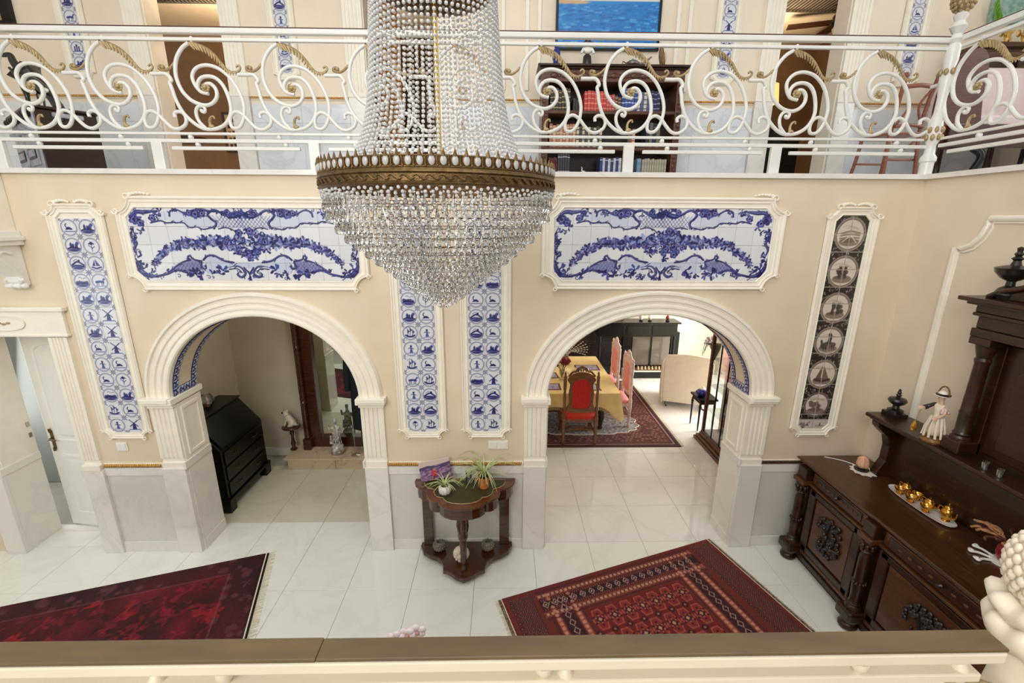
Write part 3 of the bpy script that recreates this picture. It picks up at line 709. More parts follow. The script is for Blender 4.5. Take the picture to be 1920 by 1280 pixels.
def wide_panel(box, inner, label, seed, col):
    rt = empty('tile_panel', ((box[0]+box[1])/2, 0, box[2]), label, 'tile panel', 'wide garland tile panels')
    panel_frame(rt, box, inner, .125, .085)
    img = garland_art(seed, col); nx, ny = 12, 4; tw, th = (inner[1]-inner[0])/nx, (inner[3]-inner[2])/ny; w, h = img.shape[1]//nx, img.shape[0]//ny
    for j in range(ny):
        for i in range(nx):
            me = print_mesh('painted_tile', tw-.0022, th-.0022, img[j*h:(j+1)*h, i*w:(i+1)*w]+rnd.uniform(-5, 5)); me.materials.append(M['tile_blue'])
            o = link_mesh('painted_tile', me, None, rt); o.location = Vector((inner[0]+i*tw+.001, -.004+rnd.uniform(-.0008, .0008), inner[3]-(j+1)*th+.001))-rt.location
wide_panel((-3.33, -1.20, 2.775, 3.585), (-3.25, -1.285, 2.862, 3.487), 'wide blue garland tile panel over the left arch, its edge behind the chandelier', 11, (17, 19, 86))
wide_panel((.345, 2.51, 2.79, 3.60), (.455, 2.40, 2.872, 3.505), 'wide blue garland tile panel over the right dining room arch, in clear view', 23, (22, 18, 88))

# ---- sepia panel by the corner
def sepia_art(Wc=70, Hc=460):
    rn = random.Random(4); D, K, Lt = (52, 44, 44), (34, 28, 30), (206, 194, 178); c = Canvas(Wc, Hc, D); u = Wc/2
    for i in range(1500):
        x, y = rn.random()*Wc, rn.random()*Hc; a = rn.random()*6; c.stroke([(x, y), (x+4*math.cos(a), y+4*math.sin(a))], 1.4, Lt if rn.random() < .36 else K, .7, sm=0)
    ys = [36, 110, 185, 258, 331, 402]
    for k, y in enumerate(ys):
        c.disc(u, y, 33 if k < 5 else 30, (150, 136, 122)); c.disc(u, y, 30, (112, 98, 88)); c.disc(u, y, 28 if k < 5 else 25, Lt)
        sky = (214, 202, 188); c.disc(u, y, 27 if k < 5 else 24, sky)
        for s in range(3): c.stroke([(u-18+8*s, y-14+3*s), (u-8+8*s, y-17+2*s), (u+8+4*s, y-13+2*s)], 2.5, (186, 172, 158), .7)
        c.disc(u, y+15, 21, (128, 112, 98), .9, 8); c.disc(u-4, y+12, 15, (92, 78, 70), .7, 4)
        if k == 0:
            for s in range(4): c.stroke([(u-20, y-2+5*s), (u, y-6+6*s), (u+20, y-3+5*s)], 3, (116, 104, 84), .8)
            c.stroke([(u-14, y+14), (u+2, y+4), (u+16, y+16)], 2, (226, 218, 200), .8)
        elif k in (1, 2):
            for s in range(9): c.disc(u+rn.uniform(-14, 14), y+rn.uniform(-6, 8), rn.uniform(2.5, 5), (80, 66, 58), .85)
            for s in (-7, 6): c.stroke([(u+s, y+10), (u+s*.8, y-4), (u+s, y-12)], 6, (70, 58, 52)); c.disc(u+s, y-13, 3, (196, 176, 156))
        elif k == 3:
            c.stroke([(u-14, y+8), (u-2, y+4), (u+12, y+6)], 9, (92, 80, 74)); c.stroke([(u, y+2), (u+2, y-10), (u, y-16)], 8, (70, 60, 58)); c.stroke([(u-14, y+8), (u-17, y-2)], 5, (92, 80, 74), sm=0)
            for s in (-12, -7, 8, 12): c.stroke([(u+s, y+8), (u+s+2, y+17)], 2, (60, 52, 48), sm=0)
        elif k == 4:
            c.poly([(u-3, y-21), (u-3, y+9), (u-15, y+9)], (104, 88, 74)); c.poly([(u, y-21), (u, y+9), (u+15, y+9)], (120, 104, 90)); c.stroke([(u-16, y+11), (u, y+15), (u+17, y+11)], 5, (74, 58, 48))
        else:
            for s in range(14): c.disc(u+rn.uniform(-16, 16), y+rn.uniform(-8, 12), rn.uniform(2, 5), (116, 92, 80), .8)
    c.poly([(0, 436), (Wc, 436), (Wc, Hc), (0, Hc)], (206, 194, 184)); c.stroke([(0, 437), (Wc, 437)], 2, (150, 140, 132), sm=0)
    for s in range(6): sprig(c, 14+rn.uniform(-8, 8), 449+rn.uniform(-4, 4), 6, rn, (120, 110, 108), (150, 140, 134))
    c.poly([(50, 452), (52, 444), (54, 452)], (90, 76, 72)); c.stroke([(42, 453), (60, 453)], 1.5, (110, 96, 92), sm=0)
    return c.a
rt = empty('tile_panel', (3.11, 0, 1.31), 'tall brown sepia tile panel with round landscape scenes, above the sideboard end', 'tile panel')
ib = (2.965, 3.265, 1.385, 3.455); panel_frame(rt, (2.885, 3.35, 1.315, 3.53), ib, .08, .05, small=True)
img = sepia_art(); tw, th = .15, (ib[3]-ib[2])/13; hh = img.shape[0]/13
for j in range(13):
    for i in range(2):
        q = img[int(j*hh):int((j+1)*hh), i*35:(i+1)*35]+rnd.uniform(-6, 6); q[0] = q[-1] = (176, 166, 152); q[:, 0 if i else -1] = (176, 166, 152)
        me = print_mesh('painted_tile', tw-.0022, th-.0022, q); me.materials.append(M['tile_brown'])
        o = link_mesh('painted_tile', me, None, rt); o.location = Vector((ib[0]+i*tw+.001, -.004, ib[3]-(j+1)*th+.001))-rt.location

# ---- small border tiles on the reveals of the arches
def border_art(seed, N=12):
    rn = random.Random(seed); c = Canvas(N, N, (216, 220, 232)); c.stroke([(0, 0), (N, 0)], 2.4, BLU, sm=0); c.stroke([(0, N), (N, N)], 2.4, BLU, sm=0)
    c.stroke([(1, N*.8), (N*.3, N*.3), (N*.6, N*.6), (N*.95, N*.2)], 2.0, BLU); c.disc(N*.3, N*.7, 1.6, MID); c.disc(N*.75, N*.75, 1.7, BLU)
    return c.a
BT = [print_mesh('border_tile', .076, .074, border_art(i)) for i in range(4)]
for b in BT: b.materials.append(M['tile_blue'])
for k, s in (('L', -1), ('R', 1)):
    cx, a, b = ARCH[k]; rt = TRIM[k]
    def put(x, y, z, nx, nz, tx, tz, q):
        # the tile's face looks along (nx, nz); its width runs along the arch (tx, tz), its height along Y
        o = link_mesh('border_tile', BT[q % 4], None, rt)
        m = Matrix(((tx, -nx, 0, x), (0, 0, 1, y), (tz, -nz, 0, z), (0, 0, 0, 1)))
        o.matrix_local = Matrix.Translation(-Vector(rt.location)) @ m
    arc = []; N = 400
    for i in range(N+1):
        g = PI*.5*i/N; arc.append((cx+s*a*math.cos(g), SPR+b*math.sin(g)))
    acc = 0; q = 0; i0 = 0; step = .078
    for i in range(1, N+1):
        acc += math.dist(arc[i], arc[i-1])
        if acc >= step or i == N:
            (xa, za), (xb, zb) = arc[i0], arc[i]
            t = Vector((xb-xa, zb-za)).normalized(); nrm = Vector((-s*abs(t.y), -abs(t.x)))
            if s < 0: o_ = (xa, za); tt = t
            else: o_ = (xb, zb); tt = -t
            for y in (.012, TH-.088): put(o_[0], y, o_[1], nrm.x, nrm.y, tt.x, tt.y, q)
            q += 1; acc = 0; i0 = i
    xe = cx+s*a
    for j in range(3):
        y = .09+.078*j
        o = link_mesh('border_tile', BT[j], None, rt)
        nx = -s
        m = Matrix(((0, -nx, 0, xe), (s*-1, 0, 0, y if s > 0 else y), (0, 0, 1, SPR+.003), (0, 0, 0, 1)))
        m = Matrix(((0, -nx, 0, xe), (nx, 0, 0, y+(0 if nx > 0 else .076)), (0, 0, 1, SPR+.003), (0, 0, 0, 1)))
        o.matrix_local = Matrix.Translation(-Vector(rt.location)) @ m

# ---- light switches
for x0, x1, n, lb in ((-3.825, -3.72, 1, 'single cream light switch below the left tall tile panel'), (-.15, .05, 2, 'double cream light switch below the middle right tile panel')):
    s = empty('light_switch', ((x0+x1)/2, 0, 1.17), lb, 'switch', 'light switches')
    pl = B(x0, x1, -.012, 0, 1.17, 1.265).build('switch_plate', M['cream'], s, bevel=.004)
    for i in range(n):
        w = (x1-x0)/n; B(x0+i*w+.012, x0+(i+1)*w-.012, -.018, -.010, 1.182, 1.253).build('rocker', M['white'], s, bevel=.003)

# ---- scroll bracket under the boxed beam at the far left
b = empty('wall_bracket', (-4.55, -.1, 3.76), 'white carved scroll bracket under a boxed beam above the left door', 'bracket')
B(-5.6, -4.22, -.24, 0, 3.28, 3.76).build('beam', M['cream'], b, bevel=.006)
MB().box(-5.6, -4.19, -.27, 0, 3.24, 3.29).box(-5.6, -4.16, -.30, 0, 3.21, 3.245).box(-5.6, -4.18, -.28, 0, 3.17, 3.212).build('cornice', M['white'], b, bevel=.006)
pr = [(0, 3.17), (-.24, 3.17), (-.245, 3.12), (-.20, 3.05), (-.13, 2.97), (-.075, 2.90), (-.07, 2.85), (-.03, 2.82), (0, 2.82)]
MB().prism(pr, -4.36, -4.22, 'YZ').build('console', M['white'], b, bevel=.008)
mb = MB()
for x in (-4.36, -4.22): mb.tube(smooth_path([(x, -.10, 3.10), (x, -.17, 3.12), (x, -.21, 3.08), (x, -.16, 3.02), (x, -.10, 2.95), (x, -.06, 2.88), (x, -.09, 2.86)], 4), .016, 6)
for i in range(5): mb.ball((-4.36+.035*i, -.055-.01*(i % 2), 2.82), .026, 6, 5)
mb.build('scrollwork', M['white'], b, smooth=50)
# ================================================================ wrought railings
UX, UZ = 1.121e-3, 0.9637e-3
def RW(x, y):      # one scroll bay: drawing units -> metres from the rosette
    dx, dy = x-495, y-620; return ((dx-.165*dy)*UX, -dy*UZ)
S_C = [(372, 288), (325, 328), (288, 400), (279, 480), (290, 560), (330, 650), (390, 715), (450, 747), (510, 757), (556, 735), (580, 690), (574, 640), (550, 605), (520, 590), (490, 600)]
S_W = [(520, 668), (462, 652), (420, 600), (400, 540), (415, 490), (452, 460), (510, 452), (580, 472), (640, 515), (690, 570), (740, 650), (775, 740), (783, 830), (770, 900), (742, 935), (700, 930), (682, 880), (690, 830), (725, 806), (775, 830), (830, 890), (880, 935), (930, 945), (975, 915), (985, 870), (965, 825), (925, 808), (898, 825), (905, 855)]
S_I = [(445, 640), (440, 600), (450, 565), (475, 542), (520, 535), (570, 550), (620, 600), (660, 680), (685, 770), (680, 840), (650, 900), (600, 935), (545, 945), (490, 940), (420, 900), (340, 820), (285, 720), (258, 640), (240, 588), (250, 565), (215, 522), (165, 520), (105, 520)]
S_K = [(505, 940), (455, 885), (432, 825), (438, 778), (468, 762), (495, 782), (492, 812), (470, 806)]
S_L = [(375, 290), (430, 298), (500, 330), (560, 380), (610, 440), (650, 485), (690, 503), (728, 495), (742, 468), (725, 450), (712, 465)]
S_G = [(268, 438), (240, 476), (205, 494), (168, 484), (166, 464), (182, 462)]
S_B = [(548, 940), (532, 890), (536, 855), (556, 843), (566, 862)]
def bar(mb, pts, r, seg=8):
    P = smooth_path([(*RW(*p), 0) for p in pts], 5); mb.tube([(p.x, 0, p.y) for p in P], r, seg)
def bay_meshes(m_iron, m_gold):
    out = {}
    for nm, pts, r in (('scroll_c', S_C, .0152), ('scroll_outer', S_W, .0142), ('scroll_inner', S_I, .015), ('scroll_curl', S_K, lambda t: .0145-.003*t)):
        mb = MB(); bar(mb, pts, r)
        if nm == 'scroll_curl': x, z = RW(472, 800); mb.ball((x, 0, z), .016, 8, 6)
        out[nm] = (mb, m_iron)
    mb = MB(); x, z = RW(498, 622)
    mb.ball((x, -.012, z), .017, 8, 6)
    for i in range(8):
        a = i*PI/4; mb.ball((x+.024*math.cos(a), -.006, z+.024*math.sin(a)), .014, 6, 5, (1, .7, 1))
    out['rosette'] = (mb, m_gold)
    mb = MB(); P = smooth_path([(*RW(*p), 0) for p in S_L], 5); n = len(P)
    mb.tube([(p.x, 0, p.y) for p in P], lambda t: .012-.004*t, 6)
    for i in range(1, int(n*.66), 2):     # drooping lobes of the acanthus leaf
        p, d = P[i], (P[i+1]-P[i-1]).normalized(); k = 1-.55*i/(n*.62)
        nr = Vector((-d.y, d.x, 0)) if -d.x < 0 else Vector((d.y, -d.x, 0))
        nr = nr if nr.y < 0 else -nr
        a, b, c = p-d*.006, p+nr*.022*k+d*.014, p+nr*.044*k+d*.034*k
        mb.tube([(q.x, -.004, q.y) for q in (a, b, c)], lambda t, k=k: (.017-.010*t)*k, 6, flat=.8)
    out['leaf'] = (mb, m_gold)
    mb = MB(); bar(mb, S_G, lambda t: .009+.004*t, 6); x, z = RW(190, 470); mb.ball((x, 0, z), .018, 6, 5); out['tendril'] = (mb, m_gold)
    mb = MB(); bar(mb, S_B, lambda t: .012-.004*t, 6); x, z = RW(548, 925); mb.ball((x, -.004, z), .026, 8, 5, (1, .5, .7)); out['bud'] = (mb, m_gold)
    mb = MB(); x, z = RW(388, 270); mb.ball((x+.004, 0, z+.006), .020, 8, 6, (.8, .8, 1.3)); out['collar'] = (mb, m_iron)
    return {k: (v[0].mesh(k, (0, 0, 0), 60), v[1]) for k, v in out.items()}
GOLDPART = ('rosette', 'leaf', 'tendril', 'bud')
def add_bay(bm_, rt, loc, rz=0.0):
    off = Vector(loc)-rt.location; sc = None
    for nm in ('scroll_outer', 'scroll_c', 'scroll_inner', 'scroll_curl', 'collar', 'rosette', 'leaf', 'tendril', 'bud'):
        me, m = bm_[nm]
        o = link_mesh(nm, me, m, rt); o.location = off; o.rotation_euler = (0, 0, rz)
        if nm in GOLDPART: o['label'] = 'antique gold '+nm
BAY = bay_meshes(M['iron'], M['gold'])
YR = .05
rl = empty('balcony_railing', (0, YR, ZT), 'long white wrought iron scroll railing with gold leaves along the back balcony', 'railing')
def rail_bar(rt, name, x0, x1, y, z, hw, hh, m, bev=.004): return B(x0, x1, y-hw, y+hw, z-hh, z+hh).build(name, m, rt, bevel=bev)
XR = 3.70
rail_bar(rl, 'handrail', -6.0, XR, YR, 4.838, .024, .021, M['iron'], .008)
B(-6.0, XR, YR-.02, YR+.02, 4.860, 4.866).build('handrail_cap', M['oak'], rl)
rail_bar(rl, 'top_bar', -6.0, XR, YR, 4.778, .016, .012, M['iron'])
rail_bar(rl, 'lower_bar', -6.0, XR, YR, 4.086, .014, .010, M['iron'])
rail_bar(rl, 'lower_bar', -6.0, XR, YR, 4.030, .016, .014, M['iron'])
posts = [-4.22, -2.91, -1.60, -.26, 1.08, 2.36]
for x in posts: B(x-.045, x+.045, YR-.02, YR+.02, ZT, 4.02).build('post', M['iron'], rl, bevel=.006)
pp = posts+[XR]
for a, b in zip(pp[:-1], pp[1:]):
    rail_bar(rl, 'floor_bar', a+.12, b-.12, YR, 3.972, .014, .014, M['iron'])
    for fx in (.22, .78):
        x = a+(b-a)*fx; MB().ball((x, YR, 4.058), .022, 8, 6).build('bead', M['iron'], rl, smooth=60); MB().ball((x+.05, YR, 4.0), .022, 8, 6).build('bead', M['iron'], rl, smooth=60)
for k in range(-8, 4):
    add_bay(BAY, rl, (1.062+.7*k, YR, 4.435))
# the white turned post where the two railings meet
nw = empty('newel_post', (XR, .03, ZT), 'white corner railing post with carved gilded leaves and round gold finial', 'post')
prof = [(.05, 0), (.05, .10), (.06, .11), (.06, .14), (.04, .17), (.036, .24), (.052, .28), (.058, .36), (.046, .44), (.034, .50), (.034, .62), (.046, .70), (.05, .78), (.036, .82), (.05, .88), (.05, .99), (.03, 1.02)]
MB().lathe(prof, (XR, .03, ZT), 14).build('shaft', M['iron'], nw, smooth=40)
mb = MB()
for j, z in enumerate((.30, .36, .80)):
    for i in range(8):
        a = i*PI/4+.3*j; mb.ball((XR+.055*math.cos(a), .03+.055*math.sin(a), ZT+z), .017, 6, 5, (1, 1, 1.6))
mb.build('leaf_collar', M['gold'], nw, smooth=60)['label'] = 'gilded leaf collar'
MB().lathe([(.03, 1.0), (.055, 1.04), (.03, 1.08), (.06, 1.13), (.035, 1.17), (.05, 1.21), (.028, 1.24)], (XR, .03, ZT), 12).build('finial_base', M['iron'], nw, smooth=50)
def leafy_ball(c, r, rows, m, name, rt, zs=1.25):
    mb = MB().ball(c, r, 16, 12, (1, 1, zs))
    for j in range(rows):
        ph = -PI/2+PI*(j+.5)/rows; n = max(5, int(rows*1.5*math.cos(ph)))
        for i in range(n):
            a = 2*PI*(i+.5*(j % 2))/n; q = Vector((r*math.cos(ph)*math.cos(a), r*math.cos(ph)*math.sin(a), r*zs*math.sin(ph)))
            mb.ball(Vector(c)+q, r*1.9/rows, 6, 4, (1, 1, 1.4))
    return mb.build(name, m, rt, smooth=60)
leafy_ball((XR, .03, ZT+1.335), .078, 10, M['gold'], 'finial', nw)

# railing of the right-hand gallery, running towards the landing
XG = 3.72
rr = empty('balcony_railing', (XG, -1.4, ZT), 'white scroll railing with gold leaves turning the corner along the right gallery', 'railing')
def ybar(name, z, hw, hh, y0=-.03, y1=-3.2, m=M['iron']): return B(XG-hw, XG+hw, y1, y0, z-hh, z+hh).build(name, m, rr, bevel=.004)
ybar('handrail', 4.838, .024, .021); ybar('top_bar', 4.778, .016, .012); ybar('lower_bar', 4.086, .014, .010); ybar('lower_bar', 4.03, .016, .014); ybar('floor_bar', 3.972, .014, .014, -.12, -1.2)
B(XG-.02, XG+.02, -3.2, -.03, 4.86, 4.866).build('handrail_cap', M['oak'], rr)
for y in (-1.33, -2.65): B(XG-.02, XG+.02, y-.045, y+.045, ZT, 4.02).build('post', M['iron'], rr, bevel=.006)
for y in (-.35, -.9): MB().ball((XG, y, 4.058), .022, 8, 6).build('bead', M['iron'], rr, smooth=60)
for k in range(4): add_bay(BAY, rr, (XG, -.24-.70*k, 4.435), -PI/2)

# railing of the landing right in front
YN = -3.468; ZN = 2.70
BAYN = bay_meshes(M['iron_cream'], M['gold'])
rn_ = empty('landing_railing', (0, YN, ZN-1.04), 'cream landing railing with worn brown wooden handrail along the bottom', 'railing')
M['rail_wood'] = mat('worn_brown_handrail', (112, 90, 56), 0.45, rgb2=(92, 74, 52), scale=3, stretch=(2, 10, 10), coat=0.1)
B(-1.6, .29-.6, YN-.0205, YN+.0205, ZN-.007, ZN+.001).build('handrail_strip', M['rail_wood'], rn_, bevel=.002)
B(-.31, .862, YN-.020, YN+.020, ZN-.007, ZN).build('handrail_strip', M['rail_wood'], rn_, bevel=.002)
B(-1.6, .862, YN-.021, YN+.019, ZN-.032, ZN-.008).build('handrail', M['iron_cream'], rn_, bevel=.004)
B(-1.6, .835, YN-.016, YN+.016, ZN-.078, ZN-.060).build('top_bar', M['iron_cream'], rn_, bevel=.003)
B(-1.6, .9, YN-.014, YN+.014, ZN-.78, ZN-.76).build('lower_bar', M['iron_cream'], rn_, bevel=.003)
for x in (-.47, .07, .62, -.97):
    MB().lathe([(.006, -.060), (.010, -.052), (.016, -.044), (.016, -.032)], (x, YN-.006, ZN), 10).build('baluster_cone', M['iron_cream'], rn_, smooth=50)
for k in range(-2, 2): add_bay(BAYN, rn_, (.16+.70*k, YN, ZN-.413))
YP = -3.43
nf = empty('newel_post', (.992, YP, ZN-1.04), 'cream newel post with carved woven ball finial at the lower right edge', 'post')
MB().lathe([(.05, 0), (.05, .7), (.06, .74), (.05, .82), (.045, .90), (.048, .98), (.055, 1.02), (.050, 1.06)], (.992, YP, ZN-1.04), 20).build('shaft', M['iron_cream'], nf, smooth=40)
def petal_ring(z, r, n, h, nm):
    L = []
    for rr_, zz in ((r*.86, -h), (r*1.0, -h*.5), (r*1.06, 0), (r*.98, h*.5), (r*.72, h*.75)):
        L.append([(.992+rr_*(1+.05*math.cos(n*a))*math.cos(a), YP+rr_*(1+.05*math.cos(n*a))*math.sin(a), z+zz+.006*math.cos(n*a)) for a in [2*PI*i/64 for i in range(64)]])
    MB().loops(L, cap0=True, cap1=True).build(nm, M['iron_cream'], nf, smooth=60)
petal_ring(2.668, .072, 9, .034, 'petal_collar'); petal_ring(2.716, .076, 9, .024, 'petal_collar')
leafy_ball((.985, YP, 2.800), .064, 15, M['iron_cream'], 'finial', nf, 1.2)
# ================================================================ the crystal chandelier
CX, CY = -.305, -1.765
ch = empty('chandelier', (CX, CY, 2.98), 'huge crystal chandelier with brass crown ring and strung bead chains hanging in the hall', 'chandelier')
CV = lambda x, y, z: (CX+x, CY+y, z)
RR = .552
MB().tube([CV(0, 0, 3.56), CV(0, 0, 7.6)], .012, 10).build('rod', M['brassrod'], ch, smooth=60)
# crown ring: relief band below, pierced band of oval stones above
L = []
for r, z in ((RR-.014, 3.525), (RR-.006, 3.525), (RR+.004, 3.533), (RR-.003, 3.540), (RR-.003, 3.566), (RR+.004, 3.572), (RR-.002, 3.580), (RR-.004, 3.586), (RR-.014, 3.586), (RR-.014, 3.525)):
    L.append([CV(r*math.cos(2*PI*i/96), r*math.sin(2*PI*i/96), z) for i in range(96)])
crown = MB().loops(L).build('crown_band', M['brass'], ch, smooth=30)
mb = MB(); n = 72
for i in range(n):
    a = 2*PI*i/n; pts = []
    for j in range(7):
        u = j/6; aa = a+(u-.5)*.11; pts.append(CV((RR+.001)*math.cos(aa), (RR+.001)*math.sin(aa), 3.553+.009*math.sin(u*2*PI)))
    mb.tube(pts, lambda t: .0045*math.sin(PI*min(1, max(.05, t))), 5)
mb.build('wave_relief', M['brass'], crown, smooth=60)
NS = 80
pier = MB().loops([[CV((RR-o)*math.cos(2*PI*i/96), (RR-o)*math.sin(2*PI*i/96), z) for i in range(96)] for o, z in ((.008, 3.586), (.006, 3.588), (.006, 3.632), (.009, 3.632))])
for i in range(NS):
    a = 2*PI*i/NS; pier.tube([CV((RR-.004)*math.cos(a)+.0132*math.cos(t)*-math.sin(a), (RR-.004)*math.sin(a)+.0132*math.cos(t)*math.cos(a), 3.6115+.0190*math.sin(t)) for t in [2*PI*j/12 for j in range(12)]], .0026, 5, closed=True)
for zz in (3.590, 3.628):
    pier.tube([CV((RR-.006)*math.cos(2*PI*i/96), (RR-.006)*math.sin(2*PI*i/96), zz) for i in range(96)], .0038, 6, closed=True)
for i in range(NS):
    a = 2*PI*(i+.5)/NS; c, s = math.cos(a), math.sin(a); r = RR-.005
    pier.tube([CV(r*c, r*s, 3.588), CV(r*c, r*s, 3.63)], .0055, 6, flat=.5)
    pier.ball(CV(r*c, r*s, 3.594), .0058, 6, 4)
    a = 2*PI*i/NS; c, s = math.cos(a), math.sin(a)
    pier.tube([CV(r*c, r*s, 3.626), CV(r*c, r*s, 3.640), CV(r*c, r*s, 3.655)], lambda t: .009*(1-t)+.0012, 6)
pier.build('pierced_gallery', M['brass'], ch, smooth=50)
st = MB().ball((0, 0, 0), .0168, 10, 8, (.72, .35, 1.06)).mesh('oval_crystal', (0, 0, 0), 60); st.materials.append(M['bead'])
for i in range(NS):
    a = 2*PI*i/NS
    o = link_mesh('oval_crystal', st, None, ch); o.location = ((RR-.002)*math.cos(a), (RR-.002)*math.sin(a), 3.6115-2.98); o.rotation_euler = (0, 0, a+PI/2)
# bead chains: from the top crown down over the inner ring and out to the big ring
ctrl = [(.215, 5.05), (.245, 4.72), (.272, 4.36), (.285, 4.18), (.300, 4.0), (.322, 3.86), (.352, 3.76), (.40, 3.67), (.47, 3.60)]
P = smooth_path([(r, 0, z) for r, z in ctrl], 40); acc = 0; beads = [P[0]]
for i in range(1, len(P)):
    acc += (P[i]-P[i-1]).length
    if acc > .0200: beads.append(P[i]); acc = 0
bm = bmesh.new(); bmesh.ops.create_icosphere(bm, subdivisions=1, radius=.0084)
ico_v = [v.co.copy() for v in bm.verts]; ico_f = [tuple(v.index for v in f.verts) for f in bm.faces]; bm.free()
mb = MB()
for p in beads: mb.add([p+v for v in ico_v], ico_f)
strand = mb.mesh('bead_chain', (0, 0, 2.98), 70); strand.materials.append(M['bead'])
NCH = 74
for i in range(NCH):
    o = link_mesh('bead_chain', strand, None, ch); o.rotation_euler = (0, 0, 2*PI*i/NCH)
# inner brass ring with its own studs
L = []
for r, z in ((.235, 4.37), (.262, 4.37), (.264, 4.42), (.25, 4.44), (.10, 4.47), (.09, 4.46), (.235, 4.37)):
    L.append([CV(r*math.cos(2*PI*i/64), r*math.sin(2*PI*i/64), z) for i in range(64)])
MB().loops(L).build('upper_ring', M['brass'], ch, smooth=40)
mb = MB()
for r, z, n in ((.225, 4.375, 40), (.195, 4.385, 34), (.165, 4.395, 28), (.135, 4.41, 22)):
    for i in range(n):
        a = 2*PI*i/n; mb.add([Vector(CV(r*math.cos(a), r*math.sin(a), z))+v for v in ico_v], ico_f)
mb.build('ring_beads', M['bead'], ch, smooth=70)['kind'] = 'stuff'
L = []
for r, z in ((.20, 5.04), (.225, 5.04), (.225, 5.09), (.20, 5.09), (.20, 5.04)): L.append([CV(r*math.cos(2*PI*i/48), r*math.sin(2*PI*i/48), z) for i in range(48)])
MB().loops(L).build('top_ring', M['brass'], ch, smooth=40)
# tiers of cut drops
tiers = []
prof = [(3.495, .535), (3.445, .525), (3.395, .49), (3.352, .452), (3.312, .412), (3.274, .368), (3.238, .325), (3.204, .282), (3.172, .242), (3.142, .204), (3.112, .168), (3.084, .132), (3.058, .098), (3.034, .064), (3.014, .030)]
drop = MB()
for h0, s in ((.0, 1.0),):
    drop.lathe([(.001, .012), (.0055, .007), (.001, .001), (.0045, -.012), (.0105, -.034), (.0118, -.046), (.008, -.057), (.001, -.062)], (0, 0, 0), 6)
dme = drop.mesh('crystal_drop', (0, 0, 0)); dme.materials.append(M['crystal'])
small = MB().lathe([(.001, .006), (.008, .0), (.001, -.006)], (0, 0, .014), 6).mesh('x')
n_ind = 0; rest = MB(); rest_v = []
hoop = MB()
for k, (z, r) in enumerate(prof):
    hoop.tube([CV((r-.004)*math.cos(2*PI*i/48), (r-.004)*math.sin(2*PI*i/48), z+.012) for i in range(48)], .0022, 5, closed=True)
hoops = hoop.build('tier_hoops', M['brass'], ch, smooth=60); hoops['kind'] = 'stuff'
cand = []
for k, (z, r) in enumerate(prof):
    n = max(4, round(2*PI*r/(.036 if k < 4 else .030)))
    for i in range(n):
        a = 2*PI*(i+.5*(k % 2))/n; cand.append((math.sin(a) > .05, k, r*math.cos(a), r*math.sin(a), z, 1.0 if k < 4 else .86, a))
cand.sort(key=lambda q: (q[0], q[3]))
dv = [v.co.copy() for v in dme.vertices]; df = [tuple(p.vertices) for p in dme.polygons]
for j, (_, k, x, y, z, s, a) in enumerate(cand):
    if j < 300:
        o = link_mesh('crystal_drop', dme, None, ch); o.location = (x, y, z-2.98); o.scale = (s, s, s); o.rotation_euler = (0, 0, a)
    else:
        rest.add([Vector(CV(x, y, z))+v*s for v in dv], df)
rest.build('rear_crystal_drops', M['crystal'], ch)['kind'] = 'stuff'
# beads strung close under the crown ring
mb = MB()
for r, z, n in ((.545, 3.516, 120), (.541, 3.500, 120), (.53, 3.487, 116)):
    for i in range(n):
        a = 2*PI*(i+.5*(z < 3.51))/n; mb.add([Vector(CV(r*math.cos(a), r*math.sin(a), z+.004*math.sin(i*2.1)))+v*.95 for v in ico_v], ico_f)
mb.build('crown_beads', M['bead'], ch, smooth=70)['kind'] = 'stuff'
# short linking beads between tiers and under the ring
mb = MB()
for k in range(len(prof)-1):
    (z0, r0), (z1, r1) = prof[k], prof[k+1]; n = max(4, round(2*PI*r0/.034))
    for i in range(n):
        a = 2*PI*(i+.25)/n
        for t in (.0, .35, .7):
            r, z = r0+(r1-r0)*t, z0+(z1-z0)*t+.006
            mb.add([Vector(CV(r*math.cos(a), r*math.sin(a), z))+v*.55 for v in ico_v], ico_f)
mb.build('linking_beads', M['bead'], ch, smooth=70)['kind'] = 'stuff'
MB().lathe([(.002, -.06), (.012, -.045), (.016, -.03), (.010, -.012), (.004, 0)], CV(0, 0, 3.02), 10).build('bottom_drop', M['crystal'], ch, smooth=20)
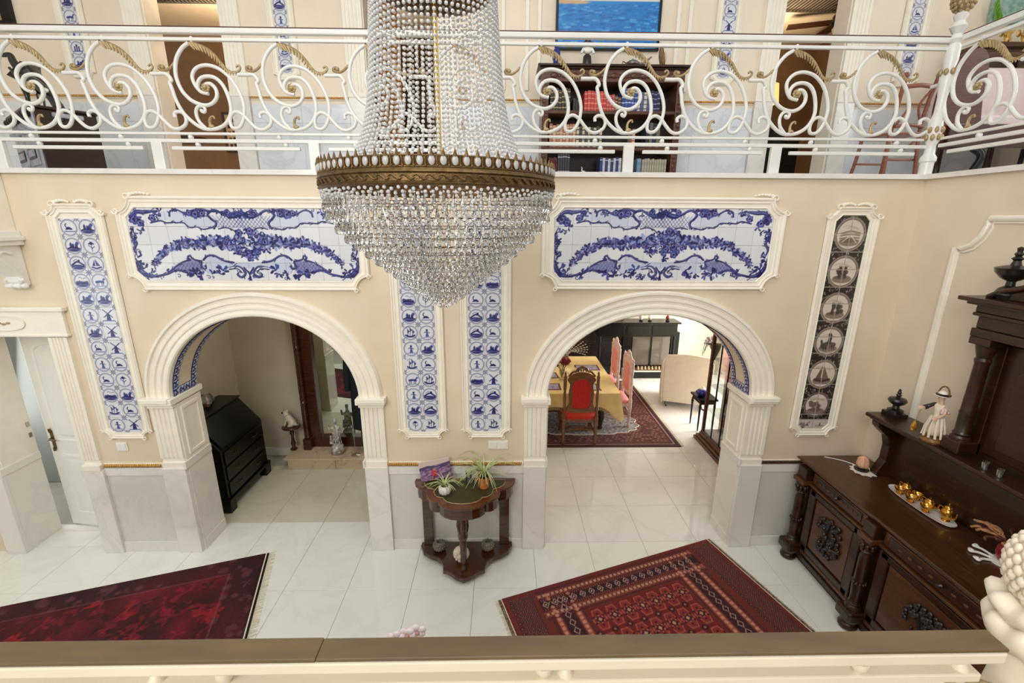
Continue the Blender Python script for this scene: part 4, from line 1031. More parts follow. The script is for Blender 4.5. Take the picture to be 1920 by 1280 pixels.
# ================================================================ rugs
def rug_art(W_, H_, seed, base=(112, 42, 34)):
    rn = random.Random(seed); c = Canvas(W_, H_, base); DK, LT, MD = (40, 18, 26), (202, 140, 112), (160, 84, 66)
    def dia(x, y, rx, ry, col, al=1): c.poly([(x-rx, y), (x, y-ry), (x+rx, y), (x, y+ry)], col, al)
    e = 44          # end panels with rows of dark lozenges
    for x0 in (8, W_-e):
        c.poly([(x0, 10), (x0+e-8, 10), (x0+e-8, H_-10), (x0, H_-10)], (92, 36, 32))
        for i in range(5):
            for j in range(int(H_/8)): y = 8+8*j+4*(i % 2); dia(x0+3+7.4*i, y, 3.9, 3.9, (142, 92, 82)); dia(x0+3+7.4*i, y, 3.0, 3.1, DK); dia(x0+3+7.4*i, y, 1.0, 1.1, (170, 116, 104))
    x0, x1 = e+6, W_-e-6
    def hband(y0, y1, col): c.poly([(x0, y0), (x1, y0), (x1, y1), (x0, y1)], col); c.poly([(x0, H_-y1), (x1, H_-y1), (x1, H_-y0), (x0, H_-y0)], col)
    def vband(a, b, y0, col):
        c.poly([(x0+a, y0), (x0+b, y0), (x0+b, H_-y0), (x0+a, H_-y0)], col); c.poly([(x1-b, y0), (x1-a, y0), (x1-a, H_-y0), (x1-b, H_-y0)], col)
    rows = [(6, 10, (84, 34, 34)), (12, 19, MD), (21, 41, (58, 24, 32)), (43, 51, MD), (53, 56, (84, 34, 34))]
    for a, b, col in rows:
        hband(a, b, col); vband(a, b, a, col)
    for y in (15.5, 47, H_-15.5, H_-47):
        x = x0+4
        while x < x1-4: c.disc(x, y, 2.7, LT, .95); c.ring(x, y, 3.2, .7, DK); x += 7.2
    for xx in (x0+15.5, x0+47, x1-15.5, x1-47):
        y = 16
        while y < H_-16: c.disc(xx, y, 2.7, LT, .95); y += 7.2
    for y in (31, H_-31):
        x = x0+8
        while x < x1-8:
            dia(x, y, 5.4, 6.5, (186, 140, 128)); dia(x, y, 3.6, 4.5, DK); dia(x, y, 1.6, 2, (210, 180, 170)); dia(x+7.5, y, 2.2, 3.2, (20, 16, 30)); x += 15
        x = x0+4
        while x < x1-4: c.stroke([(x, y-9), (x, y-7)], 1.4, MD, sm=0); c.stroke([(x, y+7), (x, y+9)], 1.4, MD, sm=0); x += 3.6
    for xx in (x0+31, x1-31):
        y = 30
        while y < H_-30: dia(xx, y, 5.2, 6.2, (186, 140, 128)); dia(xx, y, 3.4, 4.3, DK); y += 13
    fx0, fx1, fy0, fy1 = x0+58, x1-58, 58, H_-58
    c.poly([(fx0, fy0), (fx1, fy0), (fx1, fy1), (fx0, fy1)], (116, 30, 26))
    nx, ny = 7, max(2, int((fy1-fy0)/34)); sx, sy = (fx1-fx0)/nx, (fy1-fy0)/ny
    for j in range(ny):
        for i in range(nx):
            x, y = fx0+sx*(i+.5), fy0+sy*(j+.5); a, b = sx*.44, sy*.40
            c.poly([(x-a*.5, y-b), (x+a*.5, y-b), (x+a, y), (x+a*.5, y+b), (x-a*.5, y+b), (x-a, y)], (140, 44, 36)); 
            for k in range(6):
                q = [(x-a*.5, y-b), (x+a*.5, y-b), (x+a, y), (x+a*.5, y+b), (x-a*.5, y+b), (x-a, y)]; c.stroke([q[k], q[(k+1) % 6]], 1.6, (176, 96, 80), .9, sm=0)
            dia(x, y, 7, 7, DK, .9); dia(x, y, 3.2, 3.4, LT)
            for dx, dy in ((-8, -5), (8, -5), (-8, 5), (8, 5), (0, -9), (0, 9)): c.disc(x+dx, y+dy, 1.6, DK); c.disc(x+dx*.62, y+dy*.62, 1.1, LT, .8)
            if j: 
                xx, yy = fx0+sx*i, fy0+sy*j; dia(xx, yy, 6, 5, DK); dia(xx, yy, 2.6, 2.2, (176, 96, 80))
    c.a[:] = c.a*(1+np.random.RandomState(seed).normal(0, .05, c.a.shape[:2])[..., None])
    return c.a
def fringe(rt, x, y0, y1, d, ln=.05, n=110, m=None):
    mb = MB(); r = random.Random(5)
    for i in range(n):
        y = y0+(y1-y0)*(i+.5)/n; a = r.uniform(-.3, .3); w = (y1-y0)/n*.36
        mb.loops([[(x, y-w, .004), (x, y+w, .004), (x, y, .009)], [(x+d*ln*.6, y+a*ln*.5-w, .002), (x+d*ln*.6, y+a*ln*.5+w, .002), (x+d*ln*.6, y+a*ln*.5, .006)], [(x+d*ln, y+a*ln, .001), (x+d*ln, y+a*ln+w, .001), (x+d*ln, y+a*ln, .003)]], cap0=True, cap1=True)
    o = mb.build('fringe', m or M['fringe'], rt, local=True); o['kind'] = 'stuff'; o['label'] = 'pale cotton fringe'; return o
a1 = math.atan2(.79, 2.31)
rg = empty('rug', (-.04+.315*1.7, -.71-.949*1.7, 0), 'dark red geometric wool rug with bordered field in front of the sideboard', 'rug', 'hall rugs', rz=0)
rg.location = (-.04+math.sin(a1)*1.75, -.71-math.cos(a1)*1.75, 0.0); rg.rotation_euler = (0, 0, a1)
LR = 2.44
me = print_mesh('pile', LR-.05, 1.75, rug_art(380, 270, 3), .010, 'XY'); me.materials.append(M['rug']); o = link_mesh('pile', me, None, rg); o.location = (.025, 0, .0005)
M['kilim'] = mat('flatwoven_end', (70, 52, 40), 0.9, rgb2=(150, 130, 100), scale=60); M['cord'] = mat('white_cord', (226, 206, 190), 0.9)
for x0, x1 in ((-.01, .018), (LR-.018, LR+.012)):
    MB().box(x0, x1, 0, 1.75, .0005, .007).build('flatweave_end', M['kilim'], rg, local=True)
for x0 in (.018, LR-.026): MB().box(x0, x0+.008, 0, 1.75, .0005, .0115).build('selvedge_cord', M['cord'], rg, local=True)
fringe(rg, -.01, 0, 1.75, -1, .03); fringe(rg, LR+.012, 0, 1.75, 1, .02)
def runner_art(W_, H_):
    rn = random.Random(2); c = Canvas(W_, H_, (76, 4, 16)); ns = np.random.RandomState(3)
    low = ns.rand(7, 18); ys, xs = np.linspace(0, 5.99, H_), np.linspace(0, 16.99, W_); yi, xi = ys.astype(int), xs.astype(int); fy, fx = (ys-yi)[:, None], (xs-xi)[None]
    f = low[yi][:, xi]*(1-fy)*(1-fx)+low[yi+1][:, xi]*fy*(1-fx)+low[yi][:, xi+1]*(1-fy)*fx+low[yi+1][:, xi+1]*fy*fx
    c.a += (f-.5)[..., None]*np.array((70, 14, 30)); b = 26
    for k in range(2): pass
    m = np.zeros((H_, W_), bool); m[:b] = m[-b:] = True; m[:, -34:] = True; c.a[m] = c.a[m]*.62+np.array((34, 16, 22))*.38
    for i in range(220):
        x, y = rn.uniform(0, W_), rn.uniform(0, H_); inb = m[int(y), int(x)]
        col = (88, 40, 48) if inb else rn.choice([(138, 14, 26), (48, 6, 16), (124, 14, 32), (60, 8, 22)])
        (flower(c, x, y, rn.uniform(3, 6), rn, col, (84, 34, 44), (96, 50, 58)) if i % 3 else sprig(c, x, y, 5, rn, col, (84, 34, 44))) if inb else sprig(c, x, y, rn.uniform(5, 13), rn, col, (104, 8, 26))
    for y in (b, H_-b): c.stroke([(0, y), (W_-34, y)], 1.4, (120, 70, 66), .8, sm=0)
    c.stroke([(W_-34, b), (W_-34, H_-b)], 1.4, (120, 70, 66), .8, sm=0)
    c.a[:] = np.clip(c.a*(1+ns.normal(0, .10, (H_, W_))[..., None]), 0, 255)
    return c.a
a2 = math.atan2(.66, 2.10)
rg2 = empty('rug', (0, 0, 0), 'deep crimson rug with black and white end stripe before the left arch', 'rug', 'hall rugs')
LW, LL = 1.45, 3.0
rg2.location = (-2.45-math.cos(a2)*LL+math.sin(a2)*LW, -.065-math.sin(a2)*LL-math.cos(a2)*LW, 0); rg2.rotation_euler = (0, 0, a2)
me = print_mesh('pile', LL-.06, LW, runner_art(360, 180), .010, 'XY'); me.materials.append(M['rug']); o = link_mesh('pile', me, None, rg2); o.location = (0, 0, .0005)
for x0, w, m in ((LL-.06, .014, M['ebony']), (LL-.046, .012, M['cord']), (LL-.034, .02, M['black'])): MB().box(x0, x0+w, 0, LW, .0005, .009).build('end_stripe', m, rg2, local=True)
fringe(rg2, LL-.014, 0, LW, 1, .065)

# ================================================================ sideboard with tall hutch against the right wall
sb = empty('sideboard', (3.34, -1.6, 0), 'massive dark carved walnut sideboard with columns and tall pedimented hutch on the right wall', 'sideboard')
Y0, Y1, XF, XB, ZTOP = -.06, -3.14, 3.06, 3.69, 1.10
colsY = [-.18, -1.02, -2.18, -3.02]
MB().box(XF, XB, Y1+.02, Y0-.02, .16, .90).build('carcase', M['walnut'], sb)
MB().prism([(XF-.06, Y0+.02), (XF-.06, Y1-.02), (XB, Y1-.02), (XB, Y0+.02)], ZTOP-.022, ZTOP, 'XY').build('worktop', M['walnut_top'], sb, bevel=.008)
MB().box(XF-.035, XB, Y1, Y0, ZTOP-.05, ZTOP-.022).build('top_moulding', M['walnut_lt'], sb, bevel=.008)
MB().box(XF-.01, XB, Y1+.01, Y0-.01, .90, ZTOP-.05).build('frieze', M['walnut'], sb)
MB().box(XF-.045, XB, Y1-.01, Y0+.01, .885, .91).build('frieze_bead', M['walnut_lt'], sb, bevel=.008)
MB().box(XF-.03, XB, Y1-.0, Y0, .07, .12).build('base_moulding', M['walnut'], sb, bevel=.01)
MB().box(XF-.015, XB, Y1+.01, Y0-.01, .12, .17).build('base_moulding', M['walnut_lt'], sb, bevel=.012)
MB().box(XF+.02, XB, Y1+.03, Y0-.03, .0, .07).build('plinth', M['walnut'], sb)
def carve(mb, y, z, w, h, x, n, seed):
    r = random.Random(seed)
    for i in range(n):
        t = r.random(); yy = y+r.uniform(-w, w)*(.35+.65*math.sin(PI*min(.95, .15+t*.8))); zz = z+h*(.5-t)*1.9
        s = r.uniform(.013, .024); mb.ball((x-.006-r.random()*.012, yy, zz), s, 6, 5, (.8, 1, 1.2))
    for i in range(7):
        a = r.uniform(-.9, .9); yy = y+w*.7*a; mb.tube([(x-.008, y, z-h*.6), (x-.02, (y+yy)/2, z), (x-.012, yy, z+h*r.uniform(.3, .95))], lambda t: .010*(1-.6*t), 5)
for k in range(3):
    ya, yb = colsY[k]-.09, colsY[k+1]+.09; yc = (ya+yb)/2; w = (ya-yb)
    # drawer in the frieze
    d = MB().box(XF-.028, XF, yb+.0, ya-.0, .925, 1.04).build('drawer', M['walnut_lt'], sb, bevel=.006)
    MB().box(XF-.034, XF-.026, yb+.05, ya-.05, .94, 1.025).build('drawer_panel', M['walnut'], d, bevel=.005)
    mb = MB()
    for i in range(-4, 5):
        if i: mb.ball((XF-.036, yc+i*w*.085, .982), .014, 6, 5, (.6, 1.5, .8))
    mb.build('drawer_carving', M['walnut_lt'], d, smooth=60)
    MB().lathe([(.004, 0), (.014, -.004), (.018, -.014), (.008, -.03), (.014, -.036), (.001, -.044)], (XF-.034, yc, .982), 10, axis='X').build('knob', M['ebony'], d, smooth=50)
    # door below with sunk panel and a carved trophy of fruit
    dr = MB().box(XF-.022, XF, yb, ya, .20, .875).build('door', M['walnut'], sb, bevel=.004)
    mb = MB()
    for a, b, c_, d_ in ((yb+.02, ya-.02, .20, .26), (yb+.02, ya-.02, .82, .875), (yb+.0, yb+.09, .20, .875), (ya-.09, ya, .20, .875)): mb.box(XF-.04, XF-.02, a, b, c_, d_)
    mb.build('door_frame', M['walnut'], dr, bevel=.008)
    MB().box(XF-.030, XF-.02, yb+.10, ya-.10, .275, .805).build('door_field', M['walnut_lt'], dr, bevel=.006)
    mb = MB(); carve(mb, yc, .54, min(.19, w*.22), .20, XF-.03, 90, k); mb.build('carved_fruit', M['ebony'], dr, smooth=60)
for y in colsY:
    xc = XF-.055
    B(xc-.055, XF, y-.075, y+.075, .885, .93).build('column_cap', M['walnut_lt'], sb, bevel=.008)
    B(xc-.03, XF, y-.06, y+.06, .93, 1.05).build('column_block', M['walnut'], sb, bevel=.006)
    MB().lathe([(.062, .20), (.062, .225), (.048, .245), (.052, .26), (.040, .28), (.042, .36), (.047, .42), (.047, .45), (.040, .47), (.043, .50), (.043, .72), (.034, .76), (.05, .785), (.034, .80), (.046, .84), (.058, .872), (.058, .885)], (xc, y, 0), 16).build('column', M['walnut'], sb, smooth=35)
    mb = MB()
    for i in range(8):
        a = i*PI/4; mb.ball((xc+.045*math.cos(a), y+.045*math.sin(a), .83), .019, 6, 5, (1, 1, 1.6))
    mb.build('column_leaves', M['walnut'], sb, smooth=60); mb = MB()
    for i in range(12): a = i*PI/6; mb.ball((xc+.046*math.cos(a), y+.046*math.sin(a), .47), .014, 6, 4)
    mb.build('column_collar', M['walnut'], sb, smooth=60)
    B(xc-.085, XF+.01, y-.085, y+.085, .10, .20).build('column_base', M['walnut'], sb, bevel=.02)
    MB().lathe([(.04, 0), (.07, .012), (.075, .035), (.055, .06), (.062, .08), (.07, .10)], (xc-.01, y, 0), 14).build('foot', M['walnut'], sb, smooth=50)
# low back with its shelf
hy0, hy1 = -.34, -2.86
B(3.61, XB, hy1, hy0-.02, ZTOP, 1.665).build('hutch_back', M['walnut'], sb)
B(3.37, XB, hy1-.04, hy0+.04, 1.665, 1.70).build('hutch_shelf', M['walnut'], sb, bevel=.008)
B(3.40, XB, hy1-.02, hy0+.02, 1.645, 1.667).build('shelf_moulding', M['walnut_lt'], sb, bevel=.008)
for y in (hy0-.05, hy1+.05):
    br = [(3.62, ZTOP), (3.50, ZTOP), (3.49, 1.14), (3.52, 1.20), (3.55, 1.26), (3.55, 1.40), (3.52, 1.50), (3.46, 1.55), (3.41, 1.60), (3.40, 1.645), (3.62, 1.645)]
    MB().prism(br, y-.04, y+.04, 'XZ').build('shelf_bracket', M['walnut'], sb, bevel=.006)
    mb = MB().box(3.50, 3.62, y-.07, y+.07, 1.70, 1.735).lathe([(.06, 1.735), (.06, 1.76), (.03, 1.775), (.024, 1.80), (.06, 1.825), (.072, 1.85), (.06, 1.868), (.03, 1.875), (.014, 1.885), (.022, 1.90), (.012, 1.912), (.018, 1.924), (.01, 1.934), (.012, 1.946), (.002, 1.96)], (3.56, y, 0), 14)
    mb.build('urn_finial', M['ebony'], sb, smooth=40)
ty0, ty1 = -.96, -2.24
MB().box(3.60, XB, ty1, ty0, 1.70, 2.80).build('cupboard', M['walnut'], sb)
for y in (ty0-.07, ty1+.07):
    B(3.43, 3.60, y-.07, y+.07, 1.70, 1.80).build('column_base', M['walnut'], sb, bevel=.008)
    MB().lathe([(.062, 1.80), (.062, 1.82), (.05, 1.835), (.056, 1.85), (.045, 1.87), (.047, 2.0), (.05, 2.02), (.045, 2.04), (.042, 2.40), (.05, 2.43), (.042, 2.45), (.06, 2.52), (.064, 2.545)], (3.50, y, 0), 16).build('column', M['walnut'], sb, smooth=35)
    B(3.43, 3.60, y-.075, y+.075, 2.545, 2.60).build('column_cap', M['walnut'], sb, bevel=.006)
    B(3.575, XB, y-.07, y+.07, 1.70, 2.60).build('side_pilaster', M['walnut'], sb, bevel=.004)
d = B(3.585, 3.60, ty1+.16, ty0-.16, 1.74, 2.56).build('door', M['walnut'], sb, bevel=.004)
MB().prism([(ty1+.24, 1.80), (ty0-.24, 1.80), (ty0-.24, 2.36)]+[((ty0+ty1)/2+(ty0-ty1-.48)/2*math.cos(a), 2.36+.13*math.sin(a)) for a in [PI*i/10 for i in range(1, 10)]]+[(ty1+.24, 2.36)], 3.575, 3.59, 'YZ').build('door_field', M['walnut'], d, bevel=.004)
for z0, z1, e, x in ((2.60, 2.66, .01, 3.43), (2.66, 2.75, 0, 3.45), (2.75, 2.775, .02, 3.42), (2.775, 2.83, .015, 3.43), (2.83, 2.855, .05, 3.385), (2.855, 2.885, .085, 3.345)):
    B(x, XB, ty1-e, ty0+e, z0, z1).build('cornice', M['walnut'], sb, bevel=.006)
yc = (ty0+ty1)/2
ped = [(ty0-.03, 2.885), (ty0-.10, 2.93), (ty0-.22, 2.97), (ty0-.36, 3.04), (ty0-.46, 3.10), (yc+.10, 3.16), (yc+.06, 3.12), (yc, 3.14), (yc-.06, 3.12), (yc-.10, 3.16), (ty1+.46, 3.10), (ty1+.36, 3.04), (ty1+.22, 2.97), (ty1+.10, 2.93), (ty1+.03, 2.885)]
MB().prism(ped, 3.46, 3.62, 'YZ').build('pediment', M['walnut'], sb, bevel=.006)
MB().tube([(3.45, y, z+.005) for y, z in ped[:6]], .022, 8).tube([(3.45, y, z+.005) for y, z in ped[9:]], .022, 8).build('pediment_moulding', M['walnut'], sb, smooth=50)
mb = MB(); carve(mb, yc, 3.2, .09, .09, 3.5, 30, 8); mb.build('pediment_crest', M['ebony'], sb, smooth=60)
for y in (ty0-.10, ty1+.10):
    MB().lathe([(.06, 2.885), (.075, 2.92), (.055, 2.96), (.026, 2.98), (.024, 3.01), (.06, 3.03), (.095, 3.07), (.10, 3.095), (.105, 3.10), (.06, 3.115), (.03, 3.12), (.02, 3.15), (.034, 3.165), (.016, 3.18), (.026, 3.195), (.014, 3.21), (.018, 3.235), (.002, 3.245)], (3.50, y, 0), 16).build('urn_finial', M['ebony'], sb, smooth=40)

# ---------------------------------------------------------------- on the sideboard
def doily(x, y, z, r, label, n=11, m=None):
    pts = []
    for i in range(n*6):
        a = 2*PI*i/(n*6); q = r*(1-.16*abs(math.sin(n*a/2))); pts.append((x+q*math.cos(a), y+q*math.sin(a)))
    o = MB().prism(pts, z, z+.003, 'XY').build('doily', m or M['porcelain'], None); tag(o, label, 'doily'); return o
M['lace'] = mat('white_lace', (232, 224, 206), 0.95, var=0.05, scale=60)
dl = doily(3.45, -.335, ZTOP+.001, .115, 'white scalloped lace doily under the salt lamp', 11, M['lace'])
sl = empty('salt_lamp', (3.44, -.32, ZTOP+.005), 'unlit pink salt crystal lamp on the lace doily at the sideboard end', 'lamp')
MB().lathe([(.06, 0), (.062, .012), (.05, .018)], (3.44, -.32, ZTOP+.005), 14).build('base', M['ebony'], sl, smooth=40)
bm = bmesh.new(); bmesh.ops.create_icosphere(bm, subdivisions=3, radius=1); r_ = random.Random(3)
for v in bm.verts:
    x, y, z = v.co; f = .062*(1+.10*math.sin(5*x+2)*math.cos(4*y)+.05*math.sin(9*z+4*x)); q = (abs(x)**2.6+abs(y)**2.6)**(1/2.6)/max(1e-4, math.hypot(x, y)); v.co = (x*f*.74*(1.0-.18*z)*(1-z**8*.3), y*f*.74*(1.0-.18*z)*(1-z**8*.3), math.copysign(abs(z)**.62, z)*.064+.080)
me = bpy.data.meshes.new('salt_block'); bm.to_mesh(me); bm.free()
M['salt'] = mat('salt_crystal', (222, 156, 118), 0.5, rgb2=(238, 190, 156), scale=24, bump=.3, bscale=60)
o = link_mesh('salt_block', me, M['salt'], sl); o.location = (0, 0, 0)
MB().tube(smooth_path([(3.44, -.26, ZTOP+.012), (3.42, -.20, ZTOP+.006), (3.36, -.14, ZTOP+.006), (3.25, -.08, ZTOP+.006)], 5), .004, 6).build('cord', M['white'], sl, smooth=60)
# tray with the gilt coffee set
tx, tyy, tz = 3.50, -.88, ZTOP
tr = empty('tray', (tx, tyy, tz), 'long white oval tray carrying the gold coffee set on the sideboard', 'tray')
L = []
for s, z in ((.80, .004), (.86, .004), (1.0, .016), (1.0, .020), (.85, .010), (.0, .009)):
    L.append([(tx+.085*s*math.copysign(abs(math.cos(a))**.7, math.cos(a)), tyy+.29*s*math.copysign(abs(math.sin(a))**.8, math.sin(a)), tz+z) for a in [2*PI*i/40 for i in range(40)]])
MB().loops(L, cap0=True).build('tray_body', M['porcelain'], tr, smooth=50)
def goldcup(x, y, lb, s=1.3):
    z = tz+.0105
    c = empty('gold_cup', (x, y, z), lb, 'cup', 'gold cups on the tray')
    MB().lathe([(.018*s, 0), (.02*s, .004*s), (.012*s, .010*s), (.030*s, .026*s), (.034*s, .044*s), (.031*s, .044*s), (.026*s, .028*s), (.004, .014*s)], (x, y, z), 14, cap=False).build('cup_body', M['goldware'], c, smooth=50)
    MB().tube([(x+.031*s*math.cos(a0)+.016*math.cos(t)*math.cos(a0), y+.031*s*math.sin(a0)+.016*math.cos(t)*math.sin(a0), z+.027+.014*math.sin(t)) for a0 in (-2.2,) for t in [(-PI/2+PI*i/8) for i in range(9)]], .0035, 6).build('handle', M['goldware'], c, smooth=60)
    MB().lathe([(.001, .036), (.026*s, .030), (.026*s, .0315), (.001, .032)], (x, y, z), 12).build('porcelain_lining', M['porcelain'], c)
    return c
goldcup(3.468, -.715, 'gold coffee cup at the far end of the white tray'); goldcup(3.535, -.805, 'gold coffee cup second along the tray, against its back'); goldcup(3.455, -.835, 'gold coffee cup at the middle front of the white tray'); goldcup(3.465, -.965, 'gold coffee cup just in front of the gold pot')
def goldpot(x, y, h, lb, nm):
    z = tz+.0105
    p = empty(nm, (x, y, z), lb, 'pot')
    MB().lathe([(.024, 0), (.028, .005), (.02, .012), (.038, .03*h), (.044, .05*h), (.036, .075*h), (.026, .085*h), (.029, .09*h), (.001, .09*h)], (x, y, z), 16).build('body', M['goldware'], p, smooth=50)
    MB().lathe([(.028, .09*h), (.022, .102*h), (.006, .108*h), (.005, .114*h), (.010, .120*h), (.001, .128*h)], (x, y, z), 12).build('lid', M['goldware'], p, smooth=50)
    MB().tube(smooth_path([(x, y-.035, z+.03*h), (x, y-.065, z+.05*h), (x, y-.072, z+.085*h)], 5), lambda t: .010-.005*t, 7).build('spout', M['goldware'], p, smooth=60)
    MB().tube(smooth_path([(x, y+.034, z+.075*h), (x, y+.066, z+.075*h), (x, y+.068, z+.045*h), (x, y+.036, z+.03*h)], 5), .005, 7).build('handle', M['goldware'], p, smooth=60)
goldpot(3.52, -1.08, 1.25, 'large gold coffee pot at the near end of the white tray', 'gold_pot'); goldpot(3.535, -.70, .85, 'small gold sugar pot with lid at the far end of the tray', 'gold_pot')
goldpot(3.54, -.915, .8, 'little gold cream jug between the cups and large pot', 'gold_pot')
# red vase with dried stems on a white scrolled stand
vx, vy = 3.50, -1.52
sd = empty('vase_stand', (vx, vy, ZTOP), 'white scroll ended metal stand under the red vase', 'stand')
mb = MB().lathe([(.07, .0), (.07, .012), (.03, .016)], (vx, vy, ZTOP), 16)
mb.build('base', M['white'], sd, smooth=40)
for a in (1.75, 2.35, 2.95, -2.2):
    c, s = math.cos(a), math.sin(a)
    MB().tube(smooth_path([(vx+.05*c, vy+.05*s, ZTOP+.008), (vx+.12*c, vy+.12*s, ZTOP+.012), (vx+.16*c-.02*s, vy+.16*s+.02*c, ZTOP+.012), (vx+.165*c+.01*s, vy+.165*s-.01*c, ZTOP+.013), (vx+.145*c, vy+.145*s, ZTOP+.013)], 5), .009, 7).build('scroll_arm', M['white'], sd, smooth=60)
vs = empty('vase', (vx, vy, ZTOP+.017), 'deep red vase holding dried brown stems behind the newel post', 'vase')
M['redglaze'] = mat('deep_red_glaze', (140, 10, 22), 0.15, coat=.6)
MB().lathe([(.028, .0), (.034, .01), (.052, .06), (.05, .10), (.032, .135), (.036, .145), (.028, .143), (.02, .12)], (vx, vy, ZTOP+.017), 18, cap=False).build('vase_body', M['redglaze'], vs, smooth=50)
M['dry'] = mat('dried_stems', (176, 122, 76), 0.8, var=.3, scale=40); M['drydark'] = mat('dried_leaves', (96, 46, 38), 0.8, var=.3, scale=40)
dp = empty('dried_flowers', (vx, vy, ZTOP+.13), 'bunch of curly dried brown stems standing in the red vase', 'plant')
r_ = random.Random(9)
for i in range(14):
    a = r_.uniform(0, 2*PI) if i > 5 else r_.uniform(1.6, 3.4); ln = r_.uniform(.10, .20); P_ = [Vector((vx, vy, ZTOP+.06)), Vector((vx+.025*math.cos(a), vy+.025*math.sin(a), ZTOP+.17))]
    for k in range(1, 6): P_.append(P_[1]+Vector((math.cos(a)*ln*k/5+.014*math.sin(k*2.3+i), math.sin(a)*ln*k/5+.014*math.cos(k*1.9), .022*k-.006*k*k*.5)))
    MB().tube(smooth_path(P_, 4), lambda t: .0035+.006*math.sin(PI*max(0, t-.3)), 6).build('stem' if i % 3 else 'dried_leaf', M['dry'] if i % 3 else M['drydark'], dp, smooth=60)
for y, lb in ((-1.30, 'small clear glass tumbler on the hutch shelf, nearer the shepherdess'), (-1.40, 'small clear glass tumbler on the hutch shelf, nearer the frame edge')):
    g = MB().lathe([(.022, 0), (.026, .06), (.0235, .06), (.020, .006), (.001, .005)], (3.43, y, 1.7005), 14, cap=False).build('tumbler', M['glass'], None, smooth=40); tag(g, lb, 'glass', 'tumblers on the hutch shelf')
# ---------------------------------------------------------------- porcelain lady on the hutch shelf
def skin_body(name, joints, edges, m, parent, sub=2, off=(0, 0, 0)):
    """grow one smooth surface over a skeleton; joints: (x, y, z, radius)"""
    me = bpy.data.meshes.new(name); me.from_pydata([j[:3] for j in joints], edges, [])
    o = bpy.data.objects.new(name, me); COL.objects.link(o)
    sk = o.modifiers.new('skin', 'SKIN')
    for i, v in enumerate(me.skin_vertices[0].data): v.radius = (joints[i][3], joints[i][3]*(joints[i][4] if len(joints[i]) > 4 else 1)); v.use_root = (i == 0)
    sd_ = o.modifiers.new('sub', 'SUBSURF'); sd_.levels = sub; sd_.render_levels = sub
    me.materials.append(m); o.parent = parent
    return o
fx, fy, fz = 3.45, -.80, 1.70
M['dress'] = mat('ivory_glazed_dress', (232, 218, 196), 0.3, coat=.3, var=.06, scale=30); M['skinp'] = mat('porcelain_skin', (226, 186, 160), 0.35, coat=.3)
M['earth'] = mat('mottled_brown_base', (128, 92, 50), 0.5, var=.4, scale=40)
fg = empty('figurine', (fx, fy, fz), 'porcelain lady figurine in ivory dress and bonnet with arched handle, on the hutch shelf', 'figurine')
def FJ(L): return [(x, y, z, *r) for x, y, z, *r in L]
mb = MB().lathe([(.055, 0), (.06, .012), (.05, .026), (.03, .032)], (fx, fy, fz), 14); mb.build('rocky_base', M['earth'], fg, smooth=40)
skin_body('gown', FJ([(0, 0, .17, .024), (0, 0, .12, .034), (0, 0, .075, .044), (.006, .012, .04, .046), (0, 0, .205, .028), (0, 0, .235, .022), (0, .026, .232, .012), (0, -.026, .232, .012)]), [(0, 1), (1, 2), (2, 3), (0, 4), (4, 5), (5, 6), (5, 7)], M['dress'], fg)
mb = MB()
for i in range(11):
    a = 2*PI*i/11; mb.tube([(fx+.028*math.cos(a), fy+.028*math.sin(a), fz+.16), (fx+.046*math.cos(a), fy+.046*math.sin(a), fz+.09), (fx+.052*math.cos(a+.1), fy+.052*math.sin(a+.1), fz+.035)], .007, 6)
mb.build('skirt_folds', M['dress'], fg, smooth=60)
skin_body('lady_body', FJ([(0, 0, .235, .016), (0, 0, .255, .010), (-.004, .004, .272, .016), (-.006, .005, .286, .019), (-.006, .004, .30, .014)]), [(0, 1), (1, 2), (2, 3), (3, 4)], M['skinp'], fg)
skin_body('arm', FJ([(0, .026, .228, .011), (-.016, .045, .20, .009), (-.036, .055, .198, .0075), (-.05, .06, .20, .007)]), [(0, 1), (1, 2), (2, 3)], M['skinp'], fg)
skin_body('arm', FJ([(0, -.026, .228, .011), (-.01, -.042, .195, .009), (-.026, -.03, .168, .0075), (-.032, -.02, .16, .007)]), [(0, 1), (1, 2), (2, 3)], M['skinp'], fg)
for ay, az, bx in ((.06, .20, -.05), (-.02, .16, -.032)):
    mb = MB()
    for i in range(5): mb.tube([(fx+bx, fy+ay+.003*(i-2), fz+az+.002*(i-2)), (fx+bx-.012, fy+ay+.004*(i-2), fz+az-.004+.002*(i-2)), (fx+bx-.016, fy+ay+.004*(i-2), fz+az-.010)], .0022, 5)
    mb.build('fingers', M['skinp'], fg, smooth=60)
f2 = MB()
for s in (-1, 1): f2.ball((fx-.0245, fy+.005+.007*s, fz+.289), .0024, 6, 4)
f2.build('eyes', M['ebony'], fg, smooth=60)
MB().ball((fx-.026, fy+.005, fz+.283), .004, 6, 5).build('nose', M['skinp'], fg, smooth=60); MB().ball((fx-.0245, fy+.005, fz+.2755), .0032, 6, 4, (.6, 1.3, .6)).build('mouth', M['pink'], fg, smooth=60)
MB().lathe([(.036, .292), (.038, .296), (.026, .30), (.024, .312), (.016, .322), (.001, .326)], (fx-.002, fy+.004, fz), 16).build('bonnet', M['porcelain'], fg, smooth=50)
mb = MB().tube([(fx+.002, fy+.004+.033*math.cos(t), fz+.30+.052*math.sin(t)) for t in [PI*i/16 for i in range(17)]], .0045, 6); mb.build('basket_handle', M['earth'], fg, smooth=60)
mb = MB().lathe([(.034, .296), (.036, .304), (.024, .310)], (fx, fy+.004, fz), 14); mb.build('hat_band', M['ebony'], fg, smooth=50)
mb = MB()
for i in range(7): mb.ball((fx-.02+.006*i, fy-.035+.004*(i % 3), fz+.20+.012*(i % 2)), .011, 6, 5)
mb.build('posy', M['pinkwood'], fg, smooth=60)
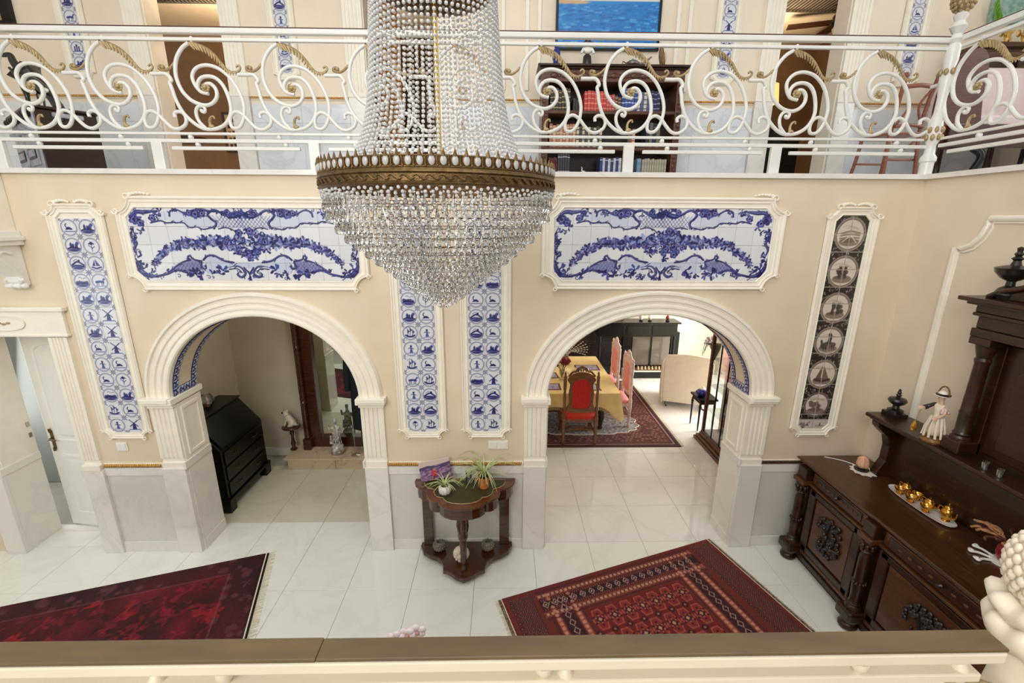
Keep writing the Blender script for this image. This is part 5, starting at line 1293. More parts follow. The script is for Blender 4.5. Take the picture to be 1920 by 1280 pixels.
mb = MB().tube(smooth_path([(fx-.04, fy+.056, fz+.200), (fx-.022, fy+.05, fz+.210), (fx-.008, fy+.036, fz+.226), (fx-.002, fy+.024, fz+.234)], 4), lambda t: .015-.004*t, 8).build('dark_sleeve', M['ebony'], fg, smooth=60)
MB().tube([(fx-.052, fy+.062, fz+.195), (fx-.056, fy+.074, fz+.10)], .0015, 5).build('chain', M['brassrod'], fg)
MB().lathe([(.001, 0), (.014, .004), (.016, .03), (.010, .05), (.004, .066), (.001, .07)], (fx-.056, fy+.076, fz+.034), 8).build('lantern', M['goldware'], fg, smooth=30)

fg.scale = (1.32, 1.32, 1.32); fg.location.y = -.875

# ---------------------------------------------------------------- console table between the arches
ct = empty('console_table', (-.385, -.3, 0), 'small shaped mahogany console table with green inlaid top between the two arches', 'table')
TX, TY = -.385, -.035
def scal(W_, D_, seg=1):
    """half of the scalloped outline, from the wall to the front, then mirrored"""
    h = [(W_, 0), (W_, -.05), (W_-.02, -.11), (W_-.07, -.16), (W_-.145, -.185), (W_-.15, -.235), (W_-.165, -.285), (W_-.20, -.325), (W_-.245, -.345), (W_-.275, -.345), (W_-.285, -.375), (W_-.33, -.42), (W_-.40, -.45), (W_-.50, -.462)]
    h = [(x, y*D_/.462) for x, y in h]
    return [(TX+x, TY+y) for x, y in h]+[(TX-x, TY+y) for x, y in reversed(h) if x > .002]
TZ = .86
MB().prism(scal(.505, .51), TZ-.022, TZ, 'XY').build('tabletop', M['mahog_top'], ct, bevel=.006)
sh = lambda k, o=0: [(TX+(x-TX)*k, TY+(y-TY)*k+o) for x, y in scal(.505, .51)]
MB().prism(sh(.95, -.002), TZ-.14, TZ-.022, 'XY').build('apron', M['mahog'], ct, bevel=.004)
M['greenleather'] = mat('green_leather', (62, 58, 24), 0.5, var=.12, scale=20, bump=.1)
inl = [(TX+(x-TX)*.80, TY-.035+(y-TY)*.78) for x, y in scal(.505, .51)]
MB().prism(inl, TZ+.0002, TZ+.0015, 'XY').build('leather_inset', M['greenleather'], ct)
MB().tube([(x, y, TZ+.001) for x, y in inl], .0045, 6, closed=True).build('gilt_border', M['gold'], ct, smooth=60)
for s in (-1, 1):
    B(TX+s*.395-.05, TX+s*.395+.05, TY-.05, TY-.015, .10, TZ-.14).build('back_leg', M['mahog'], ct, bevel=.006)
pl = [(TX+x, TY+y) for x, y in ((.475, 0), (.48, -.06), (.44, -.14), (.36, -.20), (.28, -.235), (.235, -.28), (.21, -.34), (.205, -.40), (.165, -.405), (.13, -.43), (.08, -.475), (.03, -.50), (0, -.505))]
pl = pl+[(2*TX-x, y) for x, y in reversed(pl[:-1])]
MB().prism(pl, .045, .10, 'XY').build('platform', M['mahog'], ct, bevel=.008)
for x, y in ((TX-.42, TY-.07), (TX+.42, TY-.07), (TX, TY-.45)): MB().lathe([(.014, 0), (.028, .015), (.03, .03), (.018, .045)], (x, y, 0), 12).build('bun_foot', M['mahog'], ct, smooth=50)
lx, ly = TX, TY-.40
MB().lathe([(.034, .10), (.03, .13), (.022, .15), (.027, .18), (.030, .30), (.036, .42), (.030, .44), (.047, .47), (.050, .50), (.040, .52), (.046, .56), (.048, .66), (.040, .72)], (lx, ly, 0), 12).build('front_leg', M['mahog'], ct, smooth=35)
mb = MB()
for i in range(8):
    a = i*PI/4; mb.tube([(lx+.042*math.cos(a), ly+.042*math.sin(a), .53), (lx+.052*math.cos(a), ly+.052*math.sin(a), .60), (lx+.046*math.cos(a), ly+.046*math.sin(a), .70)], .008, 6)
mb.build('leg_carving', M['mahog'], ct, smooth=60)
# stone posy bowls and white disc on the platform
M['stone'] = mat('grey_carved_stone', (122, 114, 96), 0.7, var=.25, scale=50, bump=.4, bscale=90)
for x, lb in ((TX-.275, 'round grey stone bowl on the left of the console table platform'), (TX+.225, 'round grey stone bowl on the right of the console table platform')):
    bw = empty('stone_bowl', (x, TY-.12, .10), lb, 'bowl', 'stone bowls under the console table')
    MB().lathe([(.03, 0), (.055, .02), (.064, .05), (.055, .08), (.036, .092), (.028, .098), (.026, .09), (.034, .07), (.02, .03), (.001, .025)], (x, TY-.12, .10), 18, cap=False).build('bowl_body', M['stone'], bw, smooth=40)
    mb = MB()
    for i in range(14):
        a = 2*PI*i/14
        for z, r in ((.03, .058), (.055, .064), (.078, .056)): mb.ball((x+(r-.004)*math.cos(a+z*9), TY-.12+(r-.004)*math.sin(a+z*9), .10+z), .012, 6, 4)
    mb.build('carved_leaves', M['stone'], bw, smooth=60)
M['shell'] = mat('ivory_disc', (226, 214, 186), 0.45, var=.12, scale=40, bump=.3, bscale=50)
pd = empty('ivory_globe', (TX-.035, TY-.28, .10), 'round ivory carved globe standing behind the front leg of the console table', 'ornament')
MB().lathe([(.03, 0), (.032, .008), (.022, .014)], (TX-.035, TY-.28, .10), 14).build('ring_foot', M['shell'], pd, smooth=40)
MB().ball((TX-.035, TY-.28, .10+.088), .082, 20, 14, (1, .75, 1)).build('globe', M['shell'], pd, smooth=60)
mb = MB()
for i in range(10):
    a = 2*PI*i/10; mb.ball((TX-.035+.05*math.cos(a), TY-.28-.047, .188+.05*math.sin(a)), .016, 6, 4)
mb.build('relief', M['shell'], pd, smooth=60)
# picture card leaning on the wall
cdm = Canvas(60, 44, (150, 116, 150))
c = cdm; c.poly([(0, 0), (60, 0), (60, 8), (30, 12), (0, 14)], (214, 190, 180)); c.poly([(0, 14), (18, 11), (34, 14), (60, 8), (60, 20), (0, 22)], (88, 72, 112))
r_ = random.Random(1)
for i in range(260): x, y = r_.uniform(0, 60), r_.uniform(18, 44); c.stroke([(x, y), (x+r_.uniform(2, 6), y-1.5)], 1.6, r_.choice([(96, 70, 112), (168, 130, 166), (70, 48, 86), (190, 150, 176)]), .8, sm=0)
c.disc(27, 30, 5.5, (206, 62, 84), ry=7); c.disc(28, 21, 3, (196, 120, 110)); c.stroke([(27, 36), (24, 42)], 4, (120, 60, 70), sm=0)
pc = empty('picture_card', (-.665, -.10, TZ), 'purple landscape picture card with a pink figure, leaning at the back of the console table', 'picture')
me = print_mesh('picture_print', .31, .205, c.a, .004); me.materials.append(M['tile_blue'])
o = link_mesh('picture_print', me, None, pc); o.rotation_euler = (math.radians(-8), math.radians(-8), math.radians(6)); o.location = (-.15, -.02, .012)
# spider plants
M['leafpale'] = mat('variegated_leaf', (206, 208, 150), 0.5, rgb2=(150, 166, 96), scale=30); M['soil'] = mat('potting_soil', (40, 30, 24), 0.95, var=.3, scale=60); M['terracotta'] = mat('terracotta', (212, 122, 62), 0.8, var=.1, scale=30)
def spider(x, y, z, n, ln, seed, lb):
    p = empty('spider_plant', (x, y, z), lb, 'plant', 'spider plants on the console table'); r = random.Random(seed)
    for i in range(n):
        a = r.uniform(0, 2*PI); l = ln*r.uniform(.65, 1.1); up = r.uniform(.55, 1.05); w = .0062
        pts = [Vector((x+.008*math.cos(a), y+.008*math.sin(a), z-.004))]
        for k in range(1, 7):
            t = k/6; rr_ = l*t*(.35+.45*t); hh = l*up*(t*1.25-.95*t*t)
            px_, py_ = x+rr_*math.cos(a), y+rr_*math.sin(a)
            py_ = min(py_, -.05)
            pts.append(Vector((px_, py_, z+hh)))
        s = Vector((-math.sin(a), math.cos(a), 0)); L = []
        for k, q in enumerate(pts):
            ww = w*(1-.85*(k/6)**2); L.append([q-s*ww, q+Vector((0, 0, -.0014)), q+s*ww, q+Vector((0, 0, .0012))])
        MB().loops(L, cap0=True, cap1=True).build('leaf', M['leafpale'], p, smooth=60)
    return p
px_, py_ = -.56, -.30
pw = empty('plant_pot', (px_, py_, TZ), 'white ridged ceramic pot holding the small spider plant', 'pot')
L = []
for r, z in ((.036, 0), (.052, .012), (.060, .04), (.056, .07), (.042, .088), (.036, .088), (.040, .07), (.04, .05)):
    L.append([(px_+r*(1+.05*math.cos(10*a))*math.cos(a), py_+r*(1+.05*math.cos(10*a))*math.sin(a), TZ+.002+z) for a in [2*PI*i/60 for i in range(60)]])
MB().loops(L, cap0=True, cap1=False).build('pot_body', M['porcelain'], pw, smooth=60)
MB().lathe([(.041, .060), (.001, .064)], (px_, py_, TZ), 16, cap=False).build('soil', M['soil'], pw)
spider(px_, py_, TZ+.075, 22, .26, 4, 'small spider plant in the white pot, left on the console table')
px_, py_ = -.19, -.20
pw = empty('plant_pot', (px_, py_, TZ), 'orange terracotta pot holding the large spider plant', 'pot')
MB().lathe([(.040, 0), (.044, .004), (.056, .10), (.062, .10), (.062, .125), (.056, .125), (.052, .10), (.001, .098)], (px_, py_, TZ+.002), 20, cap=False).build('pot_body', M['terracotta'], pw, smooth=30)
MB().lathe([(.054, .112), (.001, .118)], (px_, py_, TZ), 16, cap=False).build('soil', M['soil'], pw)
spider(px_, py_, TZ+.115, 50, .46, 6, 'large striped spider plant in the terracotta pot on the console table')
gz = MB().lathe([(.03, 0), (.034, .004), (.028, .09), (.034, .12), (.031, .12), (.025, .09), (.028, .01), (.001, .008)], (-.345, -.11, TZ+.0005), 14, cap=False).build('glass_vase', M['glass'], None, smooth=40); tag(gz, 'small clear glass vase behind the large spider plant', 'vase')
# orchid in the hall below the landing
op = empty('orchid', (-.50, -2.19, 0), 'white and pink orchid blooms peeping over the brown handrail', 'plant')
M['petal'] = mat('orchid_petal', (244, 236, 238), 0.6, rgb2=(236, 206, 214), scale=8); M['throat'] = mat('orchid_throat', (196, 140, 140), 0.6); M['stemg'] = mat('orchid_stem', (96, 112, 60), 0.6)
MB().tube(smooth_path([(-.50, -2.19, .86), (-.47, -2.19, 1.1), (-.46, -2.18, 1.26), (-.47, -2.20, 1.33), (-.55, -2.22, 1.325)], 5), .005, 6).build('stem', M['stemg'], op, smooth=60)
for i in range(5):
    a = i*1.25; MB().loops([[(-.50+q*math.cos(a)-w*math.sin(a), -2.19+q*math.sin(a)+w*math.cos(a), z), (-.50+q*math.cos(a), -2.19+q*math.sin(a), z-.012), (-.50+q*math.cos(a)+w*math.sin(a), -2.19+q*math.sin(a)-w*math.cos(a), z)] for q, w, z in ((.01, .006, .86), (.07, .025, .94), (.14, .028, .95), (.20, .004, .91))], closed=False).build('leaf', M['stemg'], op, smooth=60)
for bx, by, bz, a0 in ((-.550, -2.235, 1.325, .2), (-.495, -2.225, 1.335, 1.0), (-.445, -2.215, 1.345, .5)):
    mb = MB()
    for k in range(5):
        a = a0+k*2*PI/5; mb.ball((bx+.026*math.cos(a), by-.006, bz+.022*math.sin(a)), .024, 8, 6, (1, .5, .85))
    bl = mb.build('blossom', M['petal'], op, smooth=60); MB().ball((bx, by-.016, bz-.004), .012, 8, 6).build('lip', M['throat'], bl, smooth=60)
ot = empty('plant_stand', (-.50, -2.19, 0), 'slim white column stand carrying the orchid below the handrail', 'stand')
MB().lathe([(.13, 0), (.13, .04), (.09, .06), (.065, .10), (.065, .62), (.09, .66), (.12, .68), (.12, .70)], (-.50, -2.19, 0), 20).build('column', M['marble'], ot, smooth=40)
po = MB().lathe([(.05, .70), (.07, .72), (.08, .84), (.085, .86), (.075, .86), (.07, .84), (.001, .84)], (-.50, -2.19, .0005), 18, cap=False).build('orchid_pot', M['porcelain'], None, smooth=40); tag(po, 'white round pot holding the orchid on its column stand', 'pot')

# ================================================================ study behind the left arch
de = empty('bureau', (-3.5, 1.1, 0), 'tall black slant front bureau just inside the left arch', 'desk')
pr = [(-3.78, .16), (-3.26, .16), (-3.26, .80), (-3.52, 1.12), (-3.78, 1.12)]
mb = MB(); n = len(pr); mb.add([(x, .62, z) for x, z in pr]+[(x, 1.52, z) for x, z in pr], [tuple(range(n)), tuple(reversed(range(n, 2*n)))]+[(i, n+i, n+(i+1) % n, (i+1) % n) for i in range(n)])
mb.build('carcase', M['black'], de, bevel=.008)
sl_ = MB().add([(-3.268, .66, .815), (-3.268, 1.48, .815), (-3.50, 1.48, 1.105), (-3.50, .66, 1.105), (-3.255, .66, .825), (-3.255, 1.48, .825), (-3.487, 1.48, 1.117), (-3.487, .66, 1.117)], [(0, 1, 2, 3), (7, 6, 5, 4), (0, 4, 5, 1), (1, 5, 6, 2), (2, 6, 7, 3), (3, 7, 4, 0)])
sl_.build('fall_front', M['black'], de, bevel=.004)
for z0, z1 in ((.20, .38), (.40, .58), (.60, .77)):
    d = B(-3.26, -3.245, .66, 1.48, z0, z1).build('drawer', M['black'], de, bevel=.006)
    for y in (.86, 1.28): MB().tube([(-3.245, y-.05, (z0+z1)/2), (-3.23, y-.03, (z0+z1)/2-.012), (-3.23, y+.03, (z0+z1)/2-.012), (-3.245, y+.05, (z0+z1)/2)], .005, 6).build('handle', M['brass'], d, smooth=60)
for y0, y1 in ((.60, .72), (1.42, 1.54)):
    for x in ((-3.78, -3.68), (-3.34, -3.24)): MB().prism([(x[0], 0), (x[1], 0), (x[1]+.005, .16), (x[0]-.005, .16)], y0, y1, 'XZ').build('bracket_foot', M['black'], de, bevel=.006)
MB().box(-3.79, -3.23, .60, 1.54, .14, .18).build('base_moulding', M['black'], de, bevel=.008); B(-3.79, -3.50, .60, 1.54, 1.12, 1.14).build('top', M['black'], de, bevel=.006)
M['redwax'] = mat('pink_candle', (206, 130, 118), 0.5)
for (x, y), lb in (((-3.63, .86), 'round glass candle bowl on the bureau, nearer the arch'), ((-3.66, 1.12), 'round glass candle bowl on the bureau, farther back')):
    g = empty('candle_bowl', (x, y, 1.1405), lb, 'candle', 'glass candle bowls on the bureau')
    MB().lathe([(.04, 0), (.05, .006), (.085, .06), (.088, .10), (.06, .165), (.056, .165), (.083, .10), (.08, .062), (.046, .012), (.001, .010)], (x, y, 1.1405), 20, cap=False).build('bowl', M['glass'], g, smooth=50)
    MB().lathe([(.024, .012), (.026, .07), (.001, .072)], (x, y, 1.1405), 12).build('candle', M['redwax'], g, smooth=40)
    MB().tube([(x, y, 1.21), (x+.002, y, 1.235)], .002, 5).build('wick', M['ebony'], g)
# low marble step with the standing mirror
st = empty('step', (-2.0, 1.75, 0), kind='structure'); st.name = 'trim_9'
for i, (a, b) in enumerate(((-3.02, -2.36), (-2.355, -1.6), (-1.595, -.62))): B(a, b, 1.575, 1.605, 0, .155).build('riser_slab', M['marble_beige'] if 'marble_beige' in M else M.setdefault('marble_beige', marble('beige_marble', (206, 186, 154), (166, 146, 118), 0.2, 2.4, .6)), st)
B(-3.02, -.62, 1.60, 2.0, 0, .154).build('step_core', M['marble_beige'], st); B(-3.06, -.62, 1.545, 2.0, .155, .175).build('step_tread', M['marble_beige'], st, bevel=.004)
mi = empty('hall_mirror', (-2.3, 1.93, .175), 'tall hall mirror in a dark red turned wood frame standing on the marble step', 'mirror')
B(-2.66, -1.95, 1.962, 1.968, .33, 2.5).build('mirror_glass', M['mirror'], mi)
B(-2.74, -1.87, 1.97, 1.99, .175, 2.6).build('backboard', M['mahog'], mi)
for x0, x1 in ((-2.90, -2.66), (-1.95, -1.71)):
    B(x0, x1, 1.90, 1.985, .175, 2.6).build('stile', M['mahog'], mi, bevel=.006)
    xc = x0+.07 if x0 < -2.3 else x1-.07
    MB().lathe([(.04, .34), (.045, .36), (.028, .38), (.036, .44), (.026, .47), (.034, .70), (.028, .86), (.045, .90), (.028, .94), (.04, 1.0), (.03, 1.06), (.034, 1.6), (.028, 1.66), (.045, 1.70), (.03, 1.74), (.036, 2.3), (.045, 2.34)], (xc, 1.86, 0), 12).build('turned_column', M['mahog'], mi, smooth=40)
    B(xc-.055, xc+.055, 1.80, 1.90, .175, .34).build('plinth_block', M['mahog'], mi, bevel=.008)
B(-2.66, -1.95, 1.90, 1.985, .175, .33).build('bottom_rail', M['mahog'], mi, bevel=.006); B(-2.95, -1.66, 1.86, 1.985, 2.5, 2.68).build('cornice', M['mahog'], mi, bevel=.008)
# bracket shelf beside the mirror, with the white dog
ds = empty('pedestal_shelf', (-3.0, 1.84, .175), 'little half round dark wood shelf on a turned post at the mirror side', 'shelf')
MB().lathe([(.045, 0), (.05, .015), (.028, .03), (.022, .06), (.034, .10), (.022, .14), (.018, .22), (.032, .27), (.02, .30), (.026, .345)], (-2.985, 1.83, .175), 12).build('post', M['mahog'], ds, smooth=40)
MB().prism([(-2.985+.125*math.cos(a), 1.83+.115*math.sin(a)) for a in [2*PI*i/24 for i in range(24)]], .52, .545, 'XY').build('shelf_board', M['mahog'], ds, bevel=.006)
M['dogw'] = mat('cream_glazed_dog', (226, 216, 196), 0.3, coat=.4, var=.05, scale=30)
dg = empty('dog_figurine', (-2.99, 1.82, .545), 'white sitting spaniel figurine with a dark muzzle on the half round shelf', 'figurine')
skin_body('dog_body', [(.035, .01, .055, .052), (.0, .005, .12, .042), (-.03, .0, .175, .032), (-.045, -.003, .215, .036), (-.078, -.006, .208, .017), (-.045, .02, .09, .015), (-.06, .022, .04, .012), (-.072, .022, .008, .013), (-.045, -.02, .09, .015), (-.06, -.024, .04, .012), (-.072, -.024, .008, .013), (.03, .045, .035, .024), (-.02, .05, .012, .014), (.03, -.035, .035, .024), (-.02, -.042, .012, .014), (.09, .005, .02, .012), (.10, .04, .016, .008)],
          [(0, 1), (1, 2), (2, 3), (3, 4), (1, 5), (5, 6), (6, 7), (1, 8), (8, 9), (9, 10), (0, 11), (11, 12), (0, 13), (13, 14), (0, 15), (15, 16)], M['dogw'], dg)
mb = MB()
for s in (-1, 1): mb.ball((-3.03, 1.82+.035*s, .545+.20), .026, 8, 6, (.7, .45, 1.5))
mb.build('ears', M['dogw'], dg, smooth=60)
MB().ball((-3.076, 1.814, .545+.208), .015, 8, 6, (.9, 1, .9)).build('muzzle', M['ebony'], dg, smooth=60)
mb = MB()
for s in (-1, 1): mb.ball((-3.066, 1.817+.018*s, .545+.228), .005, 6, 4)
mb.build('eyes', M['ebony'], dg, smooth=60)
MB().tube([(-3.025+.036*math.cos(a), 1.82+.034*math.sin(a), .545+.172+.01*math.cos(a)) for a in [2*PI*i/16 for i in range(16)]], .004, 6, closed=True).build('collar', M['brass'], dg, smooth=60)
ds.location.x -= .05; dg.location.x -= .05
# porcelain figure vase, drumstick glass, coat
M['bluewhite'] = mat('blue_white_porcelain', (226, 222, 212), 0.25, coat=.3, rgb2=(120, 112, 112), scale=26, detail=2)
fv = empty('porcelain_statuette', (-2.36, 1.72, .175), 'pale porcelain statuette of robed figures on a round base before the mirror', 'figurine')
MB().lathe([(.05, 0), (.085, .02), (.095, .07), (.08, .12), (.05, .145), (.045, .16)], (-2.36, 1.72, .1755), 18).build('round_base', M['bluewhite'], fv, smooth=50)
skin_body('robed_figure', [(0, 0, .28, .045), (0, 0, .17, .05), (.01, 0, .37, .042), (0, 0, .45, .026), (0, -.004, .475, .016), (0, -.006, .51, .028), (0, -.004, .55, .022), (.05, -.01, .40, .022), (.07, -.03, .33, .018), (-.05, -.01, .40, .022), (-.085, -.02, .36, .018), (-.095, -.02, .45, .014)],
          [(0, 1), (0, 2), (2, 3), (3, 4), (4, 5), (5, 6), (2, 7), (7, 8), (2, 9), (9, 10), (10, 11)], M['bluewhite'], fv)
skin_body('child_figure', [(-.07, -.02, .20, .026), (-.07, -.02, .15, .03), (-.072, -.022, .255, .012), (-.072, -.024, .285, .022)], [(0, 1), (0, 2), (2, 3)], M['bluewhite'], fv)
mb = MB()
for i in range(8): a = i*.8; mb.tube([(-2.36+.045*math.cos(a), 1.72+.04*math.sin(a), .60-.04), (-2.36+.05*math.cos(a), 1.72+.05*math.sin(a), .42), (-2.36+.06*math.cos(a), 1.72+.06*math.sin(a), .33)], .007, 5)
mb.build('drapery', M['bluewhite'], fv, smooth=60)
gs = empty('glass_stem_vase', (-2.09, 1.65, .175), 'slender clear glass stem vase on the marble step before the mirror', 'vase')
MB().lathe([(.065, 0), (.065, .006), (.01, .014), (.006, .04), (.005, .22), (.012, .30), (.03, .42), (.027, .42), (.008, .30), (.001, .26)], (-2.09, 1.65, .1755), 16, cap=False).build('stem_vase_body', M['glass'], gs, smooth=50)
co = empty('coat', (-1.93, 1.75, .6), 'long dark navy coat hanging over the right side of the mirror', 'coat')
L = []
for z, w, d in ((1.92, .04, .03), (1.86, .10, .05), (1.78, .17, .07), (1.55, .175, .085), (1.25, .165, .085), (1.05, .17, .09), (.80, .18, .095), (.58, .185, .09)):
    L.append([(-1.915+w*(1+.05*math.sin(5*a+z*3))*math.cos(a), 1.69+d*(1+.12*math.sin(4*a+z*4))*math.sin(a), z) for a in [2*PI*i/28 for i in range(28)]])
MB().loops(L, cap0=True, cap1=True).build('coat_body', M['coat'], co, smooth=60)
for s in (-1, 1): MB().tube(smooth_path([(-1.915+s*.14, 1.67, 1.80), (-1.915+s*.19, 1.66, 1.5), (-1.915+s*.20, 1.65, 1.15)], 5), lambda t: .055-.012*t, 10, flat=.8).build('sleeve', M['coat'], co, smooth=60)
MB().tube([(-1.98, 1.65, .60), (-1.975, 1.65, .44)], .010, 6).build('belt_end', M['coat'], co, smooth=60)
MB().tube([(-1.915, 1.69, 1.90), (-1.915, 1.74, 1.97), (-1.915, 1.86, 1.99)], .007, 6).build('hanging_loop', M['ebony'], co, smooth=60)
# ================================================================ dining room behind the right arch
def dining_rug_art(W_, H_):
    rn = random.Random(6); c = Canvas(W_, H_, (96, 52, 48)); D = (58, 28, 32); L = (168, 124, 112)
    for b, col in ((3, D), (6, L), (8, D)): c.poly([(b, b), (W_-b, b), (W_-b, H_-b), (b, H_-b)], col)
    c.poly([(10, 10), (W_-10, 10), (W_-10, H_-10), (10, H_-10)], (104, 58, 52))
    for i in range(0, W_, 5):
        for j in range(0, H_, 5):
            if (i < 40 or i > W_-42 or j < 40 or j > H_-42) and 12 < i < W_-12 and 12 < j < H_-12: c.disc(i+2.5*((j//5) % 2), j, 1.3, L if rn.random() < .6 else D, .85)
    for b in (42, 47):
        for p, q in (((b, b), (W_-b, b)), ((W_-b, b), (W_-b, H_-b)), ((b, H_-b), (W_-b, H_-b)), ((b, b), (b, H_-b))): c.stroke([p, q], 1.3, L, .9, sm=0)
    c.poly([(50, 50), (W_-50, 50), (W_-50, H_-50), (50, H_-50)], (92, 50, 46))
    for b in (66, 72):
        for p, q in (((b, b), (W_-b, b)), ((W_-b, b), (W_-b, H_-b)), ((b, H_-b), (W_-b, H_-b)), ((b, b), (b, H_-b))): c.stroke([p, q], 1.4, L, .7, sm=0)
    for i in range(74, W_-74, 12):
        for y in (69, H_-69): c.disc(i, y, 1.8, D)
    for j in range(74, H_-74, 12):
        for x in (69, W_-69): c.disc(x, j, 1.8, D)
    c.a[:] = c.a*(1+np.random.RandomState(1).normal(0, .06, (H_, W_))[..., None]); return c.a
dr_ = empty('rug', (-.1, 2.16, 0), 'brown patterned rug under the dining table in the right arch room', 'rug')
me = print_mesh('pile', 2.88, 2.95, dining_rug_art(230, 236), .010, 'XY'); me.materials.append(M['rug']); o = link_mesh('pile', me, None, dr_); o.location = (0, 0, .0005)
fringe(dr_, 2.88, 0, 2.95, 1, .06, 90)
lm = empty('lace_mat', (1.5, 2.8, .0106), 'white lace edged mat on the brown rug under the dining table', 'mat')
pts = []
for i in range(120):
    a = 2*PI*i/120; q = 1+.07*abs(math.sin(9*a)); pts.append((1.32+.95*q*math.copysign(abs(math.cos(a))**.75, math.cos(a)), 3.0+.42*q*math.copysign(abs(math.sin(a))**.75, math.sin(a))))
M['lacemat'] = mat('grey_white_lace', (190, 186, 188), 0.9, rgb2=(104, 88, 90), scale=22, detail=2)
MB().prism(pts, .011, .0135, 'XY').build('lace_field', M['lacemat'], lm)
MB().tube([(x, y, .0145) for x, y in pts], .010, 6, closed=True).build('lace_border', M['lace'], lm, smooth=60)

tb = empty('dining_table', (1.13, 3.4, .0105), 'long dark dining table under the yellow cloth', 'table')
B(.42, 1.82, 2.52, 4.44, .70, .762).build('tabletop', M['walnut'], tb, bevel=.006); B(.55, 1.70, 2.65, 4.3, .62, .70).build('apron', M['walnut'], tb)
for x in (.62, 1.63):
    for y in (2.78, 4.15):
        MB().lathe([(.03, 0), (.045, .02), (.03, .06), (.045, .12), (.062, .22), (.062, .32), (.035, .38), (.05, .44), (.04, .62)], (x, y, .0136 if y < 3.2 else .0105), 14).build('leg', M['walnut'], tb, smooth=40)
tcl = None
# the cloth: top sheet, falling sides, deeper points at the corners
x0, x1, y0, y1, zt = .40, 1.845, 2.495, 4.46, .7635
per = []; N = 160
for i in range(N):
    t = i/N*4; s, f = int(t), t-int(t)
    per.append([(x0+(x1-x0)*f, y0), (x1, y0+(y1-y0)*f), (x1-(x1-x0)*f, y1), (x0, y1-(y1-y0)*f)][s]+(s, f))
L = []
for d in range(7):
    k = d/6; lp = []
    for i, (x, y, s, f) in enumerate(per):
        e = min(f, 1-f)*((x1-x0) if s in (0, 2) else (y1-y0)); cor = math.exp(-(e/.16)**2)
        drop = (.222+.23*cor)*k; wv = .012*math.sin(i*.95)*k+.010*math.sin(i*.37+1)*k; out = .015+(.02+.055*cor)*k+wv
        nx_, ny_ = [(0, -1), (1, 0), (0, 1), (-1, 0)][s]
        if cor > .05: cx_, cy_ = (1 if x > 1.1 else -1), (1 if y > 3.4 else -1); nx_, ny_ = nx_*(1-cor*.5)+cx_*cor*.5, ny_*(1-cor*.5)+cy_*cor*.5
        lp.append((x+nx_*out, y+ny_*out, zt+.0035-drop))
    L.append(lp)
tc_ = MB().loops([[(p[0]*.999+.001, p[1], zt+.004) for p in per]]+L, cap0=True).build('tablecloth', M['cloth'], None, smooth=60); tag(tc_, 'yellow fringed tablecloth draped over the dining table', 'tablecloth')
mb = MB()
for i, p in enumerate(L[-1]):
    for q in (0, .5):
        p2 = L[-1][(i+1) % N]; a = tuple(p[j]+(p2[j]-p[j])*q for j in range(3)); mb.tube([a, (a[0], a[1], a[2]-.055)], .004, 4)
f = mb.build('fringe', M['cloth'], tc_); f['kind'] = 'stuff'

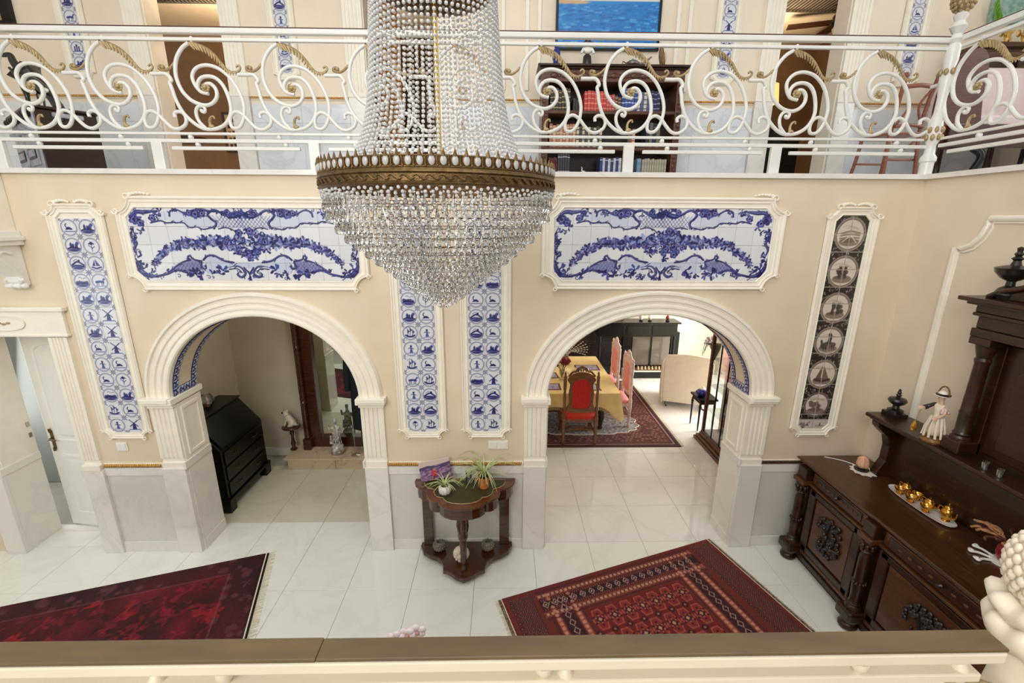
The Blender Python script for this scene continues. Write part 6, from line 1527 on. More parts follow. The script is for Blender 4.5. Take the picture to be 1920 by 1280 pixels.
def hall_chair(x, y, rz, z0, mfab, mseat, mwood, lb, grp):
    """high-back carved chair; local frame: sits facing +Y, back at y=0"""
    c = empty('dining_chair', (x, y, z0), lb, 'chair', grp, rz=rz); K = dict(local=True)
    for s in (-1, 1):
        MB().lathe([(.02, 0), (.028, .02), (.022, .05), (.026, .30), (.032, .36), (.030, .50), (.021, .53), (.027, .60), (.019, .66), (.025, .80), (.019, .90), (.027, .95), (.025, 1.10), (.029, 1.12), (.015, 1.15), (.019, 1.18), (.004, 1.215)], (s*.25, 0, 0), 10).build('back_post', mwood, c, smooth=40, **K)
        mb = MB(); mb.tube(smooth_path([(s*.25, .46, .44), (s*.26, .475, .34), (s*.24, .45, .18), (s*.25, .48, .03), (s*.25, .49, .012)], 5), lambda t: .028-.012*t, 8).build('front_leg', mwood, c, smooth=50, **K)
    o = [(-.215, .60), (-.15, .545), (.15, .545), (.215, .60), (.185, .70), (.195, .85), (.175, 1.0), (.215, 1.08), (.13, 1.17), (.0, 1.20), (-.13, 1.17), (-.215, 1.08), (-.175, 1.0), (-.195, .85), (-.185, .70)]
    o = [(p.x, p.y) for p in smooth_path([(a, b, 0) for a, b in o], 3, closed=True)]
    MB().prism(o, -.012, .016, 'XZ').build('back_frame', mwood, c, bevel=.006, **K)
    ov = [(-.10, .62), (.10, .62), (.145, .68), (.135, .80), (.145, .95), (.12, 1.04), (.06, 1.085), (-.06, 1.085), (-.12, 1.04), (-.145, .95), (-.135, .80), (-.145, .68)]
    cx_, cz_ = 0, .85
    sc = lambda k, h: [(x_*k, h, cz_+(z_-cz_)*k) for x_, z_ in ov]
    MB().loops([sc(1, -.010), sc(1, -.020), sc(.93, -.026), sc(.3, -.028)], cap1=True).build('back_pad', mfab, c, smooth=50, **K)
    MB().loops([sc(1, .012), sc(1, .022), sc(.93, .032), sc(.3, .036)], cap1=True).build('back_pad', mfab, c, smooth=50, **K)
    MB().tube([(x_, -.016, z_) for x_, _, z_ in sc(1.04, 0)], .009, 6, closed=True).build('pad_moulding', mwood, c, smooth=50, **K)
    mb = MB()
    for s in (-1, 1): mb.tube(smooth_path([(s*.20, 0, 1.13), (s*.14, 0, 1.20), (s*.09, 0, 1.21), (s*.07, 0, 1.25), (s*.02, 0, 1.275)], 4), .016, 7); mb.tube(smooth_path([(s*.06, 0, 1.20), (s*.05, 0, 1.235), (s*.015, 0, 1.235), (s*.02, 0, 1.21)], 4), .010, 6)
    mb.ball((0, 0, 1.275), .028, 8, 6, (1.3, .6, .9)); mb.build('crest', mwood, c, smooth=50, **K)
    MB().box(-.255, .255, 0, .48, .37, .43).build('seat_rail', mwood, c, bevel=.008, **K)
    L_ = []
    for k, h in ((1, .43), (1.02, .45), (.97, .475), (.6, .49), (0.01, .492)): L_.append([(.262*k*math.copysign(abs(math.cos(a))**.4, math.cos(a)), .24+.245*k*math.copysign(abs(math.sin(a))**.4, math.sin(a)), h) for a in [2*PI*i/32 for i in range(32)]])
    MB().loops(L_, cap0=True).build('seat', mseat, c, smooth=60, **K)
    mb = MB()
    for s in (-1, 1): mb.tube(smooth_path([(s*.25, 0, .20), (s*.25, .24, .16), (s*.25, .46, .20)], 4), .014, 7)
    mb.tube(smooth_path([(-.25, .24, .165), (0, .24, .20), (.25, .24, .165)], 5), .014, 7); mb.tube(smooth_path([(-.25, .0, .24), (0, 0, .27), (.25, .0, .24)], 5), .013, 7)
    mb.build('stretcher', mwood, c, smooth=50, **K)
    return c
hall_chair(1.185, 2.235, 0, .0106, M['red'], M['redseat'], M['oakmid'], 'red upholstered high back carved chair at the near end of the dining table', 'dining chairs')
hall_chair(2.13, 3.10, PI/2, .0106, M['pink'], M['pink'], M['pinkwood'], 'pink padded high back chair at the table side, the nearer of two', 'dining chairs')
hall_chair(2.13, 3.95, PI/2, .0106, M['pink'], M['pink'], M['pinkwood'], 'pink padded high back chair at the table side, the farther of two', 'dining chairs')
hall_chair(.12, 3.0, -PI/2, .0106, M['red'], M['redseat'], M['walnut'], 'red seated dining chair half hidden at the left by the arch', 'dining chairs')
zc = .7676+.0005
M['matprint'] = mat('lilac_printed_mat', (196, 184, 196), 0.6, rgb2=(120, 110, 150), scale=16); M['matborder'] = mat('dark_red_mat_edge', (92, 40, 48), 0.6)
for (x, y, rz), lb in (((.72, 2.78, 0), 'lilac printed placemat at the near left of the dining table'), ((1.35, 2.74, .1), 'lilac printed placemat behind the red chair back'), ((1.55, 3.75, 0), 'blue printed placemat at the far right table corner'), ((.74, 3.32, .1), 'dark edged placemat beside the red flowers')):
    p = empty('placemat', (x, y, zc), lb, 'placemat', 'placemats on the dining table', rz=rz)
    MB().box(-.22, .22, -.15, .15, .0004, .004).build('border', M['matborder'], p, local=True); MB().box(-.19, .19, -.12, .12, .004, .0055).build('picture', M['matprint'], p, local=True)
nb = empty('napkin_bowl', (1.24, 3.22, zc), 'cream folded napkin bowl in the middle of the dining table', 'bowl')
L = []
for r, z in ((.04, 0), (.06, .01), (.11, .06), (.15, .11), (.145, .112), (.10, .06), (.03, .02)): L.append([(1.24+r*(1+.10*math.sin(6*a)*(z/.11))*math.cos(a), 3.22+r*(1+.10*math.sin(6*a)*(z/.11))*math.sin(a), zc+.001+z+.02*math.sin(6*a)*(z/.11)) for a in [2*PI*i/48 for i in range(48)]])
M['napkin'] = mat('pale_yellow_linen', (240, 218, 168), 0.8); MB().loops(L, cap0=True, cap1=True).build('folds', M['napkin'], nb, smooth=60)
fv = empty('flower_vase', (1.0, 3.10, zc), 'glass vase of dark red flowers on the dining table', 'flowers')
MB().lathe([(.04, 0), (.045, .01), (.03, .08), (.045, .16), (.05, .18), (.045, .18), (.026, .08), (.001, .02)], (1.0, 3.10, zc+.001), 14, cap=False).build('vase', M['glass'], fv, smooth=50)
M['redflower'] = mat('dark_red_petals', (136, 14, 30), 0.6, var=.3, scale=20); M['greenleaf'] = mat('green_foliage', (70, 84, 40), 0.7, var=.3, scale=20)
r_ = random.Random(12)
for i in range(9):
    a, q = r_.uniform(0, 2*PI), r_.uniform(.03, .13); hx, hy, hz = 1.0+q*math.cos(a), 3.10+q*math.sin(a), zc+r_.uniform(.24, .40)
    MB().tube(smooth_path([(1.0, 3.10, zc+.04), (1.0+q*.3*math.cos(a), 3.10+q*.3*math.sin(a), zc+.18), (hx, hy, hz)], 4), .004, 5).build('stem', M['greenleaf'], fv, smooth=60)
    mb = MB()
    for k in range(6): mb.ball((hx+.022*math.cos(k), hy+.022*math.sin(k), hz+.012*(k % 3)), .024, 6, 5)
    mb.build('bloom', M['redflower'], fv, smooth=60)
sg = empty('dried_grass_vase', (1.18, 3.95, zc), 'olive pot of pale feathery dried grasses at the far end of the dining table', 'plant')
M['olive'] = mat('olive_glaze', (118, 110, 66), 0.4); M['feather'] = mat('pale_dried_grass', (206, 198, 176), 0.9)
MB().lathe([(.05, 0), (.08, .04), (.085, .10), (.05, .15), (.055, .17), (.04, .16), (.001, .06)], (1.18, 3.95, zc+.001), 16, cap=False).build('pot', M['olive'], sg, smooth=50)
for i in range(9):
    a = -.5+i*.25; P_ = smooth_path([(1.18, 3.95, zc+.10), (1.18+.10*math.cos(a), 3.95-.02, zc+.26), (1.18+.34*math.cos(a)+.06, 3.93, zc+.20+.05*i)], 6)
    MB().tube(P_, .003, 5).build('stem', M['feather'], sg, smooth=60)
    mb = MB()
    for q in P_[5:]: mb.ball(q, .012, 5, 4, (1.2, .8, .9))
    mb.build('plume', M['feather'], sg, smooth=60)
# fireplace
fp = empty('fireplace', (3.1, 5.4, 0), 'black granite fireplace with glass fire box on a white raised hearth', 'fireplace')
M['hearth'] = marble('hearth_marble', (230, 226, 218), (196, 190, 180), .15, 2, .4); M['ashglass'] = mat('smoked_fire_glass', (112, 102, 92), 0.08, coat=.5); M['soot'] = mat('soot_black', (14, 12, 11), 0.7)
B(2.68, 4.0, 5.22, 5.78, 0, .20).build('hearth', M['hearth'], fp, bevel=.006); B(2.80, 3.78, 5.205, 5.225, .03, .17).build('log_drawer', M['soot'], fp, bevel=.004)
MB().lathe([(.012, 0), (.016, -.02), (.001, -.03)], (3.12, 5.205, .06), 8, axis='Y').build('drawer_knob', M['soot'], fp)
B(1.30, 2.66, 5.50, 5.78, 0, 1.42).build('granite_wall', M['blackstone'], fp)
MB().box(2.66, 2.86, 5.45, 5.78, .20, 1.02).box(3.74, 3.92, 5.45, 5.78, .20, 1.02).box(2.86, 3.74, 5.45, 5.78, .94, 1.02).box(2.86, 3.74, 5.74, 5.78, .20, .94).build('surround', M['black'], fp)
for a, b in ((2.88, 3.28), (3.32, 3.72)): B(a, b, 5.46, 5.465, .26, .92).build('fire_door', M['ashglass'], fp)
B(3.28, 3.32, 5.45, 5.475, .22, .94).build('door_stile', M['black'], fp); B(2.86, 3.74, 5.44, 5.48, .20, .245).build('door_sill', M['black'], fp)
cb = empty('chess_set', (3.28, 5.33, .20), 'pale chess board with pieces on the white hearth', 'board')
B(2.95, 3.60, 5.235, 5.42, .201, .222).build('board', M['oakmid'], cb, bevel=.003)
for i in range(8):
    for j in range(2):
        MB().lathe([(.022, 0), (.012, .02), (.01, .04), (.016, .055), (.001, .07)], (3.0+.078*i, 5.275+.10*j, .2222), 8).build('chess_piece', M['napkin'] if j == 0 else M['oak'], cb, smooth=50)
ms = empty('console_table', (3.0, 5.3, 0), 'black high narrow table with turned legs before the fireplace wall', 'table')
B(1.95, 3.76, 5.02, 5.44, 1.30, 1.335).build('tabletop', M['black'], ms, bevel=.006); B(2.02, 3.70, 5.06, 5.42, 1.02, 1.30).build('drawer_case', M['black'], ms, bevel=.004)
for i in range(3): B(2.08+.54*i, 2.57+.54*i, 5.05, 5.062, 1.07, 1.26).build('drawer', M['black'], ms, bevel=.006)
for x in (2.06, 3.66): MB().lathe([(.02, 0), (.03, .02), (.022, .1), (.032, .4), (.022, .5), (.035, .6), (.024, .85), (.036, .9), (.03, 1.02)], (x, 5.10, 0 if x < 2.6 else .2), 12).build('leg', M['black'], ms, smooth=40)
for x, h, m, lb in ((2.95, .16, M['porcelain'], 'white ornament on the black narrow table, left'), (3.14, .14, M['porcelain'], 'white ornament on the black narrow table, middle'), (3.52, .12, M['redglaze'], 'red ornament on the black narrow table, right')):
    q = empty('ornament', (x, 5.2, 1.3355), lb, 'ornament', 'ornaments on the black narrow table')
    MB().lathe([(.04, 0), (.045, .012), (.03, .03)], (x, 5.2, 1.3355), 12).build('base', M['ebony'], q, smooth=40); MB().lathe([(.02, .03), (.05, h*.5), (.035, h*.8), (.02, h), (.001, h)], (x, 5.2, 1.3355), 14).build('body', m, q, smooth=50)
# slip-covered armchair, seen from behind
ac = empty('armchair', (3.50, 3.95, 0), 'beige slipcovered rocking armchair turned away near the dining room window', 'armchair', rz=-.35)
K = dict(local=True); bk = [(-.40, .10), (-.42, .5), (-.42, .92), (-.36, 1.04), (0, 1.07), (.36, 1.04), (.42, .92), (.42, .5), (.42, .10)]
MB().add([(x_, -.36-.05*(z_/1.07), z_) for x_, z_ in bk]+[(x_*.92, -.14-.18*(z_/1.07), z_*.985) for x_, z_ in bk], [tuple(range(9)), tuple(reversed(range(9, 18)))]+[(i, 9+i, 9+(i+1) % 9, (i+1) % 9) for i in range(9)]).build('back', M['linen'], ac, bevel=.03, **K)
for s in (-1, 1):
    pr_ = [(-.30, .12), (.40, .12), (.42, .58), (.30, .64), (-.10, .66), (-.30, .90)]
    MB().prism(pr_, s*.40-.05, s*.40+.05, 'YZ').build('arm', M['linen'], ac, bevel=.03, **K)
MB().box(-.36, .36, -.16, .42, .28, .46).build('seat_cushion', M['linen'], ac, bevel=.04, **K)
MB().tube([(x_*1.005, -.372-.05*(z_/1.07), z_) for x_, z_ in bk], .011, 6).build('piping', M['linen'], ac, smooth=60, **K)
mb = MB()
for s in (-1, 1): mb.tube(smooth_path([(s*.32, -.62, .13), (s*.32, -.3, .03), (s*.32, .05, .016), (s*.32, .45, .06)], 5), .018, 6)
mb.build('rocker', M['black'], ac, smooth=60, **K); MB().box(-.30, .30, -.28, .36, .12, .28).build('base_frame', M['black'], ac, **K)
# black side table with the blue teapot
sd = empty('side_table', (3.42, 2.85, 0), 'small black side table with a tapering leg beside the glass cabinet', 'table')
B(3.22, 3.53, 2.66, 3.04, .545, .575).build('tabletop', M['black'], sd, bevel=.005); B(3.25, 3.50, 2.69, 3.01, .48, .545).build('apron', M['black'], sd)
for x in (3.255, 3.495):
    for y in (2.70, 3.0): MB().lathe([(.010, 0), (.014, .10), (.018, .40), (.024, .44), (.016, .46), (.022, .48)], (x, y, 0), 8).build('leg', M['black'], sd, smooth=40)
M['cobalt'] = mat('cobalt_glaze', (30, 40, 130), 0.12, coat=.6)
tp = empty('teapot', (3.33, 2.84, .5755), 'cobalt blue teapot on the small black side table', 'teapot')
MB().lathe([(.05, 0), (.075, .02), (.095, .06), (.085, .10), (.05, .128)], (3.33, 2.84, .5755), 18).build('body', M['cobalt'], tp, smooth=50); MB().lathe([(.05, .128), (.04, .142), (.012, .15), (.016, .165), (.001, .175)], (3.33, 2.84, .5755), 14).build('lid', M['porcelain'], tp, smooth=50)
MB().tube(smooth_path([(3.25, 2.80, .62), (3.21, 2.78, .655), (3.19, 2.77, .70)], 4), lambda t: .018-.008*t, 8).build('spout', M['cobalt'], tp, smooth=60); MB().tube(smooth_path([(3.40, 2.88, .68), (3.44, 2.90, .67), (3.44, 2.90, .62), (3.41, 2.88, .60)], 4), .009, 7).build('handle', M['cobalt'], tp, smooth=60)
# glass display cabinet standing against the short wall
gc = empty('display_cabinet', (3.33, 2.05, 0), 'dark wood framed glass display cabinet just behind the right arch', 'cabinet')
gx0, gx1, gy0, gy1 = 3.18, 3.55, 1.55, 2.42
for a, z0, z1 in ((.08, 0, .05), (.055, .05, .09), (.02, .09, .14)): B(gx0-a, gx1, gy0-a, gy1+a, z0, z1).build('plinth', M['oak'], gc, bevel=.01)
for x in (gx0, gx1-.045):
    for y in (gy0, gy1-.045): B(x, x+.045, y, y+.045, .14, 1.86).build('corner_post', M['oak'], gc, bevel=.006)
B(gx0, gx1, gy0, gy1, .14, .17).build('bottom_board', M['oak'], gc); MB().box(gx0-.04, gx1, gy0-.04, gy1+.04, 1.86, 1.93).build('cornice', M['oak'], gc, bevel=.012)
for z in (.55, .95, 1.38): B(gx0+.02, gx1-.02, gy0+.02, gy1-.02, z, z+.008).build('glass_shelf', M['cabinet_glass'], gc)
for i in range(3): B(gx0+.012, gx0+.03, gy0+.045+.26*i, gy0+.06+.26*i, .17, 1.86).build('glazing_bar', M['black'], gc)
B(gx0+.018, gx0+.022, gy0+.045, gy1-.045, .17, 1.86).build('pane', M['cabinet_glass'], gc); B(gx0+.045, gx1-.045, gy0+.018, gy0+.022, .17, 1.86).build('pane', M['cabinet_glass'], gc)
for i, z in enumerate((.171, .5585, .9585)):
    for k in range(2):
        q = empty('glass_ornament', (3.32+.06*k, 1.78+.34*k, z), ('cut glass ornament in the display cabinet, '+('bottom', 'middle', 'upper')[i]+' level, '+('nearer', 'farther')[k]), 'glassware', 'glassware in the display cabinet')
        MB().lathe([(.04, 0), (.045, .008), (.015, .03), (.03, .08), (.05, .16), (.046, .16), (.02, .06), (.001, .05)], (3.32+.06*k, 1.78+.34*k, z+.0005), 12, cap=False).build('bowl', M['bead'], q, smooth=40)
fc = empty('wall_vase', (3.5, 2.58, 1.45), 'olive cone wall vase with pale flowers above the side table', 'flowers')
MB().lathe([(.004, 0), (.05, .12), (.10, .26), (.105, .265), (.09, .26), (.01, .06)], (3.40, 2.72, 1.24), 16, cap=False).build('cone', M['olive'], fc, smooth=40)
MB().tube([(3.44, 2.625, 1.50), (3.40, 2.72, 1.50)], .012, 6).build('hook', M['brass'], fc)
mb = MB(); r_ = random.Random(2)
for i in range(16): mb.ball((3.28+r_.uniform(-.10, .08), 2.72+r_.uniform(-.06, .06), 1.54+r_.uniform(-.12, .14)), r_.uniform(.018, .03), 6, 5)
mb.build('blossoms', M['petal'], fc, smooth=60)
mb = MB()
for i in range(8): mb.tube([(3.40, 2.72, 1.46), (3.36-.02*i, 2.72+.02*(i % 3), 1.52), (3.32-.03*i*.6, 2.72, 1.60-.04*i)], .005, 5)
mb.build('stems', M['greenleaf'], fc, smooth=60)
# ================================================================ upper gallery
# door casings, dado and mouldings of the upper wall
def upper_dado(x0, x1, name):
    t = empty(name, (x0, YU, ZT), kind='structure')
    B(x0, x1, YU-.02, YU, ZT, ZT+.11).build('skirting', M['marble_blue'], t, bevel=.003)
    n = max(1, round((x1-x0)/.66)); w = (x1-x0)/n
    for i in range(n):
        B(x0+i*w+.001, x0+(i+1)*w-.001, YU-.014, YU, ZT+.111, ZT+.72).build('marble_slab', M['marble_blue'], t); B(x0+i*w+.001, x0+(i+1)*w-.001, YU-.014, YU, ZT+.722, ZT+.93).build('marble_slab', M['marble_blue'], t)
    B(x0, x1, YU-.02, YU, ZT+.975, ZT+1.015).build('rope_backing', M['cream'], t)
    rp = MB(); k = int((x1-x0)/.024)
    for i in range(k): rp.ball((x0+(i+.5)*(x1-x0)/k, YU-.024, ZT+.995), .0145, 6, 4, (1.1, .8, 1))
    rp.build('rope_moulding', M['rope'], t, smooth=60)
for i, (a, b) in enumerate(((-6.2, UD[0][0]-.23), (UD[0][1]+.23, UD[1][0]-.23), (UD[1][1]+.23, UD[2][0]-.23), (UD[2][1]+.23, 6.2))): upper_dado(a, b, 'trim_%d' % (10+i))
for i, (a, b) in enumerate(UD):
    t = empty('trim_%d' % (14+i), ((a+b)/2, YU, ZT), kind='structure')
    for x in (a-.22, b):
        mb = MB(); fluted(mb, x, .22, ZT+1.05, UH, .035); mb.turn(Matrix.Translation((0, YU, 0))).build('casing', M['cream'], t)
        B(x, x+.22, YU-.045, YU, ZT, ZT+1.0).build('plinth', M['marble'], t, bevel=.004); B(x-.004, x+.224, YU-.05, YU, ZT+1.0, ZT+1.05).build('casing_foot', M['cream'], t, bevel=.005)
    B(a-.22, b+.22, YU-.04, YU, UH, UH+.24).build('lintel', M['cream'], t)
    for xa, xb in ((a, a+.012), (b-.012, b)): B(xa, xb, YU, YU+.25, ZT, UH).build('jamb_board', M['cream'], t)
# flat moulded frames on the wall
t = empty('trim_17', (0, YU, 5), kind='structure')
for x in (-.28, -.02, .26, .40, 2.02, 2.16): B(x, x+.045, YU-.025, YU, ZT+1.1, 6.9).build('wall_moulding', M['cream'], t, bevel=.008)
# single rows of painted tiles
for xc, lb in ((-4.92, 'narrow single row blue tile strip on the upper wall, far left'), (-2.55, 'narrow single row blue tile strip on the upper wall, between the left and middle doors'), (2.64, 'narrow single row blue tile strip on the upper wall, right of the bookcase'), (4.86, 'narrow single row blue tile strip on the upper wall, far right near the chair')):
    rt = empty('tile_panel', (xc, YU, 5.0), lb, 'tile panel', 'upper tile strips')
    x0, x1, z0, z1 = xc-.155, xc+.155, 4.98, 6.85
    o_, q_ = notch_loops(x0, x1, z0, z1, xc-.085, xc+.085, 5.06, 6.77, .06, .03)
    L = [[(a[0]+(b[0]-a[0])*t_, YU-h, a[1]+(b[1]-a[1])*t_) for a, b in zip(o_, q_)] for t_, h in FPROF]
    MB().loops(L).build('frame', M['cream'], rt, smooth=30); MB().prism(o_, YU-.002, YU-.0062, 'XZ').build('backing', M['cream'], rt)
    r_ = random.Random(int(xc*10)+90)
    for j in range(11):
        o = link_mesh('painted_tile', TILES[r_.randrange(len(TILES))], None, rt); o.location = Vector((xc-TW/2, YU-.004, 5.06+j*TW))-rt.location
# sea painting
sea = empty('painting', (1.22, YU, 5.33), 'large blue seascape painting in a thin black frame above the bookcase', 'painting')
c = Canvas(120, 80, (44, 136, 204)); r_ = random.Random(3)
c.poly([(0, 0), (120, 0), (120, 26), (0, 26)], (168, 206, 226))
for i in range(60): x, y = r_.uniform(0, 120), r_.uniform(0, 25); c.stroke([(x, y), (x+r_.uniform(6, 18), y+.6)], r_.uniform(2, 5), r_.choice([(196, 222, 232), (150, 196, 224), (214, 224, 228)]), .5, sm=0)
c.poly([(0, 29), (0, 34), (22, 35), (40, 33), (30, 31), (10, 28)], (206, 170, 130)); c.poly([(0, 26), (40, 29), (120, 29), (120, 31), (36, 31), (0, 30)], (226, 220, 206)); c.poly([(0, 35), (120, 32), (120, 80), (0, 80)], (34, 126, 200))
for i in range(420):
    x, y = r_.uniform(-5, 118), r_.uniform(34, 79); f = (y-34)/46
    c.stroke([(x, y), (x+r_.uniform(3, 5+8*f), y+r_.uniform(-.5, .5))], r_.uniform(.7, 1.2+1.5*f), r_.choice([(20, 96, 176), (64, 156, 216), (28, 110, 190), (120, 190, 226), (18, 84, 168)]), .65, sm=0)
for i in range(30): x = r_.uniform(0, 60); c.stroke([(x, r_.uniform(72, 80)), (x+8, 77)], 2, (120, 124, 96), .6, sm=0)
me = print_mesh('canvas', 1.17, .78, c.a, .02); me.materials.append(M['tile_blue'] if 0 else M.setdefault('paint', print_mat('oil_paint', .5, .1))); o = link_mesh('canvas', me, None, sea); o.location = (-.585, -.012, .02)
mb = MB().box(.61, 1.83, YU-.045, YU, 5.33, 5.352).box(.61, 1.83, YU-.045, YU, 6.13, 6.155).box(.61, .635, YU-.045, YU, 5.352, 6.13).box(1.805, 1.83, YU-.045, YU, 5.352, 6.13); mb.build('frame', M['black'], sea, bevel=.004)
tp_ = empty('painting', (-6.0, YU, 5.4), 'teal painting in a broad black frame at the upper left corner', 'painting')
B(-6.19, -5.66, YU-.03, YU-.002, 5.55, 6.4).build('canvas', mat('teal_paint', (16, 92, 116), .5, rgb2=(10, 50, 70), scale=5), tp_)
MB().box(-6.2, -5.54, YU-.05, YU-.002, 5.45, 5.55).box(-5.66, -5.54, YU-.05, YU-.002, 5.55, 6.5).build('frame', M['black'], tp_, bevel=.006); B(-5.68, -5.66, YU-.045, YU-.002, 5.55, 6.4).build('gilt_slip', M['gold'], tp_)

# bookcase
bc = empty('bookcase', (1.24, 1.68, ZT), 'dark carved oak bookcase with three open shelves of books on the gallery', 'bookcase')
bx0, bx1, by0, by1 = .44, 2.04, 1.50, 1.875
for a, b in ((bx0, bx0+.075), (bx1-.075, bx1)):
    B(a, b, by0, by1, ZT, 4.93).build('side_post', M['oak'], bc, bevel=.006); mb = MB()
    for i in range(22): mb.ball(((a+b)/2+.012*(-1)**i, by0-.004, ZT+.08+.048*i), .020, 6, 4, (1, .5, 1.2))
    mb.build('post_carving', M['oak'], bc, smooth=50)
B(bx0+.075, bx1-.075, by1-.02, by1, ZT, 4.93).build('back_board', M['walnut'], bc)
SH = (3.93, 4.225, 4.61)
for z in SH: B(bx0+.07, bx1-.07, by0+.01, by1-.02, z-.035, z).build('shelf', M['oak'], bc, bevel=.004)
B(bx0, bx1, by0, by1, ZT, 3.895).build('base', M['oak'], bc, bevel=.006)
B(bx0, bx1, by0-.005, by1, 4.90, 5.02).build('frieze', M['oak'], bc); mb = MB()
for i in range(13): mb.ball((bx0+.13+.112*i, by0-.01, 4.96), .036, 8, 5, (1.2, .35, .8)); mb.ball((bx0+.186+.112*i, by0-.01, 4.955), .018, 6, 4, (1, .6, 1))
mb.build('frieze_carving', M['oak'], bc, smooth=50)
MB().box(bx0-.03, bx1+.03, by0-.035, by1, 5.02, 5.04).box(bx0-.055, bx1+.055, by0-.06, by1, 5.04, 5.065).build('cornice', M['walnut'], bc, bevel=.008)
BOOKM = {}
def bookmat(rgb):
    if rgb not in BOOKM: BOOKM[rgb] = mat('leather_%d' % len(BOOKM), rgb, 0.5, var=.15, scale=20, bump=.1)
    return BOOKM[rgb]
M['page'] = mat('paper_edges', (226, 214, 188), 0.9); ORD = 'first second third fourth fifth sixth seventh eighth ninth tenth eleventh twelfth'.split()
def book_row(x, z, n, w, h, rgb, band, what, shelf, lean=0.0, d=.20, nb=4, hj=.01):
    r = random.Random(int(x*1000)+n)
    for i in range(n):
        ww, hh = w*r.uniform(.9, 1.08), h+r.uniform(-hj, hj); col = rgb[i % len(rgb)] if isinstance(rgb, list) else rgb
        b = empty('book', (x+ww/2, by0+.035+d/2, z+.0004), '%s, %s from the left of its set, on the %s shelf' % (what, ORD[i], shelf), 'book', '%s on the %s shelf' % (what, shelf))
        y0 = by0+.035
        MB().box(x, x+ww-.0015, y0, y0+d, z+.0004, z+hh).build('cover', bookmat(col), b, bevel=.004)
        mb = MB()
        for k in range(nb):
            zz = z+hh*(.14+.72*k/max(1, nb-1)); mb.box(x+.0005, x+ww-.002, y0-.0022, y0+.002, zz-hh*.022, zz+hh*.022)
        mb.build('spine_bands', bookmat(band), b)
        MB().box(x+.003, x+ww-.0045, y0+.006, y0+d-.004, z+hh, z+hh+.0012).build('page_edges', M['page'], b)
        x += ww+.0008
    return x
x = book_row(.535, SH[2], 7, .0335, .225, [(52, 50, 40), (70, 58, 44), (46, 52, 44)], (186, 168, 120), 'dark green brown leather volume', 'upper')
x = book_row(x+.03, SH[2], 3, .03, .12, (44, 40, 32), (70, 62, 50), 'low dark volume', 'upper', nb=2)
x = book_row(.925, SH[2], 7, .036, .21, [(196, 66, 56), (206, 84, 70)], (230, 150, 130), 'tall red leather volume', 'upper'); x = book_row(x, SH[2], 3, .033, .17, (186, 76, 66), (226, 150, 130), 'shorter red leather volume', 'upper'); x = book_row(x, SH[2], 2, .036, .15, (92, 66, 48), (206, 176, 130), 'brown leather volume', 'upper')
x = book_row(x+.004, SH[2], 5, .036, .23, [(54, 74, 140), (70, 92, 160)], (190, 200, 220), 'blue cloth volume', 'upper'); x = book_row(x, SH[2], 4, .037, .20, [(206, 196, 180), (74, 96, 150)], (92, 84, 80), 'cream and blue volume', 'upper'); x = book_row(x+.004, SH[2], 3, .036, .215, (34, 40, 78), (140, 140, 170), 'navy volume', 'upper')
x = book_row(.535, SH[1], 8, .0365, .24, [(176, 110, 86), (196, 150, 120)], (226, 206, 176), 'tan leather volume', 'middle'); x = book_row(x+.004, SH[1], 9, .0325, .215, [(206, 190, 160), (72, 76, 66)], (60, 56, 48), 'cream and dark volume', 'middle')
x = book_row(1.50, SH[1], 1, .036, .20, (214, 176, 150), (120, 60, 48), 'single pink beige volume', 'middle'); x = book_row(1.66, SH[1], 4, .04, .26, [(30, 36, 58), (110, 104, 84)], (92, 92, 96), 'navy and olive volume', 'middle')
x = book_row(.535, SH[0], 5, .021, .175, (92, 22, 20), (120, 40, 34), 'thin dark red volume', 'bottom', nb=2); x = book_row(x+.003, SH[0], 5, .028, .215, (58, 58, 64), (190, 190, 196), 'grey volume', 'bottom', nb=2)
x = book_row(1.14, SH[0], 8, .033, .18, [(52, 62, 112), (196, 196, 206)], (214, 214, 220), 'blue and white volume', 'bottom', nb=2); x = book_row(1.58, SH[0], 1, .05, .17, (112, 146, 170), (150, 176, 190), 'pale blue folder', 'bottom', nb=2); x = book_row(1.64, SH[0], 10, .0285, .17, (176, 168, 148), (190, 182, 160), 'beige grey volume', 'bottom', nb=2)
# ornaments on and in the bookcase
q = empty('lantern', (.60, 1.62, 5.0655), 'small dark lantern ornament on the left of the bookcase top', 'lantern')
MB().lathe([(.04, 0), (.045, .02), (.02, .04)], (.60, 1.62, 5.0655), 10).build('base', M['ebony'], q, smooth=40); MB().lathe([(.03, .04), (.045, .10), (.045, .16), (.02, .20), (.03, .22), (.004, .28)], (.60, 1.62, 5.0655), 10).build('glass_body', M['cobalt'], q, smooth=40)
q = empty('figurine', (.95, 1.62, 5.0655), 'dark hatted doll figure in white blouse on the bookcase top', 'figurine')
MB().lathe([(.055, 0), (.055, .012), (.045, .12), (.025, .14)], (.95, 1.62, 5.0655), 12).build('skirt', M['ebony'], q, smooth=40)
skin_body('torso', [(0, 0, .14, .034), (0, 0, .19, .034), (0, 0, .215, .014), (.05, -.01, .19, .018), (.075, -.02, .14, .016), (-.05, -.01, .19, .018), (-.075, -.02, .14, .016)], [(0, 1), (1, 2), (1, 3), (3, 4), (1, 5), (5, 6)], M['porcelain'], q)
MB().ball((.95, 1.618, 5.0655+.24), .028, 10, 8, (1, 1, 1.15)).build('head', M['skinp'], q, smooth=60); MB().lathe([(.06, .25), (.06, .255), (.034, .262), (.03, .295), (.001, .30)], (.95, 1.62, 5.0655), 14).build('hat', M['ebony'], q, smooth=40)
mb = MB()
for s in (-1, 1): mb.ball((.95+.010*s, 1.618-.026, 5.0655+.243), .003, 5, 4)
